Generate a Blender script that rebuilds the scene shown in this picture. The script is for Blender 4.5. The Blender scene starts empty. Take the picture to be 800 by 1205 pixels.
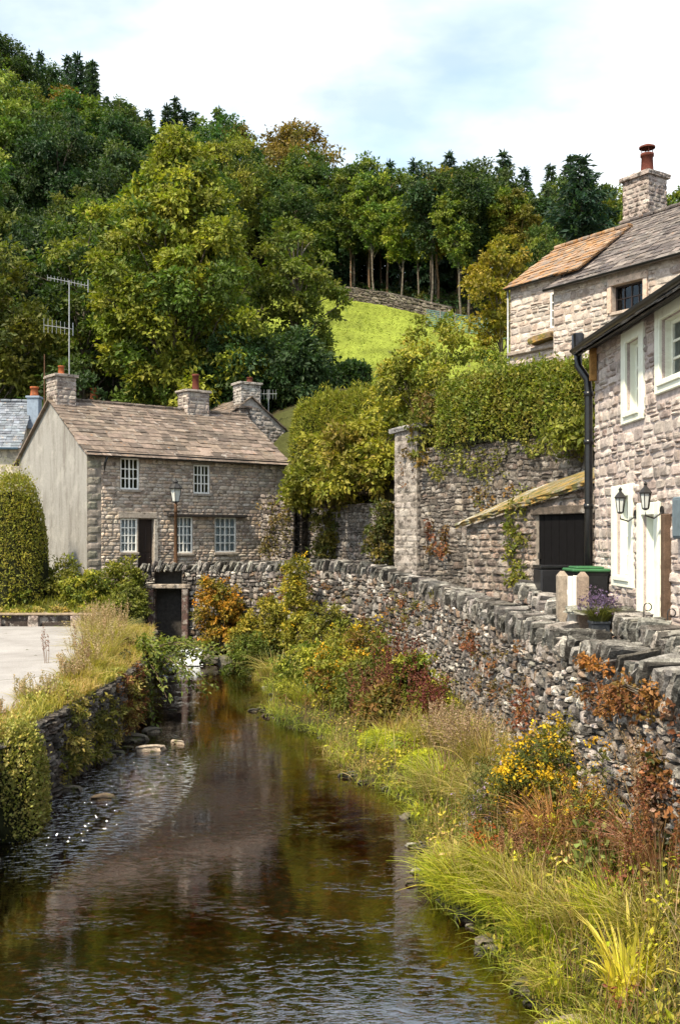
import bpy, math, random
import numpy as np
from math import radians as R

SC = bpy.context.scene
COL = SC.collection
EYE = 4.5
F = 1200.0
PI = math.pi


def rg(s):
    return np.random.default_rng(s)


def at(px, py, Y):
    """photo pixel at depth Y -> world point"""
    return np.array([(px - 400) / F * Y, Y, EYE + (630 - py) / F * Y])


def nrm(a):
    a = np.asarray(a, float)
    return a / (np.linalg.norm(a, axis=-1, keepdims=True) + 1e-12)


# ------------------------------------------------------------------ materials
MATS = {}


def new_mat(name):
    m = bpy.data.materials.new(name)
    m.use_nodes = True
    nt = m.node_tree
    for n in list(nt.nodes):
        nt.nodes.remove(n)
    out = nt.nodes.new('ShaderNodeOutputMaterial')
    MATS[name] = m
    return m, nt, out


def N(nt, t, **kw):
    n = nt.nodes.new(t)
    for k, v in kw.items():
        if k in n.inputs:
            n.inputs[k].default_value = v
        else:
            setattr(n, k, v)
    return n


def L(nt, a, b):
    nt.links.new(a, b)


def mixc(nt, fac, a, b, mode='MIX'):
    n = nt.nodes.new('ShaderNodeMix')
    n.data_type = 'RGBA'
    n.blend_type = mode
    for v, idx in ((fac, 0), (a, 6), (b, 7)):
        if isinstance(v, bpy.types.NodeSocket):
            nt.links.new(v, n.inputs[idx])
        elif idx == 0:
            n.inputs[0].default_value = v
        else:
            n.inputs[idx].default_value = (*v, 1) if len(v) == 3 else v
    return n.outputs[2]


def noise(nt, vec, scale, detail=4, rough=0.55, dist=0.0):
    n = N(nt, 'ShaderNodeTexNoise')
    n.inputs['Scale'].default_value = scale
    n.inputs['Detail'].default_value = detail
    n.inputs['Roughness'].default_value = rough
    n.inputs['Distortion'].default_value = dist
    if vec is not None:
        L(nt, vec, n.inputs['Vector'])
    return n.outputs['Fac']


def ramp(nt, fac, stops):
    n = nt.nodes.new('ShaderNodeValToRGB')
    el = n.color_ramp.elements
    while len(el) < len(stops):
        el.new(0.5)
    for e, (p, c) in zip(el, stops):
        e.position = p
        e.color = (*c, 1) if len(c) == 3 else c
    L(nt, fac, n.inputs[0])
    return n.outputs[0]


def rng01(nt, fac, a, b):
    n = N(nt, 'ShaderNodeMapRange')
    n.inputs[1].default_value = a
    n.inputs[2].default_value = b
    L(nt, fac, n.inputs[0])
    return n.outputs[0]


def m_vcol(name, rough=0.9, vscale=6.0, vamt=0.5, fine=40.0, bump=0.5, bdist=0.02,
           lichen=None, lich_amt=0.0, lich2=None, lich2_amt=0.0, spec=0.2):
    """colour comes from the mesh's Col attribute (one colour per stone, slate, board), broken up by grain and lichen"""
    m, nt, out = new_mat(name)
    tc = N(nt, 'ShaderNodeTexCoord').outputs['Object']
    col = N(nt, 'ShaderNodeVertexColor', layer_name='Col').outputs['Color']
    n1 = noise(nt, tc, vscale, 5, 0.62)
    n2 = noise(nt, tc, fine, 4, 0.6)
    g = ramp(nt, n1, [(0.3, (1 - vamt,) * 3), (0.7, (1 + vamt,) * 3)])
    col = mixc(nt, 1.0, col, g, 'MULTIPLY')
    g2 = ramp(nt, n2, [(0.3, (1 - vamt * .8,) * 3), (0.7, (1 + vamt * .8,) * 3)])
    col = mixc(nt, 1.0, col, g2, 'MULTIPLY')
    if lichen is not None:
        n3 = noise(nt, tc, 3.1, 6, 0.7)
        f = ramp(nt, n3, [(0.62 - lich_amt * .3, (0, 0, 0)), (0.68 - lich_amt * .3, (1, 1, 1))])
        fm = N(nt, 'ShaderNodeMath', operation='MULTIPLY')
        L(nt, f, fm.inputs[0]); fm.inputs[1].default_value = 0.75
        col = mixc(nt, fm.outputs[0], col, lichen)
    if lich2 is not None:
        mp = N(nt, 'ShaderNodeMapping'); L(nt, tc, mp.inputs[0]); mp.inputs['Location'].default_value = (7, 3, 1)
        n3 = noise(nt, mp.outputs[0], 5.0, 6, 0.72)
        f = ramp(nt, n3, [(0.64 - lich2_amt * .3, (0, 0, 0)), (0.69 - lich2_amt * .3, (1, 1, 1))])
        fm = N(nt, 'ShaderNodeMath', operation='MULTIPLY')
        L(nt, f, fm.inputs[0]); fm.inputs[1].default_value = 0.8
        col = mixc(nt, fm.outputs[0], col, lich2)
    b = N(nt, 'ShaderNodeBsdfPrincipled')
    L(nt, col, b.inputs['Base Color'])
    b.inputs['Roughness'].default_value = rough
    b.inputs['Specular IOR Level'].default_value = spec
    if bump:
        mx = N(nt, 'ShaderNodeMath', operation='ADD'); L(nt, n1, mx.inputs[0]); L(nt, n2, mx.inputs[1])
        bp = N(nt, 'ShaderNodeBump'); bp.inputs['Strength'].default_value = bump; bp.inputs['Distance'].default_value = bdist
        L(nt, mx.outputs[0], bp.inputs['Height']); L(nt, bp.outputs[0], b.inputs['Normal'])
    L(nt, b.outputs[0], out.inputs[0])
    return m


def m_plain(name, col, rough=0.5, spec=0.5, var=0.15, vs=8.0, bump=0.1, metal=0.0, dirt=None, dirt_amt=0.0):
    m, nt, out = new_mat(name)
    tc = N(nt, 'ShaderNodeTexCoord').outputs['Object']
    n1 = noise(nt, tc, vs, 5, 0.65)
    c = mixc(nt, 1.0, col, ramp(nt, n1, [(0.3, (1 - var,) * 3), (0.7, (1 + var,) * 3)]), 'MULTIPLY')
    if dirt is not None:
        n2 = noise(nt, tc, vs * .45, 6, 0.72)
        f = ramp(nt, n2, [(0.6 - dirt_amt * .3, (0, 0, 0)), (0.75 - dirt_amt * .3, (1, 1, 1))])
        fm = N(nt, 'ShaderNodeMath', operation='MULTIPLY'); L(nt, f, fm.inputs[0]); fm.inputs[1].default_value = 0.7
        c = mixc(nt, fm.outputs[0], c, dirt)
    b = N(nt, 'ShaderNodeBsdfPrincipled')
    L(nt, c, b.inputs['Base Color'])
    b.inputs['Roughness'].default_value = rough
    b.inputs['Specular IOR Level'].default_value = spec
    b.inputs['Metallic'].default_value = metal
    if bump:
        bp = N(nt, 'ShaderNodeBump'); bp.inputs['Strength'].default_value = bump; bp.inputs['Distance'].default_value = 0.02
        L(nt, noise(nt, tc, vs * 5, 4), bp.inputs['Height']); L(nt, bp.outputs[0], b.inputs['Normal'])
    L(nt, b.outputs[0], out.inputs[0])
    return m


def m_leaf(name, transl=0.35, rough=0.55, spec=0.25):
    m, nt, out = new_mat(name)
    col = N(nt, 'ShaderNodeVertexColor', layer_name='Col').outputs['Color']
    oi = N(nt, 'ShaderNodeObjectInfo')
    col = mixc(nt, 1.0, col, oi.outputs['Color'], 'MULTIPLY')
    hs = N(nt, 'ShaderNodeHueSaturation')
    rr = N(nt, 'ShaderNodeMapRange'); L(nt, oi.outputs['Random'], rr.inputs[0])
    rr.inputs[3].default_value = 0.49; rr.inputs[4].default_value = 0.515
    L(nt, rr.outputs[0], hs.inputs['Hue']); L(nt, col, hs.inputs['Color'])
    col = hs.outputs[0]
    b = N(nt, 'ShaderNodeBsdfPrincipled')
    L(nt, col, b.inputs['Base Color']); b.inputs['Roughness'].default_value = rough
    b.inputs['Specular IOR Level'].default_value = spec
    t = N(nt, 'ShaderNodeBsdfTranslucent')
    tcol = mixc(nt, 1.0, col, (1.22, 1.38, 0.5), 'MULTIPLY')
    L(nt, tcol, t.inputs['Color'])
    mx = N(nt, 'ShaderNodeMixShader'); mx.inputs[0].default_value = transl
    L(nt, b.outputs[0], mx.inputs[1]); L(nt, t.outputs[0], mx.inputs[2])
    L(nt, mx.outputs[0], out.inputs[0])
    return m


def m_glass(name):
    m, nt, out = new_mat(name)
    fr = N(nt, 'ShaderNodeFresnel'); fr.inputs[0].default_value = 1.45
    g = N(nt, 'ShaderNodeBsdfGlossy'); g.inputs['Roughness'].default_value = 0.03; g.inputs['Color'].default_value = (.9, .95, 1, 1)
    t = N(nt, 'ShaderNodeBsdfTransparent'); t.inputs[0].default_value = (.8, .85, .85, 1)
    mx = N(nt, 'ShaderNodeMixShader')
    L(nt, fr.outputs[0], mx.inputs[0]); L(nt, t.outputs[0], mx.inputs[1]); L(nt, g.outputs[0], mx.inputs[2])
    tc = N(nt, 'ShaderNodeTexCoord').outputs['Object']
    bp = N(nt, 'ShaderNodeBump'); bp.inputs['Strength'].default_value = 0.25; bp.inputs['Distance'].default_value = 0.02
    L(nt, noise(nt, tc, 4.0, 2), bp.inputs['Height']); L(nt, bp.outputs[0], g.inputs['Normal'])
    L(nt, mx.outputs[0], out.inputs[0])
    return m


m_vcol('river_stone', 0.92, 9, 0.45, 45, 0.7, 0.03, lichen=(0.28, 0.265, 0.235), lich_amt=0.15, lich2=(0.045, 0.04, 0.036), lich2_amt=0.35)
m_vcol('coping_stone', 0.92, 7, 0.45, 40, 0.7, 0.03, lichen=(0.33, 0.32, 0.29), lich_amt=0.25, lich2=(0.05, 0.045, 0.04), lich2_amt=0.3)
m_vcol('house_stone', 0.9, 7, 0.3, 50, 0.5, 0.02, lichen=(0.52, 0.46, 0.42), lich_amt=0.2, lich2=(0.14, 0.09, 0.075), lich2_amt=0.15)
m_vcol('cottage_stone', 0.9, 5, 0.32, 40, 0.5, 0.02, lichen=(0.36, 0.31, 0.27), lich_amt=0.15, lich2=(0.07, 0.055, 0.045), lich2_amt=0.2)
m_vcol('retaining_stone', 0.93, 4, 0.45, 35, 0.7, 0.03, lichen=(0.33, 0.30, 0.27), lich_amt=0.35, lich2=(0.06, 0.05, 0.042), lich2_amt=0.45)
m_vcol('slate', 0.85, 4, 0.35, 40, 0.4, 0.015, lichen=(0.33, 0.30, 0.27), lich_amt=0.1, lich2=(0.30, 0.13, 0.035), lich2_amt=0.05)
m_vcol('mossy_slate', 0.9, 4, 0.35, 40, 0.5, 0.02, lichen=(0.30, 0.15, 0.05), lich_amt=0.45, lich2=(0.22, 0.20, 0.17), lich2_amt=0.3)
m_vcol('moss_slab', 0.95, 4, 0.35, 40, 0.6, 0.03, lichen=(0.34, 0.20, 0.035), lich_amt=0.55, lich2=(0.09, 0.095, 0.03), lich2_amt=0.55)
m_vcol('mortar', 0.95, 8, 0.35, 60, 0.5, 0.01)
m_vcol('roughcast', 0.95, 1.6, 0.22, 30, 0.6, 0.03, lichen=(0.20, 0.185, 0.165), lich_amt=0.3)
m_vcol('timber', 0.8, 10, 0.35, 60, 0.4, 0.01)
m_vcol('bark', 0.95, 6, 0.4, 30, 0.6, 0.04, lichen=(0.22, 0.22, 0.17), lich_amt=0.2)
m_vcol('rock', 0.75, 5, 0.4, 30, 0.6, 0.03, lich2=(0.08, 0.09, 0.02), lich2_amt=0.3)
m_leaf('leaf', 0.33)
m_leaf('blade', 0.4, 0.5, 0.3)
m_leaf('flower', 0.3, 0.7, 0.1)
m_glass('glass')
m_plain('white_paint', (0.78, 0.77, 0.73), 0.45, 0.4, 0.05, 6, 0.05, dirt=(0.5, 0.47, 0.4), dirt_amt=0.1)
m_plain('cream_paint', (0.80, 0.82, 0.70), 0.5, 0.4, 0.05, 5, 0.08, dirt=(0.55, 0.53, 0.42), dirt_amt=0.15)
m_plain('pale_door', (0.80, 0.84, 0.74), 0.4, 0.4, 0.04, 5, 0.05, dirt=(0.6, 0.6, 0.5), dirt_amt=0.1)
m_plain('black_paint', (0.012, 0.012, 0.014), 0.45, 0.4, 0.3, 9, 0.12)
m_plain('tarred_boards', (0.0045, 0.004, 0.0045), 0.8, 0.12, 0.3, 9, 0.2)
m_plain('black_gloss', (0.008, 0.008, 0.009), 0.28, 0.5, 0.3, 9, 0.05)
m_plain('unlit_black', (0.012, 0.011, 0.010), 0.9, 0.1, 0.3, 3, 0)  # near-black colour painted for the shade of unlit insides
m_plain('curtain', (0.62, 0.65, 0.68), 0.9, 0.1, 0.12, 9, 0.3)
m_plain('brown_door', (0.018, 0.010, 0.008), 0.5, 0.4, 0.3, 9, 0.2)
m_plain('iron', (0.018, 0.017, 0.017), 0.55, 0.4, 0.4, 12, 0.2)
m_plain('rusty_iron', (0.09, 0.045, 0.022), 0.75, 0.3, 0.5, 14, 0.3)
m_plain('galvanised', (0.30, 0.31, 0.32), 0.5, 0.5, 0.25, 10, 0.1, metal=0.4)
m_plain('green_plastic', (0.035, 0.13, 0.05), 0.4, 0.5, 0.15, 6, 0.05)
m_plain('terracotta', (0.30, 0.085, 0.03), 0.85, 0.2, 0.35, 9, 0.3, dirt=(0.12, 0.07, 0.05), dirt_amt=0.3)
m_plain('brown_clay', (0.10, 0.028, 0.018), 0.8, 0.2, 0.35, 9, 0.3)
m_plain('blue_render', (0.22, 0.27, 0.34), 0.9, 0.2, 0.2, 5, 0.3)
m_plain('cream_render', (0.50, 0.44, 0.34), 0.95, 0.2, 0.12, 3, 0.4)
m_plain('blue_gutter', (0.10, 0.17, 0.26), 0.4, 0.5, 0.2, 5, 0.05)
m_plain('slate_pot', (0.045, 0.05, 0.058), 0.6, 0.3, 0.25, 7, 0.1)
m_plain('blue_box', (0.13, 0.17, 0.20), 0.5, 0.4, 0.2, 7, 0.1)
m_plain('netting', (0.10, 0.19, 0.18), 0.8, 0.2, 0.2, 9, 0.1)
m_plain('lamp_glass', (0.55, 0.57, 0.55), 0.15, 0.6, 0.1, 9, 0)
m_plain('core_shade', (0.022, 0.024, 0.010), 0.95, 0.1, 0.6, 9, 0.6)  # dark colour painted for the shade inside clipped foliage
m_plain('foam', (0.62, 0.66, 0.68), 0.6, 0.4, 0.25, 14, 0.6)


def gable_render():
    """grey roughcast with damp running down it"""
    m, nt, out = new_mat('gable_render')
    tc = N(nt, 'ShaderNodeTexCoord').outputs['Object']
    col = N(nt, 'ShaderNodeVertexColor', layer_name='Col').outputs['Color']
    mp = N(nt, 'ShaderNodeMapping'); L(nt, tc, mp.inputs[0]); mp.inputs['Scale'].default_value = (1, 1, .16)
    st = noise(nt, mp.outputs[0], 2.3, 6, .68)
    n1 = noise(nt, tc, 1.1, 6, .65); n2 = noise(nt, tc, 38, 4, .6)
    c = mixc(nt, ramp(nt, st, [(.47, (0, 0, 0)), (.68, (.75,) * 3)]), col, (.13, .115, .10))
    c = mixc(nt, ramp(nt, n1, [(.52, (0, 0, 0)), (.62, (.5,) * 3)]), c, (.38, .365, .34))
    c = mixc(nt, 1.0, c, ramp(nt, n2, [(.3, (.72,) * 3), (.7, (1.28,) * 3)]), 'MULTIPLY')
    b = N(nt, 'ShaderNodeBsdfPrincipled'); L(nt, c, b.inputs['Base Color']); b.inputs['Roughness'].default_value = .95; b.inputs['Specular IOR Level'].default_value = .15
    bp = N(nt, 'ShaderNodeBump'); bp.inputs['Strength'].default_value = .7; bp.inputs['Distance'].default_value = .03
    L(nt, n2, bp.inputs['Height']); L(nt, bp.outputs[0], b.inputs['Normal'])
    L(nt, b.outputs[0], out.inputs[0])


gable_render()


def paving():
    m, nt, out = new_mat('paving')
    tc = N(nt, 'ShaderNodeTexCoord').outputs['Object']
    n1 = noise(nt, tc, 0.9, 6, 0.65); n2 = noise(nt, tc, 30, 4); n3 = noise(nt, tc, 3.5, 6, 0.7)
    c = ramp(nt, n1, [(0.3, (0.24, 0.225, 0.215)), (0.7, (0.35, 0.335, 0.325))])
    c = mixc(nt, 1.0, c, ramp(nt, n2, [(0.3, (0.8,) * 3), (0.7, (1.2,) * 3)]), 'MULTIPLY')
    c = mixc(nt, ramp(nt, n3, [(0.6, (0, 0, 0)), (0.75, (.7,) * 3)]), c, (0.15, 0.13, 0.10))
    vo = N(nt, 'ShaderNodeTexVoronoi'); vo.feature = 'DISTANCE_TO_EDGE'; vo.inputs['Scale'].default_value = .13
    wv = N(nt, 'ShaderNodeMix'); wv.data_type = 'VECTOR'; wv.inputs[0].default_value = .12
    nn_ = N(nt, 'ShaderNodeTexNoise'); nn_.inputs['Scale'].default_value = 1.5; nn_.inputs['Detail'].default_value = 5; L(nt, tc, nn_.inputs['Vector'])
    L(nt, tc, wv.inputs[4]); L(nt, nn_.outputs['Color'], wv.inputs[5]); L(nt, wv.outputs[1], vo.inputs['Vector'])
    c = mixc(nt, ramp(nt, vo.outputs['Distance'], [(.002, (.55,) * 3), (.008, (0, 0, 0))]), c, (.09, .08, .06))
    b = N(nt, 'ShaderNodeBsdfPrincipled'); b.inputs['Roughness'].default_value = 0.95
    b.inputs['Specular IOR Level'].default_value = 0.2
    L(nt, c, b.inputs['Base Color'])
    bp = N(nt, 'ShaderNodeBump'); bp.inputs['Strength'].default_value = 0.4; bp.inputs['Distance'].default_value = 0.02
    L(nt, n2, bp.inputs['Height']); L(nt, bp.outputs[0], b.inputs['Normal'])
    L(nt, b.outputs[0], out.inputs[0])


paving()


def ground_mat():
    m, nt, out = new_mat('ground')
    tc = N(nt, 'ShaderNodeTexCoord').outputs['Object']
    col = N(nt, 'ShaderNodeVertexColor', layer_name='Col').outputs['Color']
    n1 = noise(nt, tc, 0.35, 6, 0.65); n2 = noise(nt, tc, 3.0, 6, 0.7); n3 = noise(nt, tc, 26, 4)
    c = mixc(nt, 1.0, col, ramp(nt, n1, [(0.3, (0.75,) * 3), (0.7, (1.25,) * 3)]), 'MULTIPLY')
    c = mixc(nt, 1.0, c, ramp(nt, n2, [(0.3, (0.7,) * 3), (0.7, (1.3,) * 3)]), 'MULTIPLY')
    c = mixc(nt, 1.0, c, ramp(nt, n3, [(0.3, (0.75,) * 3), (0.7, (1.25,) * 3)]), 'MULTIPLY')
    b = N(nt, 'ShaderNodeBsdfPrincipled'); b.inputs['Roughness'].default_value = 0.95
    b.inputs['Specular IOR Level'].default_value = 0.1
    L(nt, c, b.inputs['Base Color'])
    bp = N(nt, 'ShaderNodeBump'); bp.inputs['Strength'].default_value = 0.8; bp.inputs['Distance'].default_value = 0.06
    L(nt, n2, bp.inputs['Height']); L(nt, bp.outputs[0], b.inputs['Normal'])
    L(nt, b.outputs[0], out.inputs[0])


ground_mat()


def bed_mat():
    m, nt, out = new_mat('river_bed')
    tc = N(nt, 'ShaderNodeTexCoord').outputs['Object']
    v = N(nt, 'ShaderNodeTexVoronoi'); v.inputs['Scale'].default_value = 9.0; L(nt, tc, v.inputs['Vector'])
    n1 = noise(nt, tc, 0.5, 6, 0.65); n2 = noise(nt, tc, 9, 5, 0.7)
    c = mixc(nt, 0.5, (0.07, 0.043, 0.022), v.outputs['Color'], 'MULTIPLY')
    c = mixc(nt, ramp(nt, n1, [(0.4, (0, 0, 0)), (0.65, (1, 1, 1))]), c, (0.10, 0.05, 0.022))
    c = mixc(nt, 1.0, c, ramp(nt, n2, [(0.35, (0.25,) * 3), (0.55, (.8,) * 3), (0.72, (3.0,) * 3)]), 'MULTIPLY')
    b = N(nt, 'ShaderNodeBsdfPrincipled'); b.inputs['Roughness'].default_value = 0.9
    b.inputs['Specular IOR Level'].default_value = 0.1
    L(nt, c, b.inputs['Base Color'])
    bp = N(nt, 'ShaderNodeBump'); bp.inputs['Strength'].default_value = 1; bp.inputs['Distance'].default_value = 0.1
    L(nt, v.outputs['Distance'], bp.inputs['Height']); L(nt, bp.outputs[0], b.inputs['Normal'])
    L(nt, b.outputs[0], out.inputs[0])


bed_mat()


def water_mat():
    m, nt, out = new_mat('water')
    geo = N(nt, 'ShaderNodeNewGeometry').outputs['Position']
    mp = N(nt, 'ShaderNodeMapping'); L(nt, geo, mp.inputs[0]); mp.inputs['Scale'].default_value = (0.8, 1.9, 1)
    a = noise(nt, mp.outputs[0], 1.4, 3, 0.5, 0.6)
    bq = rng01(nt, noise(nt, mp.outputs[0], 6.5, 3, 0.55, 0.3), .5, .85)
    cq = noise(nt, mp.outputs[0], 16, 2, 0.5)

    def blob(x, y, rx, ry):
        mm = N(nt, 'ShaderNodeMapping'); L(nt, geo, mm.inputs[0])
        mm.inputs['Location'].default_value = (-x / rx, -y / ry, 0)
        mm.inputs['Scale'].default_value = (1 / rx, 1 / ry, 0)
        ln = N(nt, 'ShaderNodeVectorMath', operation='LENGTH'); L(nt, mm.outputs[0], ln.inputs[0])
        r = N(nt, 'ShaderNodeMapRange'); r.interpolation_type = 'SMOOTHSTEP'
        r.inputs[1].default_value = 1.0; r.inputs[2].default_value = 0.25
        L(nt, ln.outputs['Value'], r.inputs[0])
        return r.outputs[0]
    b1 = blob(-4.1, 17.6, 1.7, 5.0)
    b2 = blob(-0.6, 8.9, 4.0, 2.6)
    patch = ramp(nt, noise(nt, mp.outputs[0], 0.7, 4, 0.6), [(0.45, (0, 0, 0)), (0.62, (1, 1, 1))])
    b1m = N(nt, 'ShaderNodeMath', operation='MULTIPLY'); L(nt, b1, b1m.inputs[0]); b1m.inputs[1].default_value = 1.0
    rif = N(nt, 'ShaderNodeMath', operation='MAXIMUM'); L(nt, b1m.outputs[0], rif.inputs[0])
    h2 = N(nt, 'ShaderNodeMath', operation='MULTIPLY'); L(nt, b2, h2.inputs[0]); h2.inputs[1].default_value = 0.08
    L(nt, h2.outputs[0], rif.inputs[1])
    h3 = N(nt, 'ShaderNodeMath', operation='MULTIPLY'); L(nt, patch, h3.inputs[0]); h3.inputs[1].default_value = 0.06
    rif2 = N(nt, 'ShaderNodeMath', operation='MAXIMUM'); L(nt, rif.outputs[0], rif2.inputs[0]); L(nt, h3.outputs[0], rif2.inputs[1])
    # height = calm swell + riffle waves
    hb = N(nt, 'ShaderNodeMath', operation='MULTIPLY'); L(nt, bq, hb.inputs[0]); L(nt, rif2.outputs[0], hb.inputs[1])
    hb2 = N(nt, 'ShaderNodeMath', operation='MULTIPLY'); L(nt, hb.outputs[0], hb2.inputs[0]); hb2.inputs[1].default_value = 1.5
    hc = N(nt, 'ShaderNodeMath', operation='MULTIPLY'); L(nt, cq, hc.inputs[0]); hc.inputs[1].default_value = 0.012
    ha = N(nt, 'ShaderNodeMath', operation='MULTIPLY'); L(nt, a, ha.inputs[0]); ha.inputs[1].default_value = 0.05
    s1 = N(nt, 'ShaderNodeMath', operation='ADD'); L(nt, hb2.outputs[0], s1.inputs[0]); L(nt, ha.outputs[0], s1.inputs[1])
    s2 = N(nt, 'ShaderNodeMath', operation='ADD'); L(nt, s1.outputs[0], s2.inputs[0]); L(nt, hc.outputs[0], s2.inputs[1])
    bp = N(nt, 'ShaderNodeBump'); bp.inputs['Strength'].default_value = 1.0; bp.inputs['Distance'].default_value = 0.05
    L(nt, s2.outputs[0], bp.inputs['Height'])
    fr = N(nt, 'ShaderNodeFresnel'); fr.inputs[0].default_value = 1.38; L(nt, bp.outputs[0], fr.inputs['Normal'])
    fm = N(nt, 'ShaderNodeMapRange'); fm.inputs[1].default_value = .02; fm.inputs[2].default_value = 1.0; fm.inputs[3].default_value = .26; fm.inputs[4].default_value = .95; L(nt, fr.outputs[0], fm.inputs[0])
    g = N(nt, 'ShaderNodeBsdfGlossy'); g.inputs['Roughness'].default_value = 0.0; g.inputs['Color'].default_value = (1, 1, 1, 1)
    L(nt, bp.outputs[0], g.inputs['Normal'])
    t = N(nt, 'ShaderNodeBsdfTransparent'); t.inputs[0].default_value = (0.52, 0.32, 0.18, 1)
    mx = N(nt, 'ShaderNodeMixShader')
    L(nt, fm.outputs[0], mx.inputs[0]); L(nt, t.outputs[0], mx.inputs[1]); L(nt, g.outputs[0], mx.inputs[2])
    L(nt, mx.outputs[0], out.inputs[0])


water_mat()


# ------------------------------------------------------------------ mesh builder
class MB:
    def __init__(s):
        s.v, s.c, s.q, s.t, s.qm, s.tm = [], [], [], [], [], []
        s.n = 0

    def add(s, v, q=None, t=None, c=(0.3, 0.3, 0.3), m=0):
        v = np.asarray(v, float).reshape(-1, 3)
        k = len(v)
        if k == 0:
            return
        c = np.asarray(c, float)
        if c.ndim == 1:
            c = np.broadcast_to(c, (k, 3))
        s.v.append(v); s.c.append(c)
        if q is not None and len(q):
            q = np.asarray(q, np.int64).reshape(-1, 4)
            s.q.append(q + s.n); s.qm.append(np.full(len(q), m, np.int32))
        if t is not None and len(t):
            t = np.asarray(t, np.int64).reshape(-1, 3)
            s.t.append(t + s.n); s.tm.append(np.full(len(t), m, np.int32))
        s.n += k

    def build(s, name, mats, parent=None, smooth=False, loc=None):
        me = bpy.data.meshes.new(name)
        if s.n:
            v = np.concatenate(s.v)
            if loc is not None:
                v = v - np.asarray(loc, float)
            c = np.concatenate(s.c)
            q = np.concatenate(s.q) if s.q else np.zeros((0, 4), np.int64)
            t = np.concatenate(s.t) if s.t else np.zeros((0, 3), np.int64)
            qm = np.concatenate(s.qm) if s.qm else np.zeros(0, np.int32)
            tm = np.concatenate(s.tm) if s.tm else np.zeros(0, np.int32)
            me.vertices.add(len(v)); me.vertices.foreach_set('co', v.astype(np.float32).ravel())
            li = np.concatenate([q.ravel(), t.ravel()]).astype(np.int32)
            me.loops.add(len(li)); me.loops.foreach_set('vertex_index', li)
            st = np.concatenate([np.arange(len(q)) * 4, len(q) * 4 + np.arange(len(t)) * 3]).astype(np.int32)
            me.polygons.add(len(st)); me.polygons.foreach_set('loop_start', st)
            me.polygons.foreach_set('material_index', np.concatenate([qm, tm]).astype(np.int32))
            me.update(calc_edges=True)
            me.polygons.foreach_set('use_smooth', np.full(len(st), smooth, bool))
            at_ = me.color_attributes.new('Col', 'FLOAT_COLOR', 'POINT')
            rgba = np.ones((len(v), 4), np.float32); rgba[:, :3] = np.clip(c, 0, 1)
            at_.data.foreach_set('color', rgba.ravel())
        for m in ([mats] if isinstance(mats, str) else mats):
            me.materials.append(MATS[m])
        me.validate()
        o = bpy.data.objects.new(name, me)
        COL.objects.link(o)
        if loc is not None:
            o.location = loc
        if parent is not None:
            o.parent = parent
        return o


def tag(o, label=None, cat=None, group=None, kind=None):
    if label: o['label'] = label
    if cat: o['category'] = cat
    if group: o['group'] = group
    if kind: o['kind'] = kind
    return o


def thing(name, label, cat, loc=(0, 0, 0), group=None):
    o = bpy.data.objects.new(name, None)
    o.empty_display_size = 0.3
    COL.objects.link(o)
    o.location = tuple(float(x) for x in loc)
    return tag(o, label, cat, group)


def part(mb, name, mats, parent, smooth=False):
    """part whose vertices were written in world space; parent Empty has only a translation"""
    l = np.zeros(3); p = parent
    while p is not None:
        l = l + np.array(p.location); p = p.parent
    o = mb.build(name, mats, None, smooth, None)
    me = o.data
    co = np.zeros(len(me.vertices) * 3, np.float32)
    me.vertices.foreach_get('co', co)
    co = co.reshape(-1, 3) - l.astype(np.float32)
    me.vertices.foreach_set('co', co.ravel()); me.update()
    o.parent = parent
    return o


def copy_thing(src, loc, rz=0.0, sc=(1, 1, 1), label=None, color=None, group=None):
    r = src.copy(); COL.objects.link(r)
    r.location = tuple(float(x) for x in loc); r.rotation_euler = (0, 0, rz); r.scale = sc
    if label: r['label'] = label
    if group: r['group'] = group
    for ch in src.children:
        c = ch.copy(); COL.objects.link(c); c.parent = r
        if color is not None and ch.name.startswith('crown'):
            c.color = (*color, 1)
    return r


# ---- primitives
def box(mb, c, ax, half, col=(0.3,) * 3, m=0, ch=0.0):
    """oriented box, chamfered when ch>0"""
    c = np.asarray(c, float); A = np.asarray(ax, float); h = np.asarray(half, float)
    if ch <= 0:
        s = np.array([[x, y, z] for x in (-1, 1) for y in (-1, 1) for z in (-1, 1)], float)
        mb.add(c + (s * h) @ A, [[0, 1, 3, 2], [4, 6, 7, 5], [0, 4, 5, 1], [2, 3, 7, 6], [0, 2, 6, 4], [1, 5, 7, 3]], c=col, m=m)
        return
    ch = min(ch, h.min() * .8)
    vs, idx = [], {}
    for sx in (-1, 1):
        for sy in (-1, 1):
            for sz in (-1, 1):
                sg = np.array([sx, sy, sz], float)
                for k in range(3):
                    p = sg * (h - ch); p[k] = sg[k] * h[k]
                    idx[(sx, sy, sz, k)] = len(vs); vs.append(p)
    q, t = [], []
    for k in range(3):
        a, b = [i for i in range(3) if i != k]
        for s in (-1, 1):
            f = []
            for (u, w) in ((-1, -1), (1, -1), (1, 1), (-1, 1)):
                sg = [0, 0, 0]; sg[k] = s; sg[a] = u; sg[b] = w
                f.append(idx[(*sg, k)])
            q.append(f)
        for u in (-1, 1):
            for w in (-1, 1):
                f = []
                for (s, kk) in ((-1, a), (1, a), (1, b), (-1, b)):
                    sg = [0, 0, 0]; sg[k] = s; sg[a] = u; sg[b] = w
                    f.append(idx[(*sg, kk)])
                q.append(f)
    for sx in (-1, 1):
        for sy in (-1, 1):
            for sz in (-1, 1):
                t.append([idx[(sx, sy, sz, k)] for k in range(3)])
    mb.add(c + np.array(vs) @ A, q, t, c=col, m=m)


I3 = np.eye(3)


def abox(mb, x0, x1, y0, y1, z0, z1, col=(0.3,) * 3, m=0, ch=0.0):
    box(mb, ((x0 + x1) / 2, (y0 + y1) / 2, (z0 + z1) / 2), I3, ((x1 - x0) / 2, (y1 - y0) / 2, (z1 - z0) / 2), col, m, ch)


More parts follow.
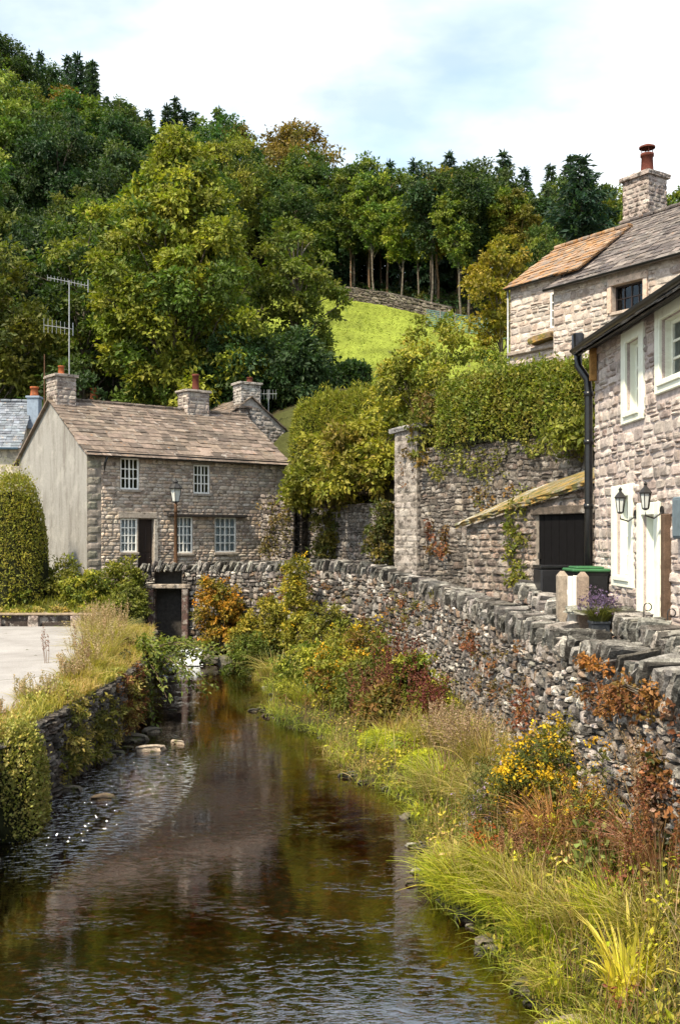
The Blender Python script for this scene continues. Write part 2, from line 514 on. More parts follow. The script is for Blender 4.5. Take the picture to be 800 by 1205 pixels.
def tube(mb, pts, rad, n=6, col=(0.3,) * 3, m=0, cap=True):
    P = np.asarray(pts, float); k = len(P)
    rad = np.broadcast_to(np.asarray(rad, float), (k,))
    T = nrm(np.gradient(P, axis=0)) if k > 2 else nrm(np.repeat((P[1:] - P[:1]), k, 0))
    up = np.array([0, 0, 1.0]) if abs(T[0][2]) < 0.9 else np.array([1.0, 0, 0])
    S = nrm(np.cross(T, up)); B = np.cross(S, T)
    a = np.arange(n) / n * 2 * PI
    V = P[:, None] + rad[:, None, None] * (np.cos(a)[None, :, None] * S[:, None] + np.sin(a)[None, :, None] * B[:, None])
    i = np.arange(k - 1)[:, None] * n; j = np.arange(n)[None]; j2 = (j + 1) % n
    q = np.stack([i + j, i + j2, i + n + j2, i + n + j], -1).reshape(-1, 4)
    V = V.reshape(-1, 3)
    t = []
    if cap:
        V = np.vstack([V, P[:1], P[-1:]])
        e = k * n
        for jj in range(n):
            t.append([e, (jj + 1) % n, jj]); t.append([e + 1, (k - 1) * n + jj, (k - 1) * n + (jj + 1) % n])
    mb.add(V, q, t, c=col, m=m)


def lathe(mb, base, prof, n=12, col=(0.3,) * 3, m=0):
    base = np.asarray(base, float)
    a = np.arange(n) / n * 2 * PI
    V = np.array([[[r * math.cos(x), r * math.sin(x), z] for x in a] for r, z in prof]).reshape(-1, 3) + base
    k = len(prof)
    i = np.arange(k - 1)[:, None] * n; j = np.arange(n)[None]; j2 = (j + 1) % n
    q = np.stack([i + j, i + j2, i + n + j2, i + n + j], -1).reshape(-1, 4)
    mb.add(V, q, c=col, m=m)


# subdivided rounded cube template
def _tmpl(k=3):
    g = np.linspace(-1, 1, k)
    idx, vs = {}, []
    for i in range(k):
        for j in range(k):
            for l in range(k):
                if 0 in (i, j, l) or k - 1 in (i, j, l):
                    idx[(i, j, l)] = len(vs); vs.append((g[i], g[j], g[l]))
    q = []
    for ax in range(3):
        for side in (0, k - 1):
            for a in range(k - 1):
                for b in range(k - 1):
                    f = []
                    for da, db in ((0, 0), (1, 0), (1, 1), (0, 1)):
                        o = [a + da, b + db]; o.insert(ax, side); f.append(idx[tuple(o)])
                    q.append(f if side else f[::-1])
    V = np.array(vs, float)
    r = np.linalg.norm(V, axis=1, keepdims=True)
    return V, r, np.array(q)


TV, TR, TQ = _tmpl(4)
TV3, TR3, TQ3 = _tmpl(3)


def rough_boxes(mb, C, A, H, cols, rng, rnd=0.35, jit=0.1, m=0, lo=False):
    """many irregular stones at once: centres C (n,3), axes A (n,3,3), half sizes H (n,3)"""
    V, r, Q = (TV3, TR3, TQ3) if lo else (TV, TR, TQ)
    n = len(C); k = len(V)
    base = V * (1 - rnd + rnd / r * 1.25)
    W = np.broadcast_to(base, (n, k, 3)) + rng.normal(0, jit, (n, k, 3))
    P = C[:, None] + np.einsum('nki,nij->nkj', W * H[:, None], A)
    q = (Q[None] + (np.arange(n) * k)[:, None, None]).reshape(-1, 4)
    cc = np.repeat(np.asarray(cols, float), k, 0)
    mb.add(P.reshape(-1, 3), q, c=cc, m=m)


def pal(rng, n, cols, jit=0.12):
    cols = np.asarray(cols, float)
    c = cols[rng.integers(0, len(cols), n)]
    return np.clip(c * rng.uniform(1 - jit * 2, 1 + jit * 2, (n, 1)) * rng.uniform(1 - jit * .14, 1 + jit * .14, (n, 3)), 0.004, 1)


# ---- coursed masonry
def pillows(mb, mapf, Q4, depth, cols, rng, K=5, rnd=0.16, back=0.06, jit=0.05, m=0):
    """stones on a wall face. Q4 (n,4,2) corner (u,v); mapf(u,v,d)->xyz"""
    n = len(Q4)
    if n == 0:
        return
    s = np.array([0, .16, .5, .84, 1]) if K == 5 else np.array([0, .25, .75, 1])
    S, T = np.meshgrid(s, s, indexing='ij')
    S = S.ravel(); T = T.ravel(); k = len(S)
    ex = np.minimum(np.minimum(S, 1 - S), 1)
    cs = (np.abs(2 * S - 1) ** 6) * (np.abs(2 * T - 1) ** 6)
    S2 = S + (0.5 - S) * cs * rnd * 2; T2 = T + (0.5 - T) * cs * rnd * 2
    w = np.stack([(1 - S2) * (1 - T2), S2 * (1 - T2), S2 * T2, (1 - S2) * T2], 1)
    UV = np.einsum('kc,ncd->nkd', w, Q4)
    size = np.linalg.norm(Q4[:, 2] - Q4[:, 0], axis=1)
    inner = ((S > 0.01) & (S < .99) & (T > .01) & (T < .99)).astype(float)
    UV = UV + rng.normal(0, jit * .5, UV.shape) * size[:, None, None] * 0.5
    prof = (1 - np.abs(2 * S - 1) ** 3.0) * (1 - np.abs(2 * T - 1) ** 3.0)
    prof = np.clip(prof, 0, 1) ** 0.45
    tilt = rng.normal(0, .16, (n, 2))
    D = depth[:, None] * (prof[None] * (1 + rng.normal(0, 0.13, (n, k)) + tilt[:, :1] * (2 * S - 1) + tilt[:, 1:] * (2 * T - 1)))
    edge = np.where(inner < .5)[0]
    kk = len(s)
    ring = [i * kk for i in range(kk)] + [(kk - 1) * kk + j for j in range(1, kk)] + [i * kk + kk - 1 for i in range(kk - 2, -1, -1)] + [j for j in range(kk - 2, 0, -1)]
    ring = np.array(ring)
    UVb = UV[:, ring]; Db = np.full((n, len(ring)), -back)
    U = np.concatenate([UV, UVb], 1); DD = np.concatenate([D, Db], 1)
    tot = k + len(ring)
    P = mapf(U[..., 0].ravel(), U[..., 1].ravel(), DD.ravel())
    q = []
    for i in range(kk - 1):
        for j in range(kk - 1):
            q.append([i * kk + j, (i + 1) * kk + j, (i + 1) * kk + j + 1, i * kk + j + 1])
    nr = len(ring)
    for a in range(nr):
        b = (a + 1) % nr
        q.append([ring[a], k + a, k + b, ring[b]])
    q = np.array(q)
    qq = (q[None] + (np.arange(n) * tot)[:, None, None]).reshape(-1, 4)
    mb.add(P, qq, c=np.repeat(cols, tot, 0), m=m)


def courses(Lw, H, ch, sl, rng, holes=(), top=None, wob=0.0, gap=0.008, slant=0.15, v0=0.0, var=(.55, 1.7), split=0.0, cj=0.0):
    out = []
    v = v0; r = 0
    ph = rng.uniform(0, 6, 8)
    hmax = H

    def W(u, v):
        return wob * (np.sin(u * 1.3 + ph[0] + v * 2) + .6 * np.sin(u * 3.1 + ph[1] + v * 5) + .4 * np.sin(u * 6.3 + ph[2] - v * 3))
    while v < hmax - 0.02:
        h = ch * rng.uniform(.65, 1.4)
        if v + h > hmax - ch * .4:
            h = hmax - v
        u = -rng.uniform(0, sl)
        edges = [u]
        while u < Lw:
            u += max(sl * rng.uniform(*var), h * .5); edges.append(u)
        iv = []
        segs = [(0.0, Lw)]
        for (a, b, c0, c1) in holes:
            if c0 < v + h - .02 and c1 > v + .02:
                ns = []
                for (x, y) in segs:
                    if b <= x or a >= y: ns.append((x, y)); continue
                    if a > x: ns.append((x, a))
                    if b < y: ns.append((b, y))
                segs = ns
        for i in range(len(edges) - 1):
            for (x, y) in segs:
                a, b = max(edges[i], x), min(edges[i + 1], y)
                if b - a > 0.045: iv.append((a, b))
        for (a, b) in iv:
            j = slant * h
            z = [v + gap, v + gap, v + h - gap, v + h - gap]
            us = [a + gap, b - gap, b - gap, a + gap]
            if wob or slant:
                jj = rng.uniform(-j, j, 2) * .5
                us[0] += jj[0] * .3; us[3] -= jj[0] * .3; us[1] += jj[1] * .3; us[2] -= jj[1] * .3
            if wob:
                z = [z[0] + W(a, v), z[1] + W(b, v), z[2] + W(b, v + h), z[3] + W(a, v + h)]
            if rng.random() < .06 and wob: z[2] -= h * .3
            if top is not None:
                ta, tb = top(a), top(b)
                z[3] = min(z[3], ta); z[2] = min(z[2], tb)
                if z[3] - z[0] < .04 or z[2] - z[1] < .04: continue
            if cj:
                z = [q + rng.normal(0, cj * h) for q in z]
            if rng.random() < split and h > .09:
                f1 = rng.uniform(.35, .65); f2 = f1 + rng.normal(0, .08)
                m0 = z[0] + (z[3] - z[0]) * f1; m1 = z[1] + (z[2] - z[1]) * f2
                if (b - a) > h * 1.5 and rng.random() < .5:
                    k = us[0] + (us[1] - us[0]) * rng.uniform(.35, .65)
                    mk = (m0 + m1) / 2
                    out.append([(us[0], z[0]), (k - gap, (z[0] + z[1]) / 2), (k - gap, mk - gap), (us[3], m0 - gap)])
                    out.append([(k + gap, (z[0] + z[1]) / 2), (us[1], z[1]), (us[2], m1 - gap), (k + gap, mk - gap)])
                else:
                    out.append([(us[0], z[0]), (us[1], z[1]), (us[2], m1 - gap), (us[3], m0 - gap)])
                out.append([(us[0], m0 + gap), (us[1], m1 + gap), (us[2], z[2]), (us[3], z[3])])
                continue
            out.append([(us[0], z[0]), (us[1], z[1]), (us[2], z[2]), (us[3], z[3])])
        v += h; r += 1
    return np.array(out, float).reshape(-1, 4, 2)


def planar(O, U, V, Nn):
    O, U, V, Nn = (np.asarray(x, float) for x in (O, U, V, Nn))
    return lambda u, v, d: O + np.multiply.outer(u, U) + np.multiply.outer(v, V) + np.multiply.outer(d, Nn)


def wall_holes(mb, mapf, Lw, H, holes, reveal=0.2, col=(0.3,) * 3, m=0, v0=0.0):
    """front sheet with real openings and their reveals"""
    us = sorted({0.0, Lw, *[h[0] for h in holes], *[h[1] for h in holes]})
    vs = sorted({v0, H, *[h[2] for h in holes], *[h[3] for h in holes]})
    us = [u for u in us if 0 <= u <= Lw]; vs = [v for v in vs if v0 <= v <= H]
    for i in range(len(us) - 1):
        for j in range(len(vs) - 1):
            cu, cv = (us[i] + us[i + 1]) / 2, (vs[j] + vs[j + 1]) / 2
            if any(a < cu < b and c < cv < d for a, b, c, d in holes): continue
            u = np.array([us[i], us[i + 1], us[i + 1], us[i]]); v = np.array([vs[j], vs[j], vs[j + 1], vs[j + 1]])
            mb.add(mapf(u, v, np.zeros(4)), [[0, 1, 2, 3]], c=col, m=m)
    for a, b, c, d in holes:
        u = np.array([a, b, b, a] * 2); v = np.array([c, c, d, d] * 2); dd = np.array([0.0] * 4 + [-reveal] * 4)
        mb.add(mapf(u, v, dd), [[0, 4, 5, 1], [1, 5, 6, 2], [2, 6, 7, 3], [3, 7, 4, 0]], c=col, m=m)


def slates(mb, O, U, S, Nn, Lw, SL, e0, e1, w0, w1, cols, rng, th=0.03, m=0, left=None, right=None, lift=0.02):
    """courses of slates from the eave up"""
    O, U, S, Nn = (np.asarray(x, float) for x in (O, U, S, Nn))
    s = -0.06
    C, A, H = [], [], []
    while s < SL - .02:
        f = max(0, s / SL)
        e = e0 + (e1 - e0) * f
        e *= rng.uniform(.9, 1.1)
        u = -rng.uniform(0, w0) * .8
        a0 = 0.0 if left is None else left(s); a1 = Lw if right is None else right(s)
        u = a0 - rng.uniform(0, .04)
        while u < a1 - .03:
            w = rng.uniform(w0, w1) * (1 - .35 * f)
            ue = min(u + w, a1 + rng.uniform(0, .03))
            ln = min(e * 1.5, SL - s + .05)
            tl = lift / max(e, .05) + rng.normal(0, .02)
            cs = nrm(S - Nn * (tl))
            cn = nrm(Nn + S * tl)
            roll = rng.normal(0, .012)
            cu = nrm(U + cn * roll)
            c = O + U * ((u + ue) / 2) + S * (s + ln / 2 + rng.normal(0, .008)) + Nn * (th * .5 + lift * .9 + rng.normal(0, .004))
            C.append(c); A.append(np.stack([cu, cs, cn])); H.append([(ue - u) / 2 - .006, ln / 2, th / 2 * rng.uniform(.7, 1.4)])
            u = ue
        s += e
    n = len(C)
    rough_boxes(mb, np.array(C), np.array(A), np.array(H), pal(rng, n, cols, .14), rng, rnd=0.0, jit=0.035, m=m, lo=True)


# ------------------------------------------------------------------ foliage
def leaf_quads(mb, P, D, Nn, ln, wd, cols, m=0):
    """diamond leaves: base P, direction D, normal Nn"""
    n = len(P)
    D = nrm(D); S = nrm(np.cross(D, Nn)); Nn = np.cross(S, D)
    ln = np.broadcast_to(ln, (n,))[:, None]; wd = np.broadcast_to(wd, (n,))[:, None]
    a = P
    b = P + D * ln * .45 + S * wd * .5 + Nn * wd * .12
    c = P + D * ln - Nn * ln * .12
    d = P + D * ln * .45 - S * wd * .5 + Nn * wd * .12
    V = np.stack([a, b, c, d], 1).reshape(-1, 3)
    q = np.arange(n * 4).reshape(-1, 4)
    mb.add(V, q, c=np.repeat(cols, 4, 0), m=m)


def rdir(rng, n):
    return nrm(rng.normal(0, 1, (n, 3)))


def leaf_clumps(mb, C, RC, per, leaf, palette, rng, flat=0.7, up=0.5, cj=0.15, lj=.16, aspect=0.6, out_c=None):
    C = np.asarray(C, float); n = len(C)
    cnt = np.maximum(1, (per * (RC / RC.mean()) ** 2).astype(int))
    idx = np.repeat(np.arange(n), cnt); N_ = len(idx)
    # leaves sit along little twigs that spray out from the clump's middle
    if per >= 30:
        k = 9
        nt_ = N_ // k + 1
        tid = np.minimum(np.arange(N_) // k, nt_ - 1)
        td = nrm(rdir(rng, nt_) + np.array([0, 0, .25]))[tid]
        tl = (rng.uniform(.65, 1.18, nt_))[tid]
        f = rng.uniform(.25, 1, N_)
        P0 = td * (f * tl)[:, None] + rng.normal(0, .13, (N_, 3))
        d = nrm(P0); off = P0 * RC[idx][:, None] * np.array([1, 1, flat])
        off[:, 2] -= .18 * RC[idx] * f ** 2
    else:
        d = rdir(rng, N_); r = rng.uniform(0, 1, N_) ** 0.45
        off = d * r[:, None] * RC[idx][:, None] * np.array([1, 1, flat])
    P = C[idx] + off
    nn = nrm(d * .6 + np.array([0, 0, up]) + rng.normal(0, .55, (N_, 3)))
    dd = nrm(d * .8 + rng.normal(0, .6, (N_, 3)) + np.array([0, 0, -.25]))
    cc = pal(rng, n, palette, cj)
    cols = np.clip(cc[idx] * rng.uniform(1 - lj * 2, 1 + lj * 2, (N_, 1)) * rng.uniform(.93, 1.07, (N_, 3)), .004, 1)
    sz = leaf * np.clip(rng.lognormal(-.12, .42, N_), .35, 1.6)
    leaf_quads(mb, P, dd, nn, sz, sz * aspect, cols)


def lump(d, ph):
    """smooth lumpy scalar on directions"""
    return (np.sin(d[:, 0] * 3.1 + ph[0]) * np.sin(d[:, 1] * 2.7 + ph[1]) + np.sin(d[:, 2] * 4.3 + ph[2] + d[:, 0] * 2) * .7 + np.sin(d[:, 1] * 6.1 + ph[3] + d[:, 2] * 3) * .4)


def limb(mb, a, b, r0, r1, rng, sag=.12, n=5, sides=5, col=(0.12, 0.1, 0.08)):
    a = np.asarray(a, float); b = np.asarray(b, float)
    t = np.linspace(0, 1, n)[:, None]
    ln = np.linalg.norm(b - a)
    P = a + (b - a) * t + np.array([0, 0, 1]) * (np.sin(t * PI) * ln * sag) + rng.normal(0, ln * .02, (n, 3)) * (np.sin(t * PI))
    tube(mb, P, np.linspace(r0, r1, n), sides, col, cap=False)


GREEN_MID = [(0.056, 0.098, 0.018), (0.078, 0.120, 0.019), (0.040, 0.078, 0.018), (0.125, 0.152, 0.022)]
GREEN_DARK = [(0.028, 0.058, 0.020), (0.036, 0.068, 0.021), (0.050, 0.078, 0.020)]
GREEN_YEL = [(0.130, 0.170, 0.024), (0.175, 0.205, 0.027), (0.085, 0.130, 0.022), (0.230, 0.240, 0.034)]
CONIF = [(0.028, 0.060, 0.034), (0.037, 0.070, 0.037), (0.033, 0.055, 0.030)]
BARKC = (0.13, 0.105, 0.08)


def broadleaf(name, H, Wd, seed, palette, bare=0.2, n_cl=110, per=110, leaf=0.30, rc=(.7, 1.3), shape='oval', label='', cat='tree', trunk_r=None, inner=.35, lean=0.0, bark=BARKC, group=None):
    rng = rg(seed)
    t = thing(name, label, cat, group=group)
    ph = rng.uniform(0, 6, 6)
    n = n_cl
    d = rdir(rng, n)
    rad = np.where(rng.random(n) < inner, rng.uniform(.3, .8, n), rng.uniform(.82, 1.0, n))
    lum = 1 + .17 * lump(d, ph)
    z = d[:, 2]
    crown_h = H * (1 - bare)
    zc = H * bare + crown_h * .5
    if shape == 'oval':
        wx = 1.0 - .18 * np.clip(z, 0, 1)
    elif shape == 'cone':
        wx = 1.0 - .45 * (z * .5 + .5)
    elif shape == 'top':
        wx = 0.75 + .3 * (z * .5 + .5)
    C = np.stack([d[:, 0] * rad * lum * wx * Wd / 2, d[:, 1] * rad * lum * wx * Wd / 2, zc + z * rad * (1 + (lum - 1) * .5) * crown_h / 2], 1)
    C[:, 0] += lean * (C[:, 2] / H)
    RC = rng.uniform(rc[0], rc[1], n)
    tb = MB()
    tr = trunk_r or H * .016
    k = 8
    tz = np.linspace(-0.6, H * (bare + (1 - bare) * .72), k)
    path = np.stack([np.cumsum(rng.normal(0, .06, k)) + lean * np.maximum(tz, 0) / H, np.cumsum(rng.normal(0, .06, k)), tz], 1)
    tube(tb, path, tr * np.linspace(1.15, .25, k), 8, bark)
    sel = rng.permutation(n)[:max(10, n // 3)]
    for i in sel:
        zb = np.clip(C[i, 2] - rng.uniform(.15, .35) * crown_h, H * bare * .75, tz[-1])
        a = np.array([np.interp(zb, tz, path[:, 0]), np.interp(zb, tz, path[:, 1]), zb])
        limb(tb, a, C[i], tr * .32, tr * .06, rng, .1, 5, 4, bark)
    tr_o = tb.build('trunk', 'bark', t, True)
    mb = MB()
    leaf_clumps(mb, C, RC, per, leaf, palette, rng)
    mb.build('crown', 'leaf', t)
    return t


def conifer(name, H, Wd, seed, palette=CONIF, bare=.1, label='', group=None, levels=22, pine=False):
    rng = rg(seed)
    t = thing(name, label, 'tree', group=group)
    tb = MB(); tr = H * .013
    tube(tb, [(0, 0, -.6), (0, 0, H * .5), (0.05, 0, H * .97)], [tr * 1.2, tr * .7, tr * .1], 7, (0.11, 0.075, 0.055))
    P, D, Cc = [], [], []
    for i in range(levels):
        f = i / (levels - 1)
        z = H * (bare + (1 - bare) * f)
        r = Wd / 2 * ((1 - f) ** .8 + .04) * rng.uniform(.75, 1.2)
        if pine: r = Wd / 2 * (math.sin(PI * (f * .8 + .18)) ** .8) * rng.uniform(.5, 1.2)
        nb = int(rng.integers(5, 8)) if f < .85 else 4
        a0 = rng.uniform(0, 6)
        for b in range(nb):
            a = a0 + b / nb * 2 * PI + rng.normal(0, .2)
            rl = r * rng.uniform(.6, 1.15)
            tip = np.array([math.cos(a) * rl, math.sin(a) * rl, z + rl * rng.uniform(-.35, .12)])
            base = np.array([0, 0, z])
            limb(tb, base, tip, tr * .22, tr * .05, rng, .03, 3, 3, (0.09, 0.07, 0.05))
            m_ = int(40 * rl / (Wd / 2) + 14)
            tt = rng.uniform(.12, 1.05, m_)
            pos = base + (tip - base) * tt[:, None] + rng.normal(0, .13 + .05 * rl, (m_, 3)) * np.array([1, 1, .5])
            dirn = nrm(np.tile(tip - base, (m_, 1)) / max(rl, .1) + rng.normal(0, .5, (m_, 3)) + np.array([0, 0, -.1]))
            P.append(pos); D.append(dirn); Cc.append(np.tile(pal(rng, 1, palette, .15), (m_, 1)))
    tb.build('trunk', 'bark', t, True)
    P = np.concatenate(P); D = np.concatenate(D); Cc = np.concatenate(Cc)
    mb = MB()
    sz = rng.uniform(.45, .85, len(P)) * (H / 14)
    leaf_quads(mb, P, D, nrm(rng.normal(0, .5, (len(P), 3)) + np.array([0, 0, .8])), sz, sz * .32, np.clip(Cc * rng.uniform(.7, 1.3, (len(P), 1)), 0, 1))
    mb.build('crown', 'leaf', t)
    return t


def shrub(name, label, cat, base, rx, ry, h, seed, palette, n_cl=60, per=60, leaf=.12, rc=(.25, .45), aspect=.6, dome=True, flower=None, n_fl=0, fl_size=.05, group=None, stems=14, lift=0.0, stem_col=(0.10, 0.075, 0.05)):
    """rounded bush: stems from the ground and leaf clumps through the volume"""
    rng = rg(seed)
    base = np.asarray(base, float)
    t = thing(name, label, cat, base, group)
    d = rdir(rng, n_cl); d[:, 2] = np.abs(d[:, 2]) if dome else d[:, 2]
    ph = rng.uniform(0, 6, 6)
    rad = np.where(rng.random(n_cl) < .3, rng.uniform(.3, .8, n_cl), rng.uniform(.8, 1.02, n_cl)) * (1 + .16 * lump(d, ph))
    C = d * rad[:, None] * np.array([rx, ry, h if dome else h / 2]) + np.array([0, 0, lift if dome else h / 2])
    RC = rng.uniform(rc[0], rc[1], n_cl)
    sb = MB()
    for i in rng.permutation(n_cl)[:stems]:
        limb(sb, (rng.normal(0, rx * .15), rng.normal(0, ry * .15), -.15), C[i], .02 + h * .006, .006, rng, .08, 4, 4, stem_col)
    sb.build('stems', 'bark', t, True)
    mb = MB()
    leaf_clumps(mb, C, RC, per, leaf, palette, rng, aspect=aspect)
    mb.build('leaves', 'leaf', t)
    if flower is not None:
        fb = MB()
        ci = rng.integers(0, n_cl, n_fl)
        hs = C[ci] + rdir(rng, n_fl) * RC[ci][:, None] * np.array([1, 1, .5]) + np.array([0, 0, .12 * h])
        leaf_clumps(fb, hs, np.full(n_fl, fl_size * 2), 16, fl_size, flower, rng, aspect=.9, up=1)
        fb.build('blossoms', 'flower', t)
    return t


def blades(mb, B, hgt, lean, width, cols, rng, segs=4, droop=.5, tipc=None):
    """curved tapering blades from B (n,3)"""
    n = len(B)
    a = rng.uniform(0, 2 * PI, n)
    dirh = np.stack([np.cos(a), np.sin(a), np.zeros(n)], 1)
    if lean is not None and np.ndim(lean) == 2:
        dirh = nrm(lean + dirh * .35); dirh[:, 2] = 0
    side = np.stack([-dirh[:, 1], dirh[:, 0], np.zeros(n)], 1)
    side = nrm(side + rng.normal(0, .4, (n, 3)))
    t = np.linspace(0, 1, segs + 1)
    V = []
    ln = np.broadcast_to(hgt, (n,)); dr = droop * rng.uniform(.3, 1.6, n); w = np.broadcast_to(width, (n,))
    for k in range(segs + 1):
        x = t[k]
        hor = (x * .25 + x * x * .75) * dr * ln
        ver = ln * (x - .5 * dr * x ** 2.6 * .9)
        c = B + dirh * hor[:, None] + np.array([0, 0, 1]) * ver[:, None]
        ww = (w * (1 - x ** 1.5) * .5 + .0012)[:, None]
        V.append(c - side * ww); V.append(c + side * ww)
    V = np.stack(V, 1)
    k = 2 * (segs + 1)
    q = np.array([[2 * i, 2 * i + 1, 2 * i + 3, 2 * i + 2] for i in range(segs)])
    qq = (q[None] + (np.arange(n) * k)[:, None, None]).reshape(-1, 4)
    c = np.repeat(cols[:, None], k, 1)
    if tipc is not None:
        f = np.repeat(t, 2)[None, :, None] ** 2
        c = c * (1 - f) + np.asarray(tipc)[None, None] * f
    mb.add(V.reshape(-1, 3), qq, c=c.reshape(-1, 3))


def tussock(name, label, cat, base, r, h, n, seed, palette, droop=.6, width=.012, tip=None, group=None):
    rng = rg(seed)
    base = np.asarray(base, float)
    a = rng.uniform(0, 2 * PI, n); rr = rng.uniform(0, 1, n) ** .6 * r
    B = np.stack([np.cos(a) * rr, np.sin(a) * rr, np.full(n, -.05)], 1)
    mb = MB()
    lean = np.stack([np.cos(a), np.sin(a), np.zeros(n)], 1)
    blades(mb, B, h * rng.uniform(.5, 1.15, n), lean, width * rng.uniform(.4, 1.7, n), pal(rng, n, palette, .2), rng, 4, droop, tip)
    o = mb.build(name, 'blade')
    o.location = tuple(base)
    return tag(o, label, cat, group)


def stalks(name, label, cat, base, r, h, n, seed, stemc, seedc, head=.45, lump_r=.022, leafc=None, group=None, lean=.1, hd_leaf=.022, dens=90):
    """upright stems with seed or flower heads along their upper part"""
    rng = rg(seed)
    base = np.asarray(base, float)
    t = thing(name, label, cat, base, group)
    sb, hb = MB(), MB()
    for i in range(n):
        a = rng.uniform(0, 2 * PI); rr = math.sqrt(rng.random()) * r
        b = np.array([math.cos(a) * rr, math.sin(a) * rr, -.05])
        hh = h * rng.uniform(.6, 1.12)
        top = b + np.array([rng.normal(0, lean) * hh, rng.normal(0, lean) * hh, hh])
        mid = (b + top) / 2 + rng.normal(0, .02, 3)
        tube(sb, [b, mid, top], [.006, .005, .002], 4, stemc, cap=False)
        m_ = int(dens * rng.uniform(.6, 1.3))
        tt = 1 - head * rng.uniform(0, 1, m_)
        pos = b + (top - b) * tt[:, None]
        wd = lump_r * (1.25 - np.abs((tt - (1 - head * .6)) / head) * 1.2)
        pos = pos + rdir(rng, m_) * np.clip(wd, .004, 1)[:, None]
        sz = hd_leaf * rng.uniform(.6, 1.4, m_)
        leaf_quads(hb, pos, nrm(rng.normal(0, .6, (m_, 3)) + np.array([0, 0, .5])), rdir(rng, m_), sz, sz * .7, pal(rng, m_, seedc, .18))
        if leafc is not None:
            k = int(rng.integers(8, 16))
            tt = rng.uniform(.05, 1 - head, k)
            pos = b + (top - b) * tt[:, None]
            dd = nrm(rng.normal(0, 1, (k, 3)) * np.array([1, 1, .3]) + np.array([0, 0, .2]))
            sz = .09 * rng.uniform(.6, 1.5, k)
            leaf_quads(hb, pos, dd, np.tile([0, 0, 1.0], (k, 1)) + rng.normal(0, .3, (k, 3)), sz, sz * .35, pal(rng, k, leafc, .15))
    sb.build('stems', 'blade', t)
    hb.build('sprays' if leafc is None else 'leaves', 'leaf', t)
    return t


# ------------------------------------------------------------------ layout curves
YL = [-20, 10, 15, 22, 27, 33, 38, 40]; XLv = [-5.3, -5.15, -5.07, -4.75, -5.0, -6.0, -7.1, -7.2]
YR = [-20, 5, 8.6, 9.8, 11.5, 12.9, 16, 19.6, 24, 29, 33.7, 36.5, 40]; XRv = [2.8, 2.5, 2.2, 2.0, 1.53, 1.4, 1.2, .65, -.95, -1.9, -2.8, -3.9, -4.6]
_y = np.arange(-20, 40.01, .25)
XRv = list(np.interp(_y, YR, XRv) - .5 * np.exp(-((_y - 19.8) / 1.3) ** 2) - .10 * np.exp(-((_y - 12.6) / .9) ** 2) - .45 * np.exp(-((_y - 25.5) / 1.6) ** 2) + (.10 * np.sin(_y * 2.3) + .07 * np.sin(_y * 4.9 + 1) + .08 * np.sin(_y * 1.1 + 2)) * np.clip((_y - 6) / 3, 0, 1)); YR = list(_y)
WALL = np.array([(3.99, -5), (3.76 - .046 * 2, 2), (3.30, 9.9), (2.95, 17.7), (2.58, 25.7), (1.75, 29), (.6, 31.5), (-.6, 33.5), (-2, 35.5), (-3.5, 36.9), (-5.4, 37.3), (-7.3, 37.3)], float)
YW = [-20, 9.9, 17.7, 25.7, 29, 31.5, 33.5, 35.5, 36.9, 37.4]; XWv = [4.6, 3.3, 2.95, 2.58, 1.75, .6, -.6, -2, -3.5, -7.3]
YT = [22.7, 25, 30, 31, 40, 43]; XTv = [8.0, 6.1, 1.95, 1.9, -1.5, -2.6]


def G(X, Y):
    X = np.asarray(X, float); Y = np.asarray(Y, float)
    sm = lambda a, b, x: (lambda t: t * t * (3 - 2 * t))(np.clip((x - a) / (b - a), 0, 1))
    left = np.interp(Y, [-20, 33.7, 34.2, 36.8, 44, 50, 60, 85, 110, 140, 200, 320], [1.45, 1.45, 1.75, 2.45, 3.2, 5, 10, 25, 37, 48, 66, 85])
    left = left + np.interp(Y, [55, 110, 320], [0, .46, .5]) * np.clip(-X - 13, 0, 60)
    rup = np.interp(Y, [-20, 22, 30, 36, 45, 60, 85, 110, 140, 200, 320], [6.6, 6.7, 6.9, 7.9, 10, 13.8, 23.6, 32, 40, 54, 70])
    xt = np.interp(Y, YT, XTv)
    rup = np.where((Y > 31) & (Y < 46), np.minimum(rup, 5.5 + np.clip(X - xt, 0, 9) * 1.3 + np.clip(Y - 42, 0, 5)), rup)
    lane = np.interp(Y, [-20, 18, 24, 29, 34, 44], [2.7, 2.78, 2.85, 2.9, 2.9, 2.7])
    low = np.where(Y < 37.4, lane, np.interp(X, [-9, -7, -4], [2.45, 2.6, 2.65]))
    xw = np.interp(Y, YW, XWv); xl = np.interp(Y, YL, XLv); xr = np.interp(Y, YR, XRv)
    zb = np.interp(Y, [8, 10, 16, 25, 34, 37], [1.35, 1.3, .85, .75, .8, .9])
    t = np.clip((X - xr) / np.maximum(xw - xr, .2), 0, 1)
    bank = .03 + (zb - .03) * t ** .9
    z = np.where(X > xw + .3, low, bank)
    bedz = -0.42 + 0 * X
    edge = np.clip((X - (xr - .9)) / .9, 0, 1)
    bedz = bedz + .45 * edge ** 2
    z = np.where(X < xr, bedz, z)
    lt = np.clip((xl + .02 - X) / .3, 0, 1)
    z = np.where(X < xl + .02, bedz * (1 - lt) + left * lt, z)
    xt = xt + .5
    z = np.where((X > xt) & (Y > 22.7) & (Y <= 43), np.maximum(z, rup), z)
    z = np.where((Y > 37.4) & (X < xt) & (Y < 43), np.where(X > -8.8, 2.65, left), z)
    w = sm(-14, 0, X)
    far = left * (1 - w) + rup * w
    f = sm(43, 49, Y)
    z = np.where(Y > 43, np.where(X > xt, rup, np.where(X > -8.8, 2.65, left)) * (1 - f) + far * f, z)
    z = np.where((X > -6.85) & (X < -5.6) & (Y > 36.5) & (Y < 37.95), .2, z)   # culvert channel
    return z


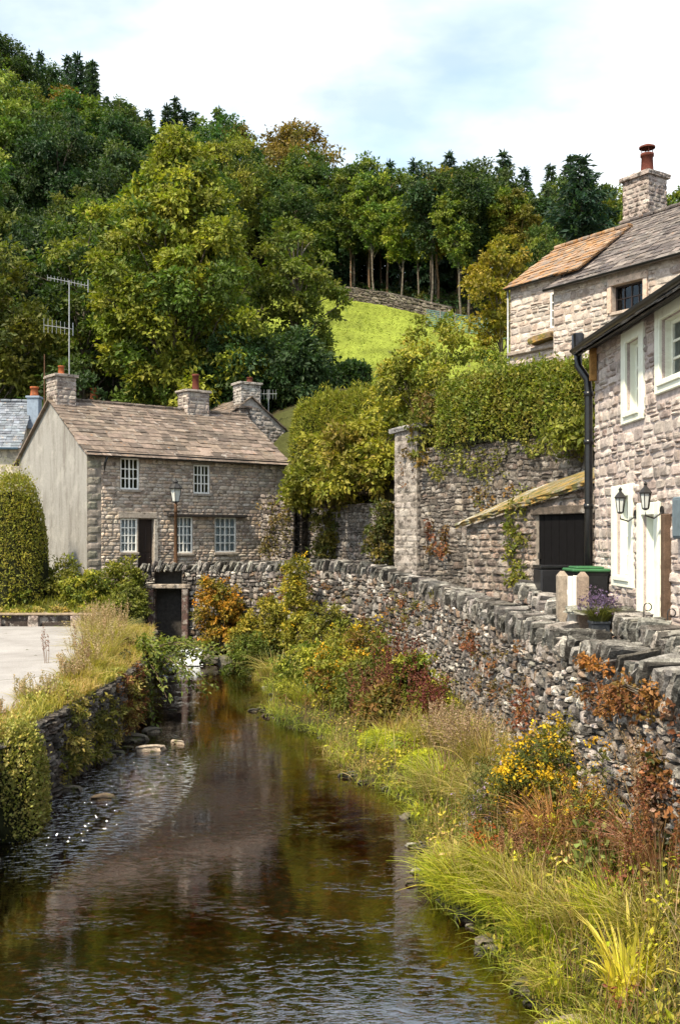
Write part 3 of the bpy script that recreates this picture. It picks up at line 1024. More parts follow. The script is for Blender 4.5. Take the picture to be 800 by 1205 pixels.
def axis_vals(segs):
    o = []
    for a, b, s in segs:
        o.append(np.arange(a, b, s))
    return np.unique(np.round(np.concatenate(o + [np.array([segs[-1][1]])]), 4))


def build_ground():
    xs = axis_vals([(-220, -60, 10), (-60, -14, 2), (-14, 9, .2), (9, 60, 2), (60, 220, 10)])
    ys = axis_vals([(-20, 4, 1.5), (4, 46, .25), (46, 130, 1.5), (130, 320, 8)])
    Xg, Yg = np.meshgrid(xs, ys, indexing='ij')
    Z = G(Xg, Yg)
    rng = rg(3)
    Z = Z + rng.normal(0, .025, Z.shape) * (Yg > 5)
    nx, ny = len(xs), len(ys)
    V = np.stack([Xg, Yg, Z], -1).reshape(-1, 3)
    i = np.arange(nx - 1)[:, None] * ny; j = np.arange(ny - 1)[None]
    q = np.stack([i + j, i + ny + j, i + ny + j + 1, i + j + 1], -1).reshape(-1, 4)
    # colours of the ground itself: meadow grass, woodland litter, bank soil
    x, y = V[:, 0], V[:, 1]
    xl = np.interp(y, YL, XLv); xr = np.interp(y, YR, XRv)
    c = np.tile(np.array([0.055, 0.06, 0.02]), (len(V), 1))
    wood = (y > 50)
    c[wood] = (0.04, 0.034, 0.018)
    top = 92 - (x + .4) * 1.62
    mead = (x > -6) & (x < 16) & (y > 55) & (y < top + 2)
    c[mead] = np.array([0.165, 0.20, 0.03]) * (1 + .22 * np.sin(x[mead] * .9 + np.sin(y[mead] * .5) * 2) * np.sin(y[mead] * .37 + 1) + rng.normal(0, .08, mead.sum()))[:, None]
    bank = (x > xr - .3) & (x < 3.2) & (y < 37)
    c[bank] = (0.05, 0.042, 0.02)
    edge = (np.abs(x - xr) < .45) & (y < 37)
    c[edge] = (0.032, 0.026, 0.016)
    lane = (x > np.interp(y, YW, XWv)) & (y < 37.4)
    c[lane & (y < 24)] = (0.20, 0.18, 0.155)
    inb = (x > xl - .1) & (x < xr - .2) & (y < 39)
    c[inb] = (0.09, 0.06, 0.03)
    fm = inb[q].all(1)
    mb = MB()
    mb.v.append(V); mb.c.append(c); mb.n = len(V)
    mb.q.append(q[~fm]); mb.qm.append(np.zeros((~fm).sum(), np.int32))
    g = mb.build('ground', 'ground', None, True)
    tag(g, kind='structure')
    b = MB(); b.v.append(V); b.c.append(c); b.n = len(V)
    b.q.append(q[fm]); b.qm.append(np.zeros(fm.sum(), np.int32))
    tag(b.build('river_bed', 'river_bed', None, True), kind='structure')


build_ground()

wb = MB()
wb.add([(-8.5, -18, 0), (3.6, -18, 0), (3.6, 36.0, 0), (-8.5, 36.0, 0)], [[0, 1, 2, 3]])
tag(wb.build('river_water', 'water'), kind='structure')
wb = MB()
wb.add([(-7.35, 36.0, .42), (-3.8, 36.0, .42), (-3.8, 38.6, .42), (-7.35, 38.6, .42)], [[0, 1, 2, 3]])
tag(wb.build('pool_water', 'water'), kind='structure')

# paved terrace, 4 mm above the ground
tb_ = MB()
ys = np.linspace(-14, 33.6, 56)
pts = []
for y in ys:
    xr_ = np.interp(y, [12, 15.6, 19.5, 26, 31, 33.6], [-5.8, -5.6, -5.4, -6.2, -7.3, -7.85])
    pts.append((-20, y, 1.5)); pts.append((xr_ + .12 * math.sin(y * 2.1), y, 1.5))
tb_.add(pts, [[2 * i, 2 * i + 1, 2 * i + 3, 2 * i + 2] for i in range(len(ys) - 1)], c=(.4, .4, .4))
tag(tb_.build('terrace_paving', 'paving'), kind='structure')


# ------------------------------------------------------------------ dry stone walls
def path_map(path):
    P = np.asarray(path, float)
    seg = np.linalg.norm(np.diff(P, axis=0), axis=1); cum = np.concatenate([[0], np.cumsum(seg)])
    # smooth resample
    s = np.linspace(0, cum[-1], max(2, int(cum[-1] / .4)))
    X = np.interp(s, cum, P[:, 0]); Yv = np.interp(s, cum, P[:, 1])
    if len(s) > 8:
        k = np.array([1, 2, 3, 2, 1]) / 9
        Xp = np.pad(X, 2, mode='edge'); Yp = np.pad(Yv, 2, mode='edge')
        X2 = np.convolve(Xp, k, 'valid'); Y2 = np.convolve(Yp, k, 'valid')
        X2[0], X2[-1], Y2[0], Y2[-1] = X[0], X[-1], Yv[0], Yv[-1]
        X, Yv = X2, Y2
    T = nrm(np.stack([np.gradient(X), np.gradient(Yv)], 1))

    def f(u):
        x = np.interp(u, s, X); y = np.interp(u, s, Yv)
        tx = np.interp(u, s, T[:, 0]); ty = np.interp(u, s, T[:, 1])
        t = nrm(np.stack([tx, ty], -1))
        return x, y, t
    return f, s[-1]


STONE_GREY = [(0.175, 0.156, 0.142), (0.22, 0.197, 0.178), (0.115, 0.104, 0.096), (0.285, 0.255, 0.23), (0.195, 0.163, 0.14), (0.40, 0.365, 0.33), (0.085, 0.076, 0.07), (0.21, 0.15, 0.11)]


def dry_wall(name, label, path, zbot, ztop, seed, ch=.13, sl=.24, depth=.07, thick=.42, coping=True, cop_h=.26, cop_t=.075, mat='river_stone', cols=STONE_GREY, wob=.018, K=5, two=False, side=1, holes=(), cat='wall', wall_col=(0.05, 0.045, 0.04), tilt=.45, slabs=False, split=.45, rnd=.24, pj=.08):
    """side=+1: the face looks to the left of the path direction"""
    rng = rg(seed)
    f, Lw = path_map(path)
    zb = zbot if callable(zbot) else (lambda u: np.full(np.shape(u), zbot))
    zt = ztop if callable(ztop) else (lambda u: np.full(np.shape(u), ztop))
    hmax = 1.0
    Hn = float(np.mean(zt(np.linspace(0, Lw, 9)) - zb(np.linspace(0, Lw, 9))))

    def mp(sgn, off):
        def g(u, v, d):
            u = np.asarray(u, float)
            x, y, t = f(np.clip(u, 0, Lw))
            nx, ny = -t[..., 1] * sgn, t[..., 0] * sgn
            z = zb(u) + (zt(u) - zb(u)) * (np.asarray(v) / Hn)
            o = np.asarray(d) - off
            return np.stack([x + nx * o, y + ny * o, z], -1)
        return g
    root = thing(name, label, cat, (*[float(a) for a in path[0][:2]], float(zb(np.array([0.0]))[0])))
    mb = MB()
    fronts = [(side, 0.0)] + ([(-side, thick)] if two else [])
    for sg, off in fronts:
        g = mp(sg, off)
        if sg != side:
            g = mp(sg, -0.0 + thick) if False else (lambda gg: (lambda u, v, d: gg(u, v, d)))(mp(sg, -thick))
        us = np.linspace(0, Lw, max(3, int(Lw / .5)))
        U2 = np.repeat(us, 2); V2 = np.tile([0, Hn], len(us))
        ok = [i for i in range(len(us) - 1) if not any(a < (us[i] + us[i + 1]) / 2 < b for a, b, c, d in holes)]
        mb.add(g(U2, V2, np.full(len(U2), -.02)), [[2 * i, 2 * i + 2, 2 * i + 3, 2 * i + 1] for i in ok], c=wall_col, m=1)
        Q = courses(Lw, Hn, ch, sl, rng, holes, None, wob, .004, .6, split=split, cj=.10, var=(.35, 1.9))
        pillows(mb, g, Q, depth * rng.uniform(.3, 1.5, len(Q)), pal(rng, len(Q), cols, .2), rng, K, rnd, .08, pj)
    # back and top sheet so the wall is solid
    gb = mp(side, thick)
    us = np.linspace(0, Lw, max(3, int(Lw / .5)))
    U2 = np.repeat(us, 2)
    if not two:
        mb.add(gb(U2, np.tile([0, Hn], len(us)), np.zeros(len(U2))), [[2 * i, 2 * i + 2, 2 * i + 3, 2 * i + 1] for i in range(len(us) - 1)], c=wall_col, m=1)
    A = mp(side, 0)(us, np.full(len(us), Hn), np.full(len(us), -.02)); B = gb(us, np.full(len(us), Hn), np.zeros(len(us)))
    mb.add(np.stack([A, B], 1).reshape(-1, 3), [[2 * i, 2 * i + 2, 2 * i + 3, 2 * i + 1] for i in range(len(us) - 1)], c=wall_col, m=1)
    part(mb, 'stonework', [mat, 'mortar'], root)
    if coping:
        cb = MB(); C, Ax, H = [], [], []
        u = 0.02
        while u < Lw - .03:
            th = cop_t * rng.uniform(.55, 1.5)
            x, y, t = f(np.array([u]))
            t3 = np.array([t[0, 0], t[0, 1], 0]); n3 = np.array([-t[0, 1] * side, t[0, 0] * side, 0])
            z = float(zt(np.array([u]))[0])
            hh = cop_h * rng.uniform(.62, 1.25)
            if slabs:
                th = rng.uniform(.3, .6); hh = cop_h
                C.append(np.array([x[0], y[0], z + hh * .5]) - n3 * (thick * .5 - .02) + t3 * th / 2)
                Ax.append(np.stack([t3, n3, [0, 0, 1]])); H.append([th / 2 - .005, thick * .5 + .06 + rng.normal(0, .015), hh / 2])
                u += th; continue
            lean = tilt + rng.normal(0, .10)
            a = nrm(t3 * math.cos(lean) + np.array([0, 0, 1]) * math.sin(lean))
            b = nrm(np.cross(n3, a)); b = b if b[2] > 0 else -b
            yaw = rng.normal(0, .2)
            a2 = nrm(a + n3 * yaw); n2 = nrm(n3 - a * yaw)
            C.append(np.array([x[0], y[0], z + hh * .42]) - n3 * (thick * .5 - rng.normal(0.02, .03)) + t3 * 0)
            Ax.append(np.stack([a2, n2, np.cross(a2, n2)])); H.append([th / 2, thick * .5 * rng.uniform(.9, 1.2) + .03, hh * .58])
            u += th * 1.22 / max(math.cos(lean), .5)
        rough_boxes(cb, np.array(C), np.array(Ax), np.array(H), pal(rng, len(C), [(0.18, 0.168, 0.155), (0.23, 0.215, 0.195), (0.125, 0.117, 0.108), (0.28, 0.26, 0.235), (0.095, 0.088, 0.08)], .25), rng, .22, .07)
        part(cb, 'coping', 'coping_stone', root)
    return root


wf, WL = path_map(WALL)


def wy(u):
    return wf(np.clip(np.asarray(u, float), 0, WL))[1]


def wx(u):
    return wf(np.clip(np.asarray(u, float), 0, WL))[0]


def w_top(u):
    y = wy(u); x = wx(u)
    return np.interp(y, [-5, 10, 18, 26, 29, 31.5, 34, 37, 38], [2.85, 2.85, 2.85, 2.9, 3.1, 3.36, 3.36, 3.2, 3.25]) - .0 * x


def w_bot(u):
    y = wy(u); x = wx(u)
    return np.interp(y, [-5, 10, 16, 25, 34, 37], [.9, .8, .4, .3, .3, .3])


# culvert hole in the wall: x -6.75..-5.85
uu = np.linspace(0, WL, 2000); xx = wx(uu); yy = wy(uu)
sel_ = (yy > 37) & (xx < -5.75) & (xx > -6.75)
c0, c1 = uu[sel_].min(), uu[sel_].max()
dry_wall('river_wall', 'long grey dry stone wall with slanted coping stones along the right bank of the river', WALL, w_bot, w_top, 11, ch=.15, sl=.18, depth=.075, thick=.45, side=1, holes=[(c0, c1, -1, 2.28)], wob=.03, cop_h=.30, cop_t=.085, rnd=.3, pj=.1)

# culvert: timber head beam and stone cheeks, near-black slabs behind paint the shade inside
cv = thing('culvert', 'dark square culvert opening under the cottage garden wall at the head of the river', 'culvert', (-6.25, 37.4, .4))
mb = MB()
for x0, x1 in ((-6.98, -6.78), (-5.74, -5.5)):
    abox(mb, x0, x1, 37.0, 38.6, .1, 2.56, (0.13, 0.08, 0.07), ch=.03)
part(mb, 'cheek_walls', 'retaining_stone', cv)
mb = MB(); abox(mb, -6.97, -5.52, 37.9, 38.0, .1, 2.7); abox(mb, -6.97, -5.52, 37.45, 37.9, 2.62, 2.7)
part(mb, 'passage_shade', 'unlit_black', cv)
mb = MB(); abox(mb, -7.05, -5.42, 36.98, 37.42, 2.56, 2.72, (0.30, 0.25, 0.2), ch=.03)
part(mb, 'head_beam', 'retaining_stone', cv)

# weir of stones with foam running over it
rng = rg(55)
w_ = thing('weir', 'low stone weir with white foaming water at the head of the river', 'weir', (-5.9, 35.9, 0))
mb = MB(); n = 26
C = np.stack([rng.uniform(-7.4, -4.0, n), rng.uniform(35.5, 36.2, n), rng.uniform(.0, .28, n)], 1)
A = np.tile(I3, (n, 1, 1)); rough_boxes(mb, C, A, np.stack([rng.uniform(.15, .4, n), rng.uniform(.15, .3, n), rng.uniform(.1, .2, n)], 1), pal(rng, n, [(0.1, 0.09, 0.07), (.16, .15, .12)]), rng, .5, .1)
part(mb, 'stones', 'rock', w_)
mb = MB()
k = 30
for i in range(k):
    x = -6.9 + 2.0 * i / (k - 1)
    hh = .46 + .04 * math.sin(i * 1.7)
    mb.add([(x - .06, 36.3, hh), (x + .06, 36.3, hh), (x + .06, 35.75, hh - .02 + rng.normal(0, .02)), (x - .06, 35.75, hh - .02 + rng.normal(0, .02)), (x + .06, 35.3, .06), (x - .06, 35.3, .06)], [[0, 1, 2, 3], [3, 2, 4, 5]])
for i in range(60):
    a = rng.uniform(0, 1); box(mb, (-6.9 + 2.1 * rng.random(), 35.1 + .3 * rng.random(), .03), I3, (rng.uniform(.03, .15), rng.uniform(.02, .06), .015), ch=.01)
part(mb, 'foam', 'foam', w_)

# retaining walls
RET = [(8.2, 22.5), (6.1, 25), (2.6, 29.25), (1.62, 30.43)]
dry_wall('retaining_wall', 'high brown stone retaining wall below the clipped hedge', RET, 2.6, 7.0, 21, ch=.2, sl=.25, depth=.035, thick=.6, coping=False, mat='retaining_stone', cols=[(0.15, 0.13, 0.113), (0.125, 0.108, 0.094), (0.18, 0.155, 0.134), (0.20, 0.172, 0.142), (0.10, 0.088, 0.077), (0.15, 0.118, 0.096)], wob=.03, wall_col=(0.17, 0.145, 0.125), split=.6)
RET2 = [(1.75, 30.6), (1.6, 31.6), (-1.5, 40), (-1.9, 42.0)]
dry_wall('garden_retaining_wall', 'shaded stone retaining wall under the overhanging bushes beside the cottage', RET2, 2.5, 5.55, 22, ch=.17, sl=.32, depth=.05, thick=.5, coping=False, mat='retaining_stone', cols=[(0.16, 0.14, 0.125), (0.12, 0.105, 0.095), (0.2, 0.17, 0.15), (0.14, 0.11, 0.09)], wob=.015, wall_col=(0.12, 0.105, 0.09))

# pillar on the end of the retaining wall
pl = thing('stone_pillar', 'tall square stone pillar with sloping slab cap at the end of the retaining wall', 'pillar', (2.05, 29.9, 2.6))
mb = MB()
pu = nrm(np.array([.64, -.77, 0])); pn = np.array([-.77, -.64, 0])
pc = np.array([2.28, 30.15, 0])
for (u_, n_, w_l) in ((pu, pn, .95), (-pn, -pu if False else pu * -1, .95), (pn, pu, .95)):
    O = pc - u_ * .475 + n_ * .475 + np.array([0, 0, 2.6])
    Q = courses(.95, 5.0, .26, .42, rg(31), (), None, 0, .008, .2)
    pillows(mb, planar(O, u_, (0, 0, 1), n_), Q, np.full(len(Q), .018), pal(rg(32), len(Q), [(0.30, 0.265, 0.24), (0.27, 0.235, 0.21), (.33, .29, .26)], .06), rg(33), 4, .1, .05, .015)
box(mb, pc + np.array([0, 0, 5.1]), np.stack([pu, pn, [0, 0, 1]]), (.47, .47, 2.5), (.25, .22, .19), 1)
part(mb, 'shaft', ['retaining_stone', 'mortar'], pl)
mb = MB()
tz = nrm(np.array([0, 0, 1]) + pn * .12 + pu * -.1)
tu = nrm(pu - tz * np.dot(pu, tz)); tn = np.cross(tz, tu)
rough_boxes(mb, np.array([pc + np.array([0, 0, 7.7])]), np.array([np.stack([tu, tn, tz])]), np.array([[.62, .6, .07]]), np.array([[.27, .26, .26]]), rg(1), 0.05, .02)
part(mb, 'cap_slab', 'coping_stone', pl)

# inner garden walls by the lane
dry_wall('lane_wall', 'low dry stone wall with slanted coping beside the pale cottage door', [(4.0, 4), (3.98, 15.1)], 2.7, lambda u: np.interp(u, [0, 11.1], [2.78, 3.12]), 41, ch=.12, sl=.2, depth=.07, thick=.42, side=1, two=True, cop_h=.26)
dry_wall('stub_wall', 'short sloping dry stone wall between outhouse and gate posts', [(3.78, 17.9), (3.45, 19.9)], 2.6, lambda u: np.interp(u, [0, 2.05], [3.02, 3.42]), 42, ch=.12, sl=.2, depth=.07, thick=.4, side=1, two=True, cop_h=.24, cop_t=.09)
dry_wall('cross_wall', 'short stone wall with flat slab top behind the lavender pot', [(4.86, 16.75), (4.12, 16.75)], 2.6, 3.2, 43, ch=.13, sl=.2, depth=.06, thick=.4, side=1, two=True, slabs=True, cop_h=.12)
# wall at the top of the meadow
dry_wall('meadow_wall', 'dark dry stone field wall along the top edge of the bright meadow', [(8.5, 77.8), (3.4, 86), (-1.2, 93)], lambda u: G(*path_map([(8.5, 77.8), (3.4, 86), (-1.2, 93)])[0](u)[:2]) - .3, lambda u: G(*path_map([(8.5, 77.8), (3.4, 86), (-1.2, 93)])[0](u)[:2]) + 1.15, 44, ch=.25, sl=.5, depth=.1, thick=.5, coping=False, K=4, cols=[(0.13, 0.11, 0.09), (0.1, 0.085, 0.07), (.17, .15, .12)])
# left river wall under the terrace
LW = [(np.interp(y, YL, XLv) + .03, y) for y in np.arange(8, 34.1, 1.0)]
dry_wall('terrace_wall', 'low stone river wall under the paved terrace on the left bank', LW, -.4, 1.42, 45, ch=.14, sl=.26, depth=.07, thick=.4, side=-1, coping=False, cols=[(0.12, 0.1, 0.085), (0.16, 0.14, 0.12), (.09, .08, .07)])
# ivy yard wall right of the cottage
dry_wall('yard_wall', 'tall rough stone yard wall with plants growing beside the cottage corner', [(-1.75, 38.2), (-3.05, 39.4)], 2.4, lambda u: np.interp(u, [0, 1.8], [5.9, 6.1]), 46, ch=.17, sl=.3, depth=.06, thick=.45, side=1, two=True, coping=False, mat='retaining_stone', cols=[(0.24, 0.2, 0.17), (0.18, 0.15, 0.13), (.3, .25, .21), (.14, .11, .1)])


# ------------------------------------------------------------------ windows and houses
def window(parent, O, U, Nn, u0, v0, w, h, nx, ny, fw=.05, mw=.022, recess=.12, mat='white_paint', curtain=False, sill=True, sillmat='house_stone', sillcol=(.36, .32, .28), name='window'):
    """frame with glazing bars set back in its opening; panes, sill and curtain are sub-parts"""
    O, U, Nn = (np.asarray(x, float) for x in (O, U, Nn)); Z = np.array([0, 0, 1.0])
    A = np.stack([U, Nn, Z])
    p = lambda u, v, d: O + U * u + Z * v + Nn * d
    mb = MB(); d = -recess
    cx, cz = u0 + w / 2, v0 + h / 2
    for du in (fw / 2, w - fw / 2):
        box(mb, p(u0 + du, cz, d), A, (fw / 2, .035, h / 2), ch=.006)
    for dv in (fw / 2, h - fw / 2):
        box(mb, p(cx, v0 + dv, d), A, (w / 2 - fw, .033, fw / 2), ch=.006)
    iw, ih = w - 2 * fw, h - 2 * fw
    for i in range(1, nx):
        ww = mw * (1.7 if (nx % 2 == 0 and i == nx // 2) else 1)
        box(mb, p(u0 + fw + iw * i / nx, cz, d), A, (ww / 2, .02, ih / 2))
    for j in range(1, ny):
        box(mb, p(cx, v0 + fw + ih * j / ny, d), A, (iw / 2, .023, mw * .62))
    win = part(mb, name, mat, parent)
    mb = MB(); box(mb, p(cx, cz, d - .005), A, (iw / 2 + .004, .003, ih / 2 + .004))
    g = MB()
    q = [p(u0 + fw, v0 + fw, d - .005), p(u0 + w - fw, v0 + fw, d - .005), p(u0 + w - fw, v0 + h - fw, d - .005), p(u0 + fw, v0 + h - fw, d - .005)]
    g.add(q, [[0, 1, 2, 3]]); part(g, 'pane', 'glass', win)
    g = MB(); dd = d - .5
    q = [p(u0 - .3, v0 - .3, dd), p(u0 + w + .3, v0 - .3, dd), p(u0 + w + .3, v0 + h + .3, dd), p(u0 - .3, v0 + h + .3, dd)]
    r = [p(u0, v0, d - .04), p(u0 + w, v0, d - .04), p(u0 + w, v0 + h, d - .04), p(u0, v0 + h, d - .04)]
    g.add(q + r, [[0, 1, 2, 3], [0, 4, 5, 1], [1, 5, 6, 2], [2, 6, 7, 3], [3, 7, 4, 0]]); part(g, 'room_shade', 'unlit_black', win)  # near-black box, the unlit room's shade put into its colour
    if curtain:
        g = MB(); n = 26
        for (a, b) in curtain:
            g = MB()
            us = np.linspace(u0 + w * a, u0 + w * b, n)
            V = []
            for i, u in enumerate(us):
                k = .012 * math.sin(i * 1.9)
                V.append(p(u, v0 + .02, d - .12 + k)); V.append(p(u, v0 + h - .02, d - .12 + k))
            g.add(V, [[2 * i, 2 * i + 2, 2 * i + 3, 2 * i + 1] for i in range(n - 1)])
            part(g, 'curtain', 'curtain', win)
    if sill:
        g = MB(); box(g, p(cx, v0 - .05, -.02), A, (w / 2 + .05, .10, .045), sillcol, ch=.012)
        part(g, 'sill', sillmat, win)
    return win


def chimney(parent, c, hw, hd, zb, zt, U, cols, mat, pots, seed, cap=.1, potmat='terracotta'):
    """stone stack with projecting cap and clay pots"""
    c = np.asarray(c, float); U = np.asarray(U, float); Nn = np.array([U[1], -U[0], 0]); rng = rg(seed)
    mb = MB(); A = np.stack([U, Nn, [0, 0, 1]])
    box(mb, (c[0], c[1], (zb + zt) / 2), A, (hw - .03, hd - .03, (zt - zb) / 2), cols[0], 1)
    for (u_, n_, a, b) in ((U, Nn, hw, hd), (-U, -Nn, hw, hd), (Nn, -U, hd, hw), (-Nn, U, hd, hw)):
        O = np.array([c[0], c[1], zb]) - u_ * a + n_ * (b - .03)
        Q = courses(2 * a, zt - zb, .16, .28, rng, (), None, 0, .008, .2)
        pillows(mb, planar(O, u_, (0, 0, 1), n_), Q, np.full(len(Q), .03), pal(rng, len(Q), cols, .12), rng, 4, .1, .03, .02)
    ch = part(mb, 'chimney', [mat, 'mortar'], parent)
    mb = MB()
    rough_boxes(mb, np.array([[c[0], c[1], zt + cap / 2]]), np.array([A]), np.array([[hw + .07, hd + .07, cap / 2]]), np.array([cols[0]]), rng, .05, .015)
    part(mb, 'cap', mat, ch)
    for (du, r, h, style) in pots:
        mb = MB()
        b = np.array([c[0], c[1], zt + cap]) + U * du
        prof = [(r * 1.15, 0), (r * 1.1, .08), (r, .12), (r * .88, h * .85), (r * 1.05, h * .87), (r * 1.05, h), (r * .8, h), (r * .75, h * .7)]
        lathe(mb, b, prof, 14)
        if style == 'cowl':
            for k in range(4):
                a = k * PI / 2
                tube(mb, [b + np.array([math.cos(a) * r * .85, math.sin(a) * r * .85, h]), b + np.array([math.cos(a) * r * .85, math.sin(a) * r * .85, h + .2])], .015, 4)
            lathe(mb, b + np.array([0, 0, h + .18]), [(r * 1.25, 0), (r * 1.25, .05), (r * .5, .12), (0.01, .13)], 14)
        part(mb, 'chimney_pot', potmat, ch, True)
    return ch


def shell(parent, O, U, Nn, Lw, Wd, H, rise, col, mat, zb=0.0, front=False, name='rear_walls', inset=.02):
    """back wall and the two gable ends"""
    O, U, Nn = (np.asarray(x, float) for x in (O, U, Nn)); Z = np.array([0, 0, 1.0])
    p = lambda u, d, v: O + U * u - Nn * d + Z * v
    mb = MB()
    for u in (inset, Lw - inset):
        V = [p(u, .01, zb), p(u, Wd, zb), p(u, Wd, H), p(u, Wd / 2, H + rise), p(u, .01, H)]
        mb.add(V, [[0, 1, 2, 4]], [[4, 2, 3]], c=col)
    mb.add([p(inset, Wd, zb), p(Lw - inset, Wd, zb), p(Lw - inset, Wd, H), p(inset, Wd, H)], [[0, 1, 2, 3]], c=col)
    if front:
        mb.add([p(inset, .01, zb), p(Lw - inset, .01, zb), p(Lw - inset, .01, H), p(inset, .01, H)], [[0, 1, 2, 3]], c=col)
    return part(mb, name, mat, parent)


def roof(parent, O, U, Nn, Lw, Wd, H, rise, seed, cols, mat, e=(.32, .2), w=(.3, .6), over=.22, verge=.12, th=.03, sag=0.0, name='roof', back_slates=False):
    """two slopes: slates on the front one, slab under both; ridge stones"""
    O, U, Nn = (np.asarray(x, float) for x in (O, U, Nn)); Z = np.array([0, 0, 1.0])
    rng = rg(seed)
    half = Wd / 2
    S = nrm(-Nn * half + Z * rise); SL = math.hypot(half, rise)
    Nr = nrm(np.cross(U, S)); Nr = Nr if Nr[2] > 0 else -Nr
    k = over / half * SL
    E = O + Z * H - S * k - U * verge
    mb = MB()
    slates(mb, E, U, S, Nr, Lw + 2 * verge, SL + k, e[0], e[1], w[0], w[1], cols, rng, th)
    A = np.stack([U, S, Nr])
    box(mb, E + U * (Lw / 2 + verge) + S * (SL + k) / 2 - Nr * .02, A, (Lw / 2 + verge - .02, (SL + k) / 2 - .01, .015), np.asarray(cols[0]) * .6)
    Sb = nrm(Nn * half + Z * rise); Nb = nrm(np.cross(Sb, U)); Nb = Nb if Nb[2] > 0 else -Nb
    Eb = O - Nn * Wd + Z * H - Sb * k - U * verge
    if back_slates:
        slates(mb, Eb + U * (Lw + 2 * verge), -U, Sb, Nb, Lw + 2 * verge, SL + k, e[0], e[1], w[0], w[1], cols, rng, th)
    box(mb, Eb + U * (Lw / 2 + verge) + Sb * (SL + k) / 2, np.stack([U, Sb, Nb]), (Lw / 2 + verge, (SL + k) / 2 - .012, .03), cols[0])
    rf = part(mb, name, mat, parent)
    mb = MB()
    n = int((Lw + 2 * verge) / .45)
    C = np.array([O - Nn * half + Z * (H + rise + .06) + U * (-verge + (i + .5) * (Lw + 2 * verge) / n) for i in range(n)])
    rough_boxes(mb, C, np.tile(np.stack([U, Nn, Z]), (n, 1, 1)), np.tile([(Lw + 2 * verge) / n / 2 - .006, .13, .05], (n, 1)), pal(rng, n, cols, .1), rng, .3, .03, lo=True)
    part(mb, 'ridge_stones', mat, rf)
    return rf, E, S, Nr


def gutter(parent, a, b, mat='black_gloss', r=.055, name='gutter'):
    mb = MB(); a = np.asarray(a, float); b = np.asarray(b, float)
    n = nrm(np.cross(nrm(b - a), [0, 0, 1]))
    ang = np.linspace(PI, 2 * PI, 8)
    V = []
    for p in (a, b):
        for t in ang: V.append(p + n * r * math.cos(t) + np.array([0, 0, r * math.sin(t)]))
        for t in ang[::-1]: V.append(p + n * (r - .008) * math.cos(t) + np.array([0, 0, (r - .008) * math.sin(t)]))
    k = 16
    mb.add(V, [[i, (i + 1) % k, k + (i + 1) % k, k + i] for i in range(k)] + [[i, i + 1, 14 - i, 15 - i] for i in range(7)] + [[k + 15 - i, k + 14 - i, k + i + 1, k + i] for i in range(7)])
    return part(mb, name, mat, parent)


Z3 = np.array([0, 0, 1.0])

# ---- the cottage across the river head
cu = nrm(np.array([6.86, 5.5, 0])); cn = np.array([cu[1], -cu[0], 0])     # along the front; outward
CO = np.array([-9.16, 37.0, 2.45]); CL, CW, CH, CRISE = 8.85, 6.5, 5.13, 2.2
cot = thing('stone_cottage', 'two storey stone cottage with pale rendered gable and white small paned windows', 'house', CO)


def c_uv(px, py):
    """photo pixel -> (u, v) on the cottage front"""
    a = (px - 400) / F
    # CO + u*cu : x/y = a
    u = (a * CO[1] - CO[0]) / (cu[0] - a * cu[1])
    Y = CO[1] + u * cu[1]
    return u, EYE + (630 - py) / F * Y - CO[2]


def c_rect(x0, y0, x1, y1):
    u0, v1 = c_uv(x0, y0); u1, _ = c_uv(x1, y0)
    um, v0 = c_uv((x0 + x1) / 2, y1); _, v1 = c_uv((x0 + x1) / 2, y0)
    return [u0, u1, v0, v1]


r_up1 = c_rect(142, 539, 164, 576); r_up2 = c_rect(228, 547, 247, 581)
r_g1 = c_rect(142, 610, 162, 650); r_door = c_rect(163, 611, 181, 668); r_g2 = c_rect(206, 608, 227, 651); r_g3 = c_rect(253, 609, 278, 650)
r_door[2] = .25
holes = [tuple(r) for r in (r_up1, r_up2, r_g1, r_door, r_g2, r_g3)]
mb = MB(); mp = planar(CO, cu, Z3, cn)
wall_holes(mb, mp, CL, CH, holes, .3, (0.26, 0.22, 0.185), 1)
COTC = [(0.42, 0.34, 0.27), (0.37, 0.295, 0.235), (0.47, 0.385, 0.31), (0.28, 0.22, 0.18), (0.44, 0.33, 0.25), (0.38, 0.33, 0.28), (0.52, 0.435, 0.36)]
rng = rg(101)
qh = holes + [(-.1, .55, -1, 9), (CL - .45, CL + .1, -1, 9)]
Q = courses(CL, CH - .08, .125, .27, rng, qh, None, 0, .007, .25)
pillows(mb, mp, Q, .03 * rng.uniform(.5, 1.5, len(Q)), pal(rng, len(Q), COTC, .14), rng, 4, .12, .04, .03)
# quoins
for a, b in ((0.0, .55), (CL - .45, CL)):
    v = 0.0; k = 0; qs = []
    while v < CH - .1:
        h = .3; ww = (b - a) * (1 if k % 2 else .72)
        e = min(v + h, CH - .08)
        if a == 0: qs.append([(0, v + .006), (ww, v + .006), (ww, e - .006), (0, e - .006)])
        else: qs.append([(b - ww, v + .006), (b, v + .006), (b, e - .006), (b - ww, e - .006)])
        v += h; k += 1
    qs = np.array(qs)
    pillows(mb, mp, qs, np.full(len(qs), .035), pal(rng, len(qs), [(0.27, 0.235, 0.2), (0.22, 0.195, 0.16), (.2, .19, .15)], .1), rng, 4, .05, .04, .02)
part(mb, 'front_wall', ['cottage_stone', 'mortar'], cot)
shell(cot, CO, cu, cn, CL, CW, CH, CRISE, (0.285, 0.275, 0.26), 'gable_render', name='gable_walls', inset=0.0)
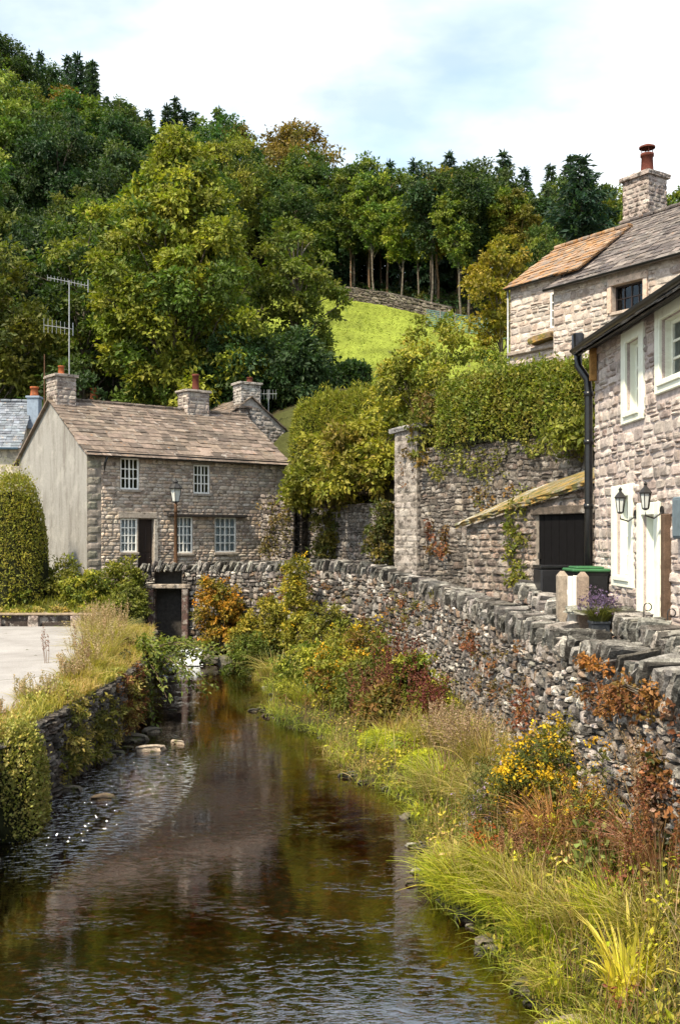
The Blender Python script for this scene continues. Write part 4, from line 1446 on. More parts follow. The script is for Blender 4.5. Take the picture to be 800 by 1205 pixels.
# lintels, door surround, dark board over the ground windows
A = np.stack([cu, cn, Z3])
for r in (r_up1, r_up2):
    mb = MB(); box(mb, CO + cu * (r[0] + r[1]) / 2 + Z3 * (r[3] + .1) + cn * .02, A, ((r[1] - r[0]) / 2 + .12, .04, .095), (0.26, .22, .18), ch=.015)
    part(mb, 'lintel', 'cottage_stone', cot)
mb = MB(); box(mb, CO + cu * (r_g1[0] + r_door[1]) / 2 + Z3 * (r_g1[3] + .13) + cn * .025, A, ((r_door[1] - r_g1[0]) / 2 + .12, .05, .12), (0.36, .31, .26), ch=.015)
part(mb, 'lintel', 'cottage_stone', cot)
u_j = r_door[1] + .08
mb = MB(); box(mb, CO + cu * u_j + Z3 * (r_door[3] / 2) + cn * .02, A, (.08, .05, r_door[3] / 2), (0.42, .38, .33), ch=.012)
part(mb, 'door_jamb', 'cottage_stone', cot)
mb = MB(); ua, va = c_uv(197, 607); ub, vb = c_uv(288, 607)
box(mb, CO + cu * (ua + ub) / 2 + Z3 * (va + vb) / 2 + cn * .1, A, ((ub - ua) / 2, .13, .05), (0.03, .026, .024), ch=.01)
part(mb, 'dark_lintel_board', 'timber', cot)
mb = MB()
box(mb, CO + cu * 4.0 + Z3 * 2.62 - cu * 2.0 + cn * .02, A, (1.5, .02, .2), (0.15, .16, .10), ch=.01)
for r, cur in ((r_up1, None), (r_up2, None), (r_g1, [(0, 1)]), (r_g2, [(0, .95)]), (r_g3, [(0, 1)])):
    window(cot, CO, cu, cn, r[0], r[2], r[1] - r[0], r[3] - r[2], 4, 3 if cur is None else 4, .06, .034, .06, curtain=cur, sillmat='cottage_stone', sillcol=(.3, .26, .22))
# door
dm = MB(); w = r_door[1] - r_door[0]
box(dm, CO + cu * (r_door[0] + w / 2) + Z3 * (r_door[2] + r_door[3]) / 2 - cn * .16, A, (w / 2, .03, (r_door[3] - r_door[2]) / 2), ch=.005)
for fx in (-.22, .22):
    for zc, zh in ((.3, .2), (.68, .24)):
        box(dm, CO + cu * (r_door[0] + w / 2 + fx * w) + Z3 * (r_door[2] + zc * (r_door[3] - r_door[2])) - cn * .125, A, (w * .16, .012, zh * (r_door[3] - r_door[2]) * .8), ch=.008)
d_ = part(dm, 'door', 'brown_door', cot)
dm = MB(); lathe(dm, CO + cu * (r_door[0] + w * .85) + Z3 * 1.2 - cn * .1, [(.0, -.03), (.03, 0), (.0, .03)], 8); part(dm, 'handle', 'iron', d_)
SLC = [(0.165, 0.128, 0.103), (0.138, 0.108, 0.088), (0.195, 0.152, 0.123), (0.112, 0.09, 0.075), (0.17, 0.135, 0.11)]
roof(cot, CO, cu, cn, CL, CW, CH, CRISE, 120, SLC, 'slate', (.36, .2), (.35, .75), .28, .14, .035)
gutter(cot, CO + Z3 * (CH - .17) + cn * .33 - cu * .1, CO + Z3 * (CH - .17) + cn * .33 + cu * (CL + .1))
mb = MB(); box(mb, CO + Z3 * (CH - .1) + cn * .2 + cu * CL / 2, A, (CL / 2 + .1, .03, .07), (.02, .02, .02)); part(mb, 'fascia_board', 'black_paint', cot)
mb = MB()
pu_, _ = c_uv(122, 600)
dp = [CO + cu * pu_ + cn * .33 + Z3 * (CH - .2), CO + cu * pu_ + cn * .1 + Z3 * (CH - .5), CO + cu * pu_ + cn * .1 + Z3 * (CH - .8), CO + cu * pu_ + cn * .1 + Z3 * .1]
tube(mb, dp, .045, 8); part(mb, 'downpipe', 'black_gloss', cot, True)
GC = [(0.30, 0.26, 0.23), (0.24, 0.2, 0.18), (.36, .31, .27), (.2, .16, .14)]
chimney(cot, CO + cu * .42 - cn * CW / 2, .42, .5, CO[2] + CH + CRISE - .35, CO[2] + CH + CRISE + .85, cu, GC, 'cottage_stone', [(0.0, .12, .38, '')], 131)
u_c2 = 6.35
chimney(cot, CO + cu * u_c2 - cn * (CW / 2), .55, .42, CO[2] + CH + CRISE - .5, CO[2] + CH + CRISE + .78, cu, GC, 'cottage_stone', [(0.1, .15, .72, '')], 132, potmat='brown_clay')

# TV aerial mast on the gable chimney
am = CO + cu * .75 - cn * CW / 2 + Z3 * (CH + CRISE)
ae = thing('tv_aerial', 'tall thin mast with two television aerials beside the rendered gable chimney', 'aerial', am)
mb = MB(); ztop = at(79, 330, am[1])[2]
tube(mb, [am + Z3 * -.1, (am[0], am[1], ztop)], [.028, .022], 6); part(mb, 'mast', 'galvanised', ae)
for (zz, ln, off, tl, nel, eh) in ((ztop - .05, 1.55, -.05, -.16, 13, .11), (at(79, 385, am[1])[2], 1.1, -.42, -.1, 8, .28)):
    mb = MB(); d = nrm(np.array([1, .25, tl])); c = np.array([am[0] + off, am[1], zz])
    tube(mb, [c - d * ln / 2, c + d * ln / 2], .014, 5)
    for i in range(nel):
        q = c + d * (-ln / 2 + ln * i / (nel - 1))
        if eh > .2: tube(mb, [q - Z3 * eh * (1 - .03 * i), q + Z3 * eh * (1 - .03 * i)], .009, 4)
        else:
            tube(mb, [q - Z3 * eh, q + Z3 * eh], .009, 4)
    e = c + d * ln / 2
    tube(mb, [e + Z3 * .25, e - Z3 * .25], .02, 4)
    part(mb, 'antenna', 'galvanised', ae)
pm = CO + cu * -.05 - cn * (CW / 2 + .5) + Z3 * (CH + CRISE - .4)
mb = MB(); tube(mb, [pm, pm + Z3 * 2.2], [.03, .02], 6)
tag(part(mb, 'roof_pole', 'rusty_iron', None), 'short thin rusty pole standing left of the gable chimney', 'pole')

# ---- rear cottage behind the right end
ru = nrm(np.array([.83, .56, 0])); rn = np.array([ru[1], -ru[0], 0])
RO = at(249, 560, 46.0) * np.array([1, 1, 0]) + np.array([0, 0, 3.0])
rear = thing('rear_cottage', 'weathered stone cottage with pale gable half hidden behind the main cottage roof', 'house', RO)
ap = at(296, 468, 47); lf = at(249, 502, 46); rt = at(358, 528, 48.5)
# gable faces the camera: depth runs back-left
gd = nrm(rt - lf); gd[2] = 0; gd = nrm(gd); gbk = np.array([-gd[1], gd[0], 0])
mb = MB(); rng = rg(140)
gl, gr, ga = lf.copy(), rt.copy(), ap.copy()
Lg = np.dot(gr - gl, gd)
O = np.array([gl[0], gl[1], 3.0])
mpg = planar(O, gd, Z3, -gbk)
ua = np.dot(ga - O, gd)
topf = lambda u: np.interp(u, [0, ua, Lg], [gl[2] - 3, ga[2] - 3, gr[2] - 3])
V = mpg(np.array([0, Lg, Lg, ua, 0]), np.array([0, 0, topf(Lg), topf(ua), topf(0)]), np.zeros(5))
Vb = V + gbk * 7
mb.add(np.vstack([V, Vb]), [[0, 1, 2, 4], [1, 6, 7, 2], [0, 4, 9, 5], [5, 9, 7, 6]], [[4, 2, 3], [9, 8, 7]], c=(.3, .27, .25), m=1)
Q = courses(Lg, topf(ua), .2, .36, rng, (), topf, 0, .008, .25, v0=2.0)
pillows(mb, mpg, Q, np.full(len(Q), .035), pal(rng, len(Q), [(0.30, .27, .25), (.24, .21, .2), (.36, .33, .31)], .12), rng, 4, .12, .04, .03)
part(mb, 'walls', ['retaining_stone', 'mortar'], rear)
mb = MB()
for (p, q_) in ((0, ua), (Lg, ua)):
    a = mpg(np.array([p]), np.array([topf(p)]), np.array([.12]))[0]; b = mpg(np.array([q_]), np.array([topf(q_)]), np.array([.12]))[0]
    S = nrm(b - a); Nr = nrm(np.cross(gbk, S)); Nr = Nr if Nr[2] > 0 else -Nr
    slates(mb, a - S * .15 if True else a, gbk, S, Nr, 7.2, np.linalg.norm(b - a) + .15, .32, .24, .35, .6, SLC, rng, .03)
part(mb, 'roof', 'slate', rear)
cc = mpg(np.array([ua]), np.array([0.0]), np.array([-.45]))[0]
chimney(rear, (cc[0], cc[1]), .52, .42, ga[2] - .4, at(290, 452, 47)[2], gd, [(0.36, .33, .3), (.3, .27, .25), (.4, .37, .34)], 'retaining_stone', [(.15, .14, .28, '')], 141, potmat='brown_clay')
cc = mpg(np.array([ua - .55]), np.array([0.0]), np.array([.25]))[0]
chimney(rear, (cc[0], cc[1]), .27, .27, 8.0, at(282, 482, 46.8)[2], gd, [(0.13, .1, .085), (.1, .08, .07)], 'retaining_stone', [], 142)
aa = at(316, 466, 48)
a2 = thing('small_aerial', 'small wire television aerial right of the rear cottage chimney', 'aerial', aa - Z3 * 1.0)
mb = MB(); tube(mb, [aa - Z3 * 1.0, aa + Z3 * .3], .02, 5)
for i in range(6):
    tube(mb, [aa + np.array([-.35 + .14 * i, 0, .1 - .25]), aa + np.array([-.35 + .14 * i, 0, .1 + .2])], .008, 4)
tube(mb, [aa + np.array([-.4, 0, .1]), aa + np.array([.4, 0, .1])], .012, 4)
part(mb, 'antenna', 'galvanised', a2)

# row behind: a roof with a small pot seen over the cottage ridge
bo = at(100, 600, 50) * np.array([1, 1, 0]) + np.array([0, 0, 3.2])
bh = thing('back_house', 'low slate house mostly hidden behind the cottage ridge with a short orange pot', 'house', bo)
bu = nrm(np.array([1, .35, 0])); bn = np.array([bu[1], -bu[0], 0])
zr = at(150, 486, 52)[2]
shell(bh, bo, bu, bn, 7.5, 5, zr - 3.2 - 1.7, 1.7, (.3, .28, .26), 'roughcast', front=True, name='walls', inset=0)
roof(bh, bo, bu, bn, 7.5, 5, zr - 3.2 - 1.7, 1.7, 150, [(0.25, .22, .21), (.2, .18, .17), (.3, .27, .26)], 'slate', back_slates=False)
p0 = at(111, 480, 52.5)
chimney(bh, (p0[0], p0[1]), .3, .3, zr - .3, at(111, 473, 52.5)[2], bu, [(0.2, .16, .14)], 'cottage_stone', [(0, .2, .6, '')], 151)

# ---- far-left house with blue slates
lo = np.array([-24.0, 41.5, 2.6])
lu = nrm(np.array([1, .14, 0])); ln_ = np.array([lu[1], -lu[0], 0])
lh = thing('slate_house', 'cream rendered house with blue grey slate roof at the left edge', 'house', lo)
eavez = at(10, 524, 43)[2]; Ll = 10.6
shell(lh, lo, lu, ln_, Ll, 6.0, eavez - lo[2], 2.2, (.52, .46, .36), 'roughcast', front=True, name='walls', inset=0)
roof(lh, lo, lu, ln_, Ll, 6.0, eavez - lo[2], 2.2, 160, [(0.17, .19, .22), (.14, .155, .18), (.2, .22, .25)], 'slate', (.24, .2), (.25, .4), .2, .1, .012)
gutter(lh, lo + Z3 * (eavez - lo[2] - .12) + ln_ * .25, lo + Z3 * (eavez - lo[2] - .12) + ln_ * .25 + lu * Ll, 'blue_gutter', .09)
p0 = at(41, 480, 45.2)
mb = MB(); box(mb, (p0[0], p0[1], (at(41, 468, 45.2)[2] + 9.2) / 2), I3, (.26, .26, (at(41, 468, 45.2)[2] - 9.2) / 2), ch=.03)
box(mb, (p0[0], p0[1], at(41, 468, 45.2)[2]), I3, (.31, .31, .05), ch=.02)
c_ = part(mb, 'chimney', 'blue_render', lh)
mb = MB(); lathe(mb, (p0[0], p0[1], at(41, 467, 45.2)[2] + .04), [(.2, 0), (.18, .1), (.16, .3), (.2, .32), (.2, .4), (.13, .4)], 12); part(mb, 'chimney_pot', 'terracotta', c_, True)

# ---- right house, corner (4.75,19), front runs towards the camera
hu = nrm(np.array([.046, -1, 0])); hn = np.array([-1, -.046, 0]); hn = nrm(hn)
HO = np.array([5.62 - .046 * 19, 19.0, 2.6]); HL, HH = 13.0, 5.5
rh = thing('pale_stone_house', 'pale pinkish stone house with white window surrounds along the right edge', 'house', HO)
hr = {'w1': (1.62, 2.70, 6.37, 7.93), 'w2': (3.24, 4.5, 6.66, 7.98), 'gw': (1.10, 2.2, 3.62, 5.36), 'door': (2.42, 3.42, 2.7, 5.02), 'w3': (6.2, 7.4, 6.6, 7.9), 'gw3': (6.2, 7.4, 3.7, 5.3)}
SUR = .2
op = {k: (a + SUR, b - SUR, (c + SUR if k != 'door' else c), d - SUR) for k, (a, b, c, d) in hr.items()}
holes = [(a, b, c - 2.6, d - 2.6) for a, b, c, d in op.values()]
outer = [(a, b, c - 2.6, d - 2.6) for a, b, c, d in hr.values()]
mb = MB(); mp = planar(HO, hu, Z3, hn); rng = rg(170)
wall_holes(mb, mp, HL, HH, holes, .26, (0.44, 0.37, 0.345), 1)
PINK = [(0.43, 0.365, 0.33), (0.38, 0.32, 0.29), (0.48, 0.415, 0.375), (0.33, 0.265, 0.24), (0.45, 0.39, 0.35), (0.29, 0.245, 0.22), (0.40, 0.325, 0.29)]
Q = courses(HL, HH, .17, .33, rng, outer, None, .008, .007, .35, split=.22, cj=.04)
pillows(mb, mp, Q, .034 * rng.uniform(.4, 1.5, len(Q)), pal(rng, len(Q), PINK, .10), rng, 5, .14, .05, .05)
part(mb, 'front_wall', ['house_stone', 'mortar'], rh)
shell(rh, HO, hu, hn, HL, 6.5, HH, 2.3, (.42, .35, .32), 'roughcast', name='rear_walls')
A = np.stack([hu, hn, Z3])
for k, (a, b, c, d) in hr.items():
    a2, b2, c2, d2 = op[k]
    smb = MB()
    for (x0, x1, z0, z1) in ((a, a2, c, d), (b2, b, c, d), (a2, b2, d2, d), (a2, b2, c, c2)):
        if z1 - z0 < .02: continue
        box(smb, HO + hu * (x0 + x1) / 2 + Z3 * ((z0 + z1) / 2 - 2.6) + hn * .0, A, ((x1 - x0) / 2 - .001, .05, (z1 - z0) / 2 - .001), ch=.012)
    for (x0, x1, z0, z1) in ((a2 - .004, a2 + .012, c2, d2), (b2 - .012, b2 + .004, c2, d2), (a2 + .012, b2 - .012, d2 - .012, d2 + .004)):
        box(smb, HO + hu * (x0 + x1) / 2 + Z3 * ((z0 + z1) / 2 - 2.6) - hn * .16, A, ((x1 - x0) / 2, .11, (z1 - z0) / 2))
    sp = part(smb, 'window_surround' if k != 'door' else 'door_surround', 'cream_paint', rh)
    if k != 'door':
        window(rh, HO, hu, hn, a2 + .013, c2 - 2.6, b2 - a2 - .026, d2 - c2 - .013, 2, 3 if d - c < 1.6 else 4, .06, .03, .17, sill=True, sillmat='cream_paint', mat='cream_paint', curtain=[(0, .2), (.8, 1)] if k != 'gw' else [(0, 1)])
    else:
        dmb = MB(); w = b2 - a2 - .026; h = d2 - c2 - .013
        box(dmb, HO + hu * (a2 + b2) / 2 + Z3 * (c2 + h / 2 - 2.6) - hn * .18, A, (w / 2, .03, h / 2), ch=.004)
        for i in range(1, 5):
            box(dmb, HO + hu * (a2 + .013 + w * i / 5) + Z3 * (c2 + h / 2 - 2.6) - hn * .148, A, (.006, .006, h / 2 - .05))
        dd = part(dmb, 'door', 'pale_door', rh)
        dmb = MB(); lathe(dmb, HO + hu * (a2 + w * .85) + Z3 * 1.1 - hn * .12, [(0, -.035), (.035, 0), (0, .035)], 10); part(dmb, 'handle', 'rusty_iron', dd, True); dmb = MB(); tube(dmb, [HO + hu * (a2 + w * .5) + Z3 * 1.55 - hn * .15, HO + hu * (a2 + w * .5) + Z3 * 1.45 - hn * .12], .02, 6)
        part(dmb, 'knocker', 'rusty_iron', dd, True)
roof(rh, HO, hu, hn, HL, 6.5, HH, 2.3, 175, [(0.13, .12, .115), (.1, .095, .09), (.16, .15, .14)], 'slate', (.3, .2), (.3, .5), .32, .1, .03)
mb = MB(); box(mb, HO + Z3 * (HH - .08) + hn * .18 + hu * HL / 2, A, (HL / 2, .13, .07), (.02, .02, .02)); part(mb, 'fascia_board', 'black_paint', rh)
gutter(rh, HO + Z3 * (HH - .14) + hn * .40 - hu * .1, HO + Z3 * (HH - .14) + hn * .40 + hu * HL, 'black_gloss', .06)
# rainwater hopper and downpipe on the corner
mb = MB(); e = HO - hu * .08 + hn * .22
box(mb, e + Z3 * (HH + .0) - hu * .12 + hn * .05, A, (.10, .10, .2), ch=.03)
tube(mb, [e + Z3 * (HH - .15) - hu * .12 + hn * .05, e + Z3 * (HH - .42) - hu * .12 + hn * .04, e + Z3 * (HH - .68) - hn * .10, e + Z3 * (HH - .95) - hn * .12, e - hn * .12 + Z3 * 2.5, e - hn * .12 + Z3 * .0], .075, 10)
for z in (1.2, 2.4, 3.6, 4.5):
    tube(mb, [e - hn * .12 + Z3 * z, e - hn * .12 + Z3 * (z + .09)], .092, 10)
part(mb, 'downpipe', 'black_gloss', rh, True)
mb = MB(); box(mb, e + Z3 * (HH - .45) + hu * .28 - hn * .12, A, (.05, .06, .3), (.30, .16, .05), ch=.01); part(mb, 'timber_bracket', 'timber', rh)
mb = MB(); box(mb, HO + hu * 3.78 + Z3 * 1.1 + hn * .06, A, (.07, .06, 1.12), (.10, .065, .045), ch=.012); part(mb, 'timber_post', 'timber', rh)
mb = MB(); box(mb, HO + hu * 4.55 + Z3 * 2.15 + hn * .08, A, (.24, .09, .3), ch=.02); box(mb, HO + hu * 4.55 + Z3 * 2.15 + hn * .175, A, (.2, .008, .26), ch=.004)
part(mb, 'meter_box', 'blue_box', rh)


def lantern(parent, wallp, out, nrmv, name, sc=1.0):
    """six sided lantern on a curved wall bracket"""
    w0 = np.asarray(wallp, float); n = np.asarray(nrmv, float)
    mb = MB()
    c = w0 + n * out
    tube(mb, [w0, w0 + n * .02], [.07, .07], 10)
    tube(mb, [w0 + Z3 * -.03, w0 + n * out * .5 - Z3 * .12, c - Z3 * .08, c], .014, 6)
    lathe(mb, c, [(.02, 0), (.055, .02), (.05, .035)], 6)
    for k in range(6):
        a = k * PI / 3
        d = np.array([math.cos(a), math.sin(a), 0])
        tube(mb, [c + d * .05 + Z3 * .03, c + d * .08 + Z3 * .25], .007, 4)
    lathe(mb, c + Z3 * .25, [(.095, 0), (.10, .02), (.045, .09), (.025, .11), (.022, .13), (.034, .15), (.0, .19)], 6)
    o = part(mb, name, 'iron', parent)
    g = MB(); lathe(g, c, [(.046, .035), (.073, .25)], 6); part(g, 'lantern_glass', 'lamp_glass', o)
    return o


lantern(rh, HO + hu * 2.36 + Z3 * 2.25 + hn * .03, .26, hn, 'wall_lantern')
lantern(rh, HO + hu * 3.55 + Z3 * 2.28 + hn * .03, .26, hn, 'wall_lantern')

# ---- upper house behind the hedge
uu_ = nrm(np.array([.68, -1, 0])); un = np.array([-uu_[1], uu_[0], 0]); un = -un if un[0] > 0 else un
UO = np.array([5.5, 33.0, 6.6])
uh = thing('upper_house', 'tall pale stone house above the hedge with mossy orange roof and large chimney', 'house', UO)


def u_uv(px, py, off=0.0):
    a = (px - 400) / F
    o = UO + un * off
    u = (a * o[1] - o[0]) / (uu_[0] - a * uu_[1])
    Y = o[1] + u * uu_[1]
    return u, EYE + (630 - py) / F * Y - UO[2]


L1 = u_uv(659, 340)[0]
H1 = 12.55 - 6.6; H2 = 12.1 - 6.6
UPC = [(0.44, 0.375, 0.325), (0.38, 0.32, 0.28), (0.49, 0.425, 0.37), (0.33, 0.265, 0.225), (0.45, 0.36, 0.30), (0.40, 0.35, 0.315)]
rng = rg(180)
mb = MB()
# left block
a0, vb_ = u_uv(650, 386); a1, vt_ = u_uv(658.5, 342)
hl = [(a0 - .1, a1 - .02, vb_, vt_)]
mp = planar(UO, uu_, Z3, un)
wall_holes(mb, mp, L1, H1, hl, .25, (.42, .35, .3), 1)
Q = courses(L1, H1, .21, .36, rng, hl, None, .01, .008, .4, split=.25, cj=.05)
pillows(mb, mp, Q, .04 * rng.uniform(.4, 1.5, len(Q)), pal(rng, len(Q), UPC, .12), rng, 5, .16, .05, .05)
# main block stands 0.3 m proud
OFF = .3
O2 = UO + un * OFF + uu_ * L1
L2 = 12.0
x0, v0 = u_uv(720, 366, OFF); x1, v1 = u_uv(757, 332, OFF)
hm = [(x0 - L1, x1 - L1, v0 - .05, v1 + .1)]
mp2 = planar(O2, uu_, Z3, un)
wall_holes(mb, mp2, L2, H2, hm, .25, (.42, .35, .3), 1)
hm2 = [(hm[0][0] - .16, hm[0][1] + .16, hm[0][2] - .15, hm[0][3] + .2)]
Q = courses(L2, H2, .21, .38, rng, hm2, None, .01, .008, .35, split=.25, cj=.05)
pillows(mb, mp2, Q, .04 * rng.uniform(.4, 1.5, len(Q)), pal(rng, len(Q), UPC, .12), rng, 5, .16, .05, .05)
mpr = planar(O2 - un * OFF, un, Z3, -uu_)
Q = courses(OFF, H2, .25, .35, rng, (), None, 0, .01, .2); mb.add(mpr(np.array([0, OFF, OFF, 0]), np.array([0, 0, H2, H2]), np.zeros(4)), [[0, 1, 2, 3]], c=(.42, .35, .3), m=1)
pillows(mb, mpr, Q, np.full(len(Q), .03), pal(rng, len(Q), UPC, .1), rng, 4, .1, .04, .03)
part(mb, 'front_wall', ['house_stone', 'mortar'], uh)
shell(uh, UO, uu_, un, L1 + .1, 4.4, H1, 1.55, (.4, .34, .3), 'roughcast', name='rear_walls')
shell(uh, O2, uu_, un, L2, 6.4, H2, 2.4, (.4, .34, .3), 'roughcast', name='rear_walls')
roof(uh, UO, uu_, un, L1 + .75, 4.4, H1, 1.55, 181, [(0.30, .19, .12), (.26, .18, .13), (.32, .22, .15), (.22, .17, .14)], 'mossy_slate', (.3, .2), (.3, .55), .15, .1, .035)
roof(uh, O2, uu_, un, L2, 6.4, H2, 2.4, 182, [(0.115, .098, .092), (.09, .078, .076), (.14, .12, .11), (.165, .138, .125)], 'slate', (.3, .2), (.25, .45), .2, .1, .03)
gutter(uh, UO + Z3 * (H1 - .12) + un * .22, UO + Z3 * (H1 - .12) + un * .22 + uu_ * (L1 - .05), 'black_gloss', .06)
gutter(uh, O2 + Z3 * (H2 - .14) + un * .26 - uu_ * .15, O2 + Z3 * (H2 - .14) + un * .26 + uu_ * L2, 'black_gloss', .07)
A = np.stack([uu_, un, Z3])
mb = MB(); box(mb, UO + uu_ * (L1 - .1) / 2 + Z3 * (at(600, 418, 33)[2] - 6.6) + un * .06, A, (L1 / 2 - .05, .10, .06), (.3, .25, .21), ch=.02)
part(mb, 'stone_ledge', 'house_stone', uh)
mb = MB()
q = np.array([UO + uu_ * (L1 - .55) + Z3 * (at(640, 400, 31.8)[2] - 6.6) + un * .18])
rough_boxes(mb, q, np.array([np.stack([nrm(uu_ + Z3 * .1), un, nrm(Z3 - uu_ * .1)])]), np.array([[.5, .2, .10]]), np.array([[.2, .14, .08]]), rg(4), .3, .05)
part(mb, 'mossy_slab', 'moss_slab', uh)
window(uh, UO, uu_, un, hl[0][0], hl[0][2], hl[0][1] - hl[0][0], hl[0][3] - hl[0][2], 2, 4, .06, .03, .03, sill=False)
window(uh, O2, uu_, un, hm[0][0], hm[0][2], hm[0][1] - hm[0][0], hm[0][3] - hm[0][2], 4, 2, .05, .025, .18, mat='brown_door', sillcol=(.42, .34, .28))
mb = MB(); h = hm[0]
for (a, b, c, d) in ((h[0] - .15, h[0], h[2] - .02, h[3]), (h[1], h[1] + .15, h[2] - .02, h[3]), (h[0] - .15, h[1] + .15, h[3], h[3] + .2)):
    box(mb, O2 + uu_ * (a + b) / 2 + Z3 * (c + d) / 2 + un * .02, A, ((b - a) / 2 - .002, .05, (d - c) / 2 - .002), (.5, .38, .3), ch=.012)
part(mb, 'window_surround', 'house_stone', uh)
cpos = at(758, 262, 33.6)
zc_t = at(758, 213, 33.6)[2]
chimney(uh, (cpos[0], cpos[1]), .54, .48, 13.2, zc_t, uu_, [(0.34, .28, .25), (.28, .23, .2), (.4, .34, .3), (.22, .17, .15)], 'retaining_stone', [(.1, .21, .72, 'cowl')], 185, cap=.14, potmat='brown_clay')
mb = MB(); tube(mb, [UO + un * .08 - uu_ * .02 + Z3 * .3, UO + un * .08 - uu_ * .02 + Z3 * (H1 - .1)], .035, 6)
part(mb, 'downpipe', 'galvanised', uh, True)

# ---- outhouse lean-to
ou = nrm(np.array([1.8, -4.0, 0])); on = np.array([ou[1], -ou[0], 0]); on = -on if on[0] > 0 else on
OO = np.array([3.1, 25.0, 2.6]); OL = 4.9
oh = thing('outhouse', 'stone lean-to outhouse with black door and orange mossy slab roof edge', 'outhouse', OO)


def o_uv(px, py):
    a = (px - 400) / F
    u = (a * OO[1] - OO[0]) / (ou[0] - a * ou[1])
    Y = OO[1] + u * ou[1]
    return u, EYE + (630 - py) / F * Y - OO[2]


ul, vl = o_uv(541, 622); ur, vr = o_uv(690, 574)
topo = lambda u: np.interp(u, [0, ul, ur, OL], [vl - (vr - vl) / (ur - ul) * ul, vl, vr, vr + (vr - vl) / (ur - ul) * (OL - ur)])
du0, dv1 = o_uv(631, 606)
hd = [(du0, OL - .1, 0.0, dv1)]
mp = planar(OO, ou, Z3, on); mb = MB(); rng = rg(190)
seg = 14; us = np.linspace(0, OL, seg)
for i in range(seg - 1):
    a, b = us[i], us[i + 1]
    lo_ = hd[0][3] if (a + b) / 2 > du0 else 0
    mb.add(mp(np.array([a, b, b, a]), np.array([lo_, lo_, topo(b), topo(a)]), np.zeros(4)), [[0, 1, 2, 3]], c=(.2, .17, .14), m=1)
Q = courses(OL, 4.2, .19, .36, rng, hd, topo, .006, .009, .35)
OUTC = [(0.27, 0.22, 0.185), (0.22, 0.175, 0.15), (0.31, 0.25, 0.21), (0.18, 0.14, 0.12), (0.26, 0.19, 0.15)]
pillows(mb, mp, Q, .055 * rng.uniform(.5, 1.4, len(Q)), pal(rng, len(Q), OUTC, .13), rng, 5, .16, .05, .05)
mp3 = planar(OO - on * 2.2, on, Z3, -ou)
Q = courses(2.2, vl - .05, .19, .36, rng, (), None, .006, .009, .35)
mb.add(mp3(np.array([0, 2.2, 2.2, 0]), np.array([0, 0, vl, vl]), np.zeros(4)), [[0, 1, 2, 3]], c=(.2, .17, .14), m=1)
pillows(mb, mp3, Q, np.full(len(Q), .05), pal(rng, len(Q), OUTC, .13), rng, 4, .16, .05, .05)
part(mb, 'walls', ['retaining_stone', 'mortar'], oh)
mb = MB(); A = np.stack([ou, on, Z3])
box(mb, OO + ou * (du0 + OL - .1) / 2 + Z3 * dv1 / 2 - on * .05, A, ((OL - .1 - du0) / 2, .02, dv1 / 2))
nb = 7
for i in range(nb):
    wv = (OL - .1 - du0) / nb
    box(mb, OO + ou * (du0 + wv * (i + .5)) + Z3 * dv1 / 2 - on * .02, A, (wv / 2 - .006, .018, dv1 / 2), ch=.006)
d_ = part(mb, 'door', 'tarred_boards', oh)
mb = MB(); box(mb, OO + ou * (du0 + .14) + Z3 * (dv1 * .62) + on * .02, A, (.03, .02, .07)); part(mb, 'latch', 'iron', d_)
mb = MB(); box(mb, OO + ou * (du0 + OL - .1) / 2 + Z3 * (dv1 + .09) + on * .03, A, ((OL - .1 - du0) / 2 + .12, .06, .088), (.10, .08, .065), ch=.01)
part(mb, 'lintel', 'retaining_stone', oh)
mb = MB()
Sd = nrm(mp(np.array([ur]), np.array([vr]), np.zeros(1))[0] - mp(np.array([ul]), np.array([vl]), np.zeros(1))[0])
ns = 8; C, AA, HH_ = [], [], []
back = nrm(-on * 1 + Z3 * .40)
tot = np.linalg.norm(mp(np.array([OL]), np.array([topo(OL)]), np.zeros(1))[0] - mp(np.array([0.]), np.array([topo(0)]), np.zeros(1))[0]) + .2
e = mp(np.array([0.0]), np.array([topo(0)]), np.array([.18]))[0] - Sd * .2
nz = nrm(np.cross(Sd, back)); nz = nz if nz[2] > 0 else -nz
for i in range(ns):
    wv = tot / ns
    C.append(e + Sd * (wv * (i + .5)) + back * 1.2 + nz * (.04 + .006 * (i % 2))); AA.append(np.stack([Sd, back, nz])); HH_.append([wv / 2 + .03, 1.2, .06])
rough_boxes(mb, np.array(C), np.array(AA), np.array(HH_), np.array([(0.40, .39, .36) if i < 2 else (.20, .175, .135) for i in range(ns)]), rg(5), .04, .02)
part(mb, 'roof_slabs', 'moss_slab', oh)

# ------------------------------------------------------------------ small things by the lane
# wheelie bin
bc = np.array([4.42, 18.35, 2.78]); bnr = thing('wheelie_bin', 'black wheelie bin with bright green lid beside the outhouse door', 'bin', bc)
mb = MB(); A = np.stack([hu, hn, Z3])
V = []
for z, k in ((.06, .78), (1.0, 1.0), (1.06, 1.06)):
    for sx, sy in ((-1, -1), (1, -1), (1, 1), (-1, 1)):
        V.append(bc + hu * sx * .33 * k + hn * sy * .3 * k + Z3 * z)
mb.add(V, [[0, 1, 5, 4], [1, 2, 6, 5], [2, 3, 7, 6], [3, 0, 4, 7], [4, 5, 9, 8], [5, 6, 10, 9], [6, 7, 11, 10], [7, 4, 8, 11], [3, 2, 1, 0], [8, 9, 10, 11]])
tube(mb, [bc - hn * .34 - hu * .3 + Z3 * 1.0, bc - hn * .34 + hu * .3 + Z3 * 1.0], .02, 6)
part(mb, 'body', 'black_paint', bnr)
mb = MB(); box(mb, bc + Z3 * 1.10, A, (.37, .34, .03), ch=.02); box(mb, bc + Z3 * 1.145, A, (.28, .25, .02), ch=.018)
part(mb, 'lid', 'green_plastic', bnr)
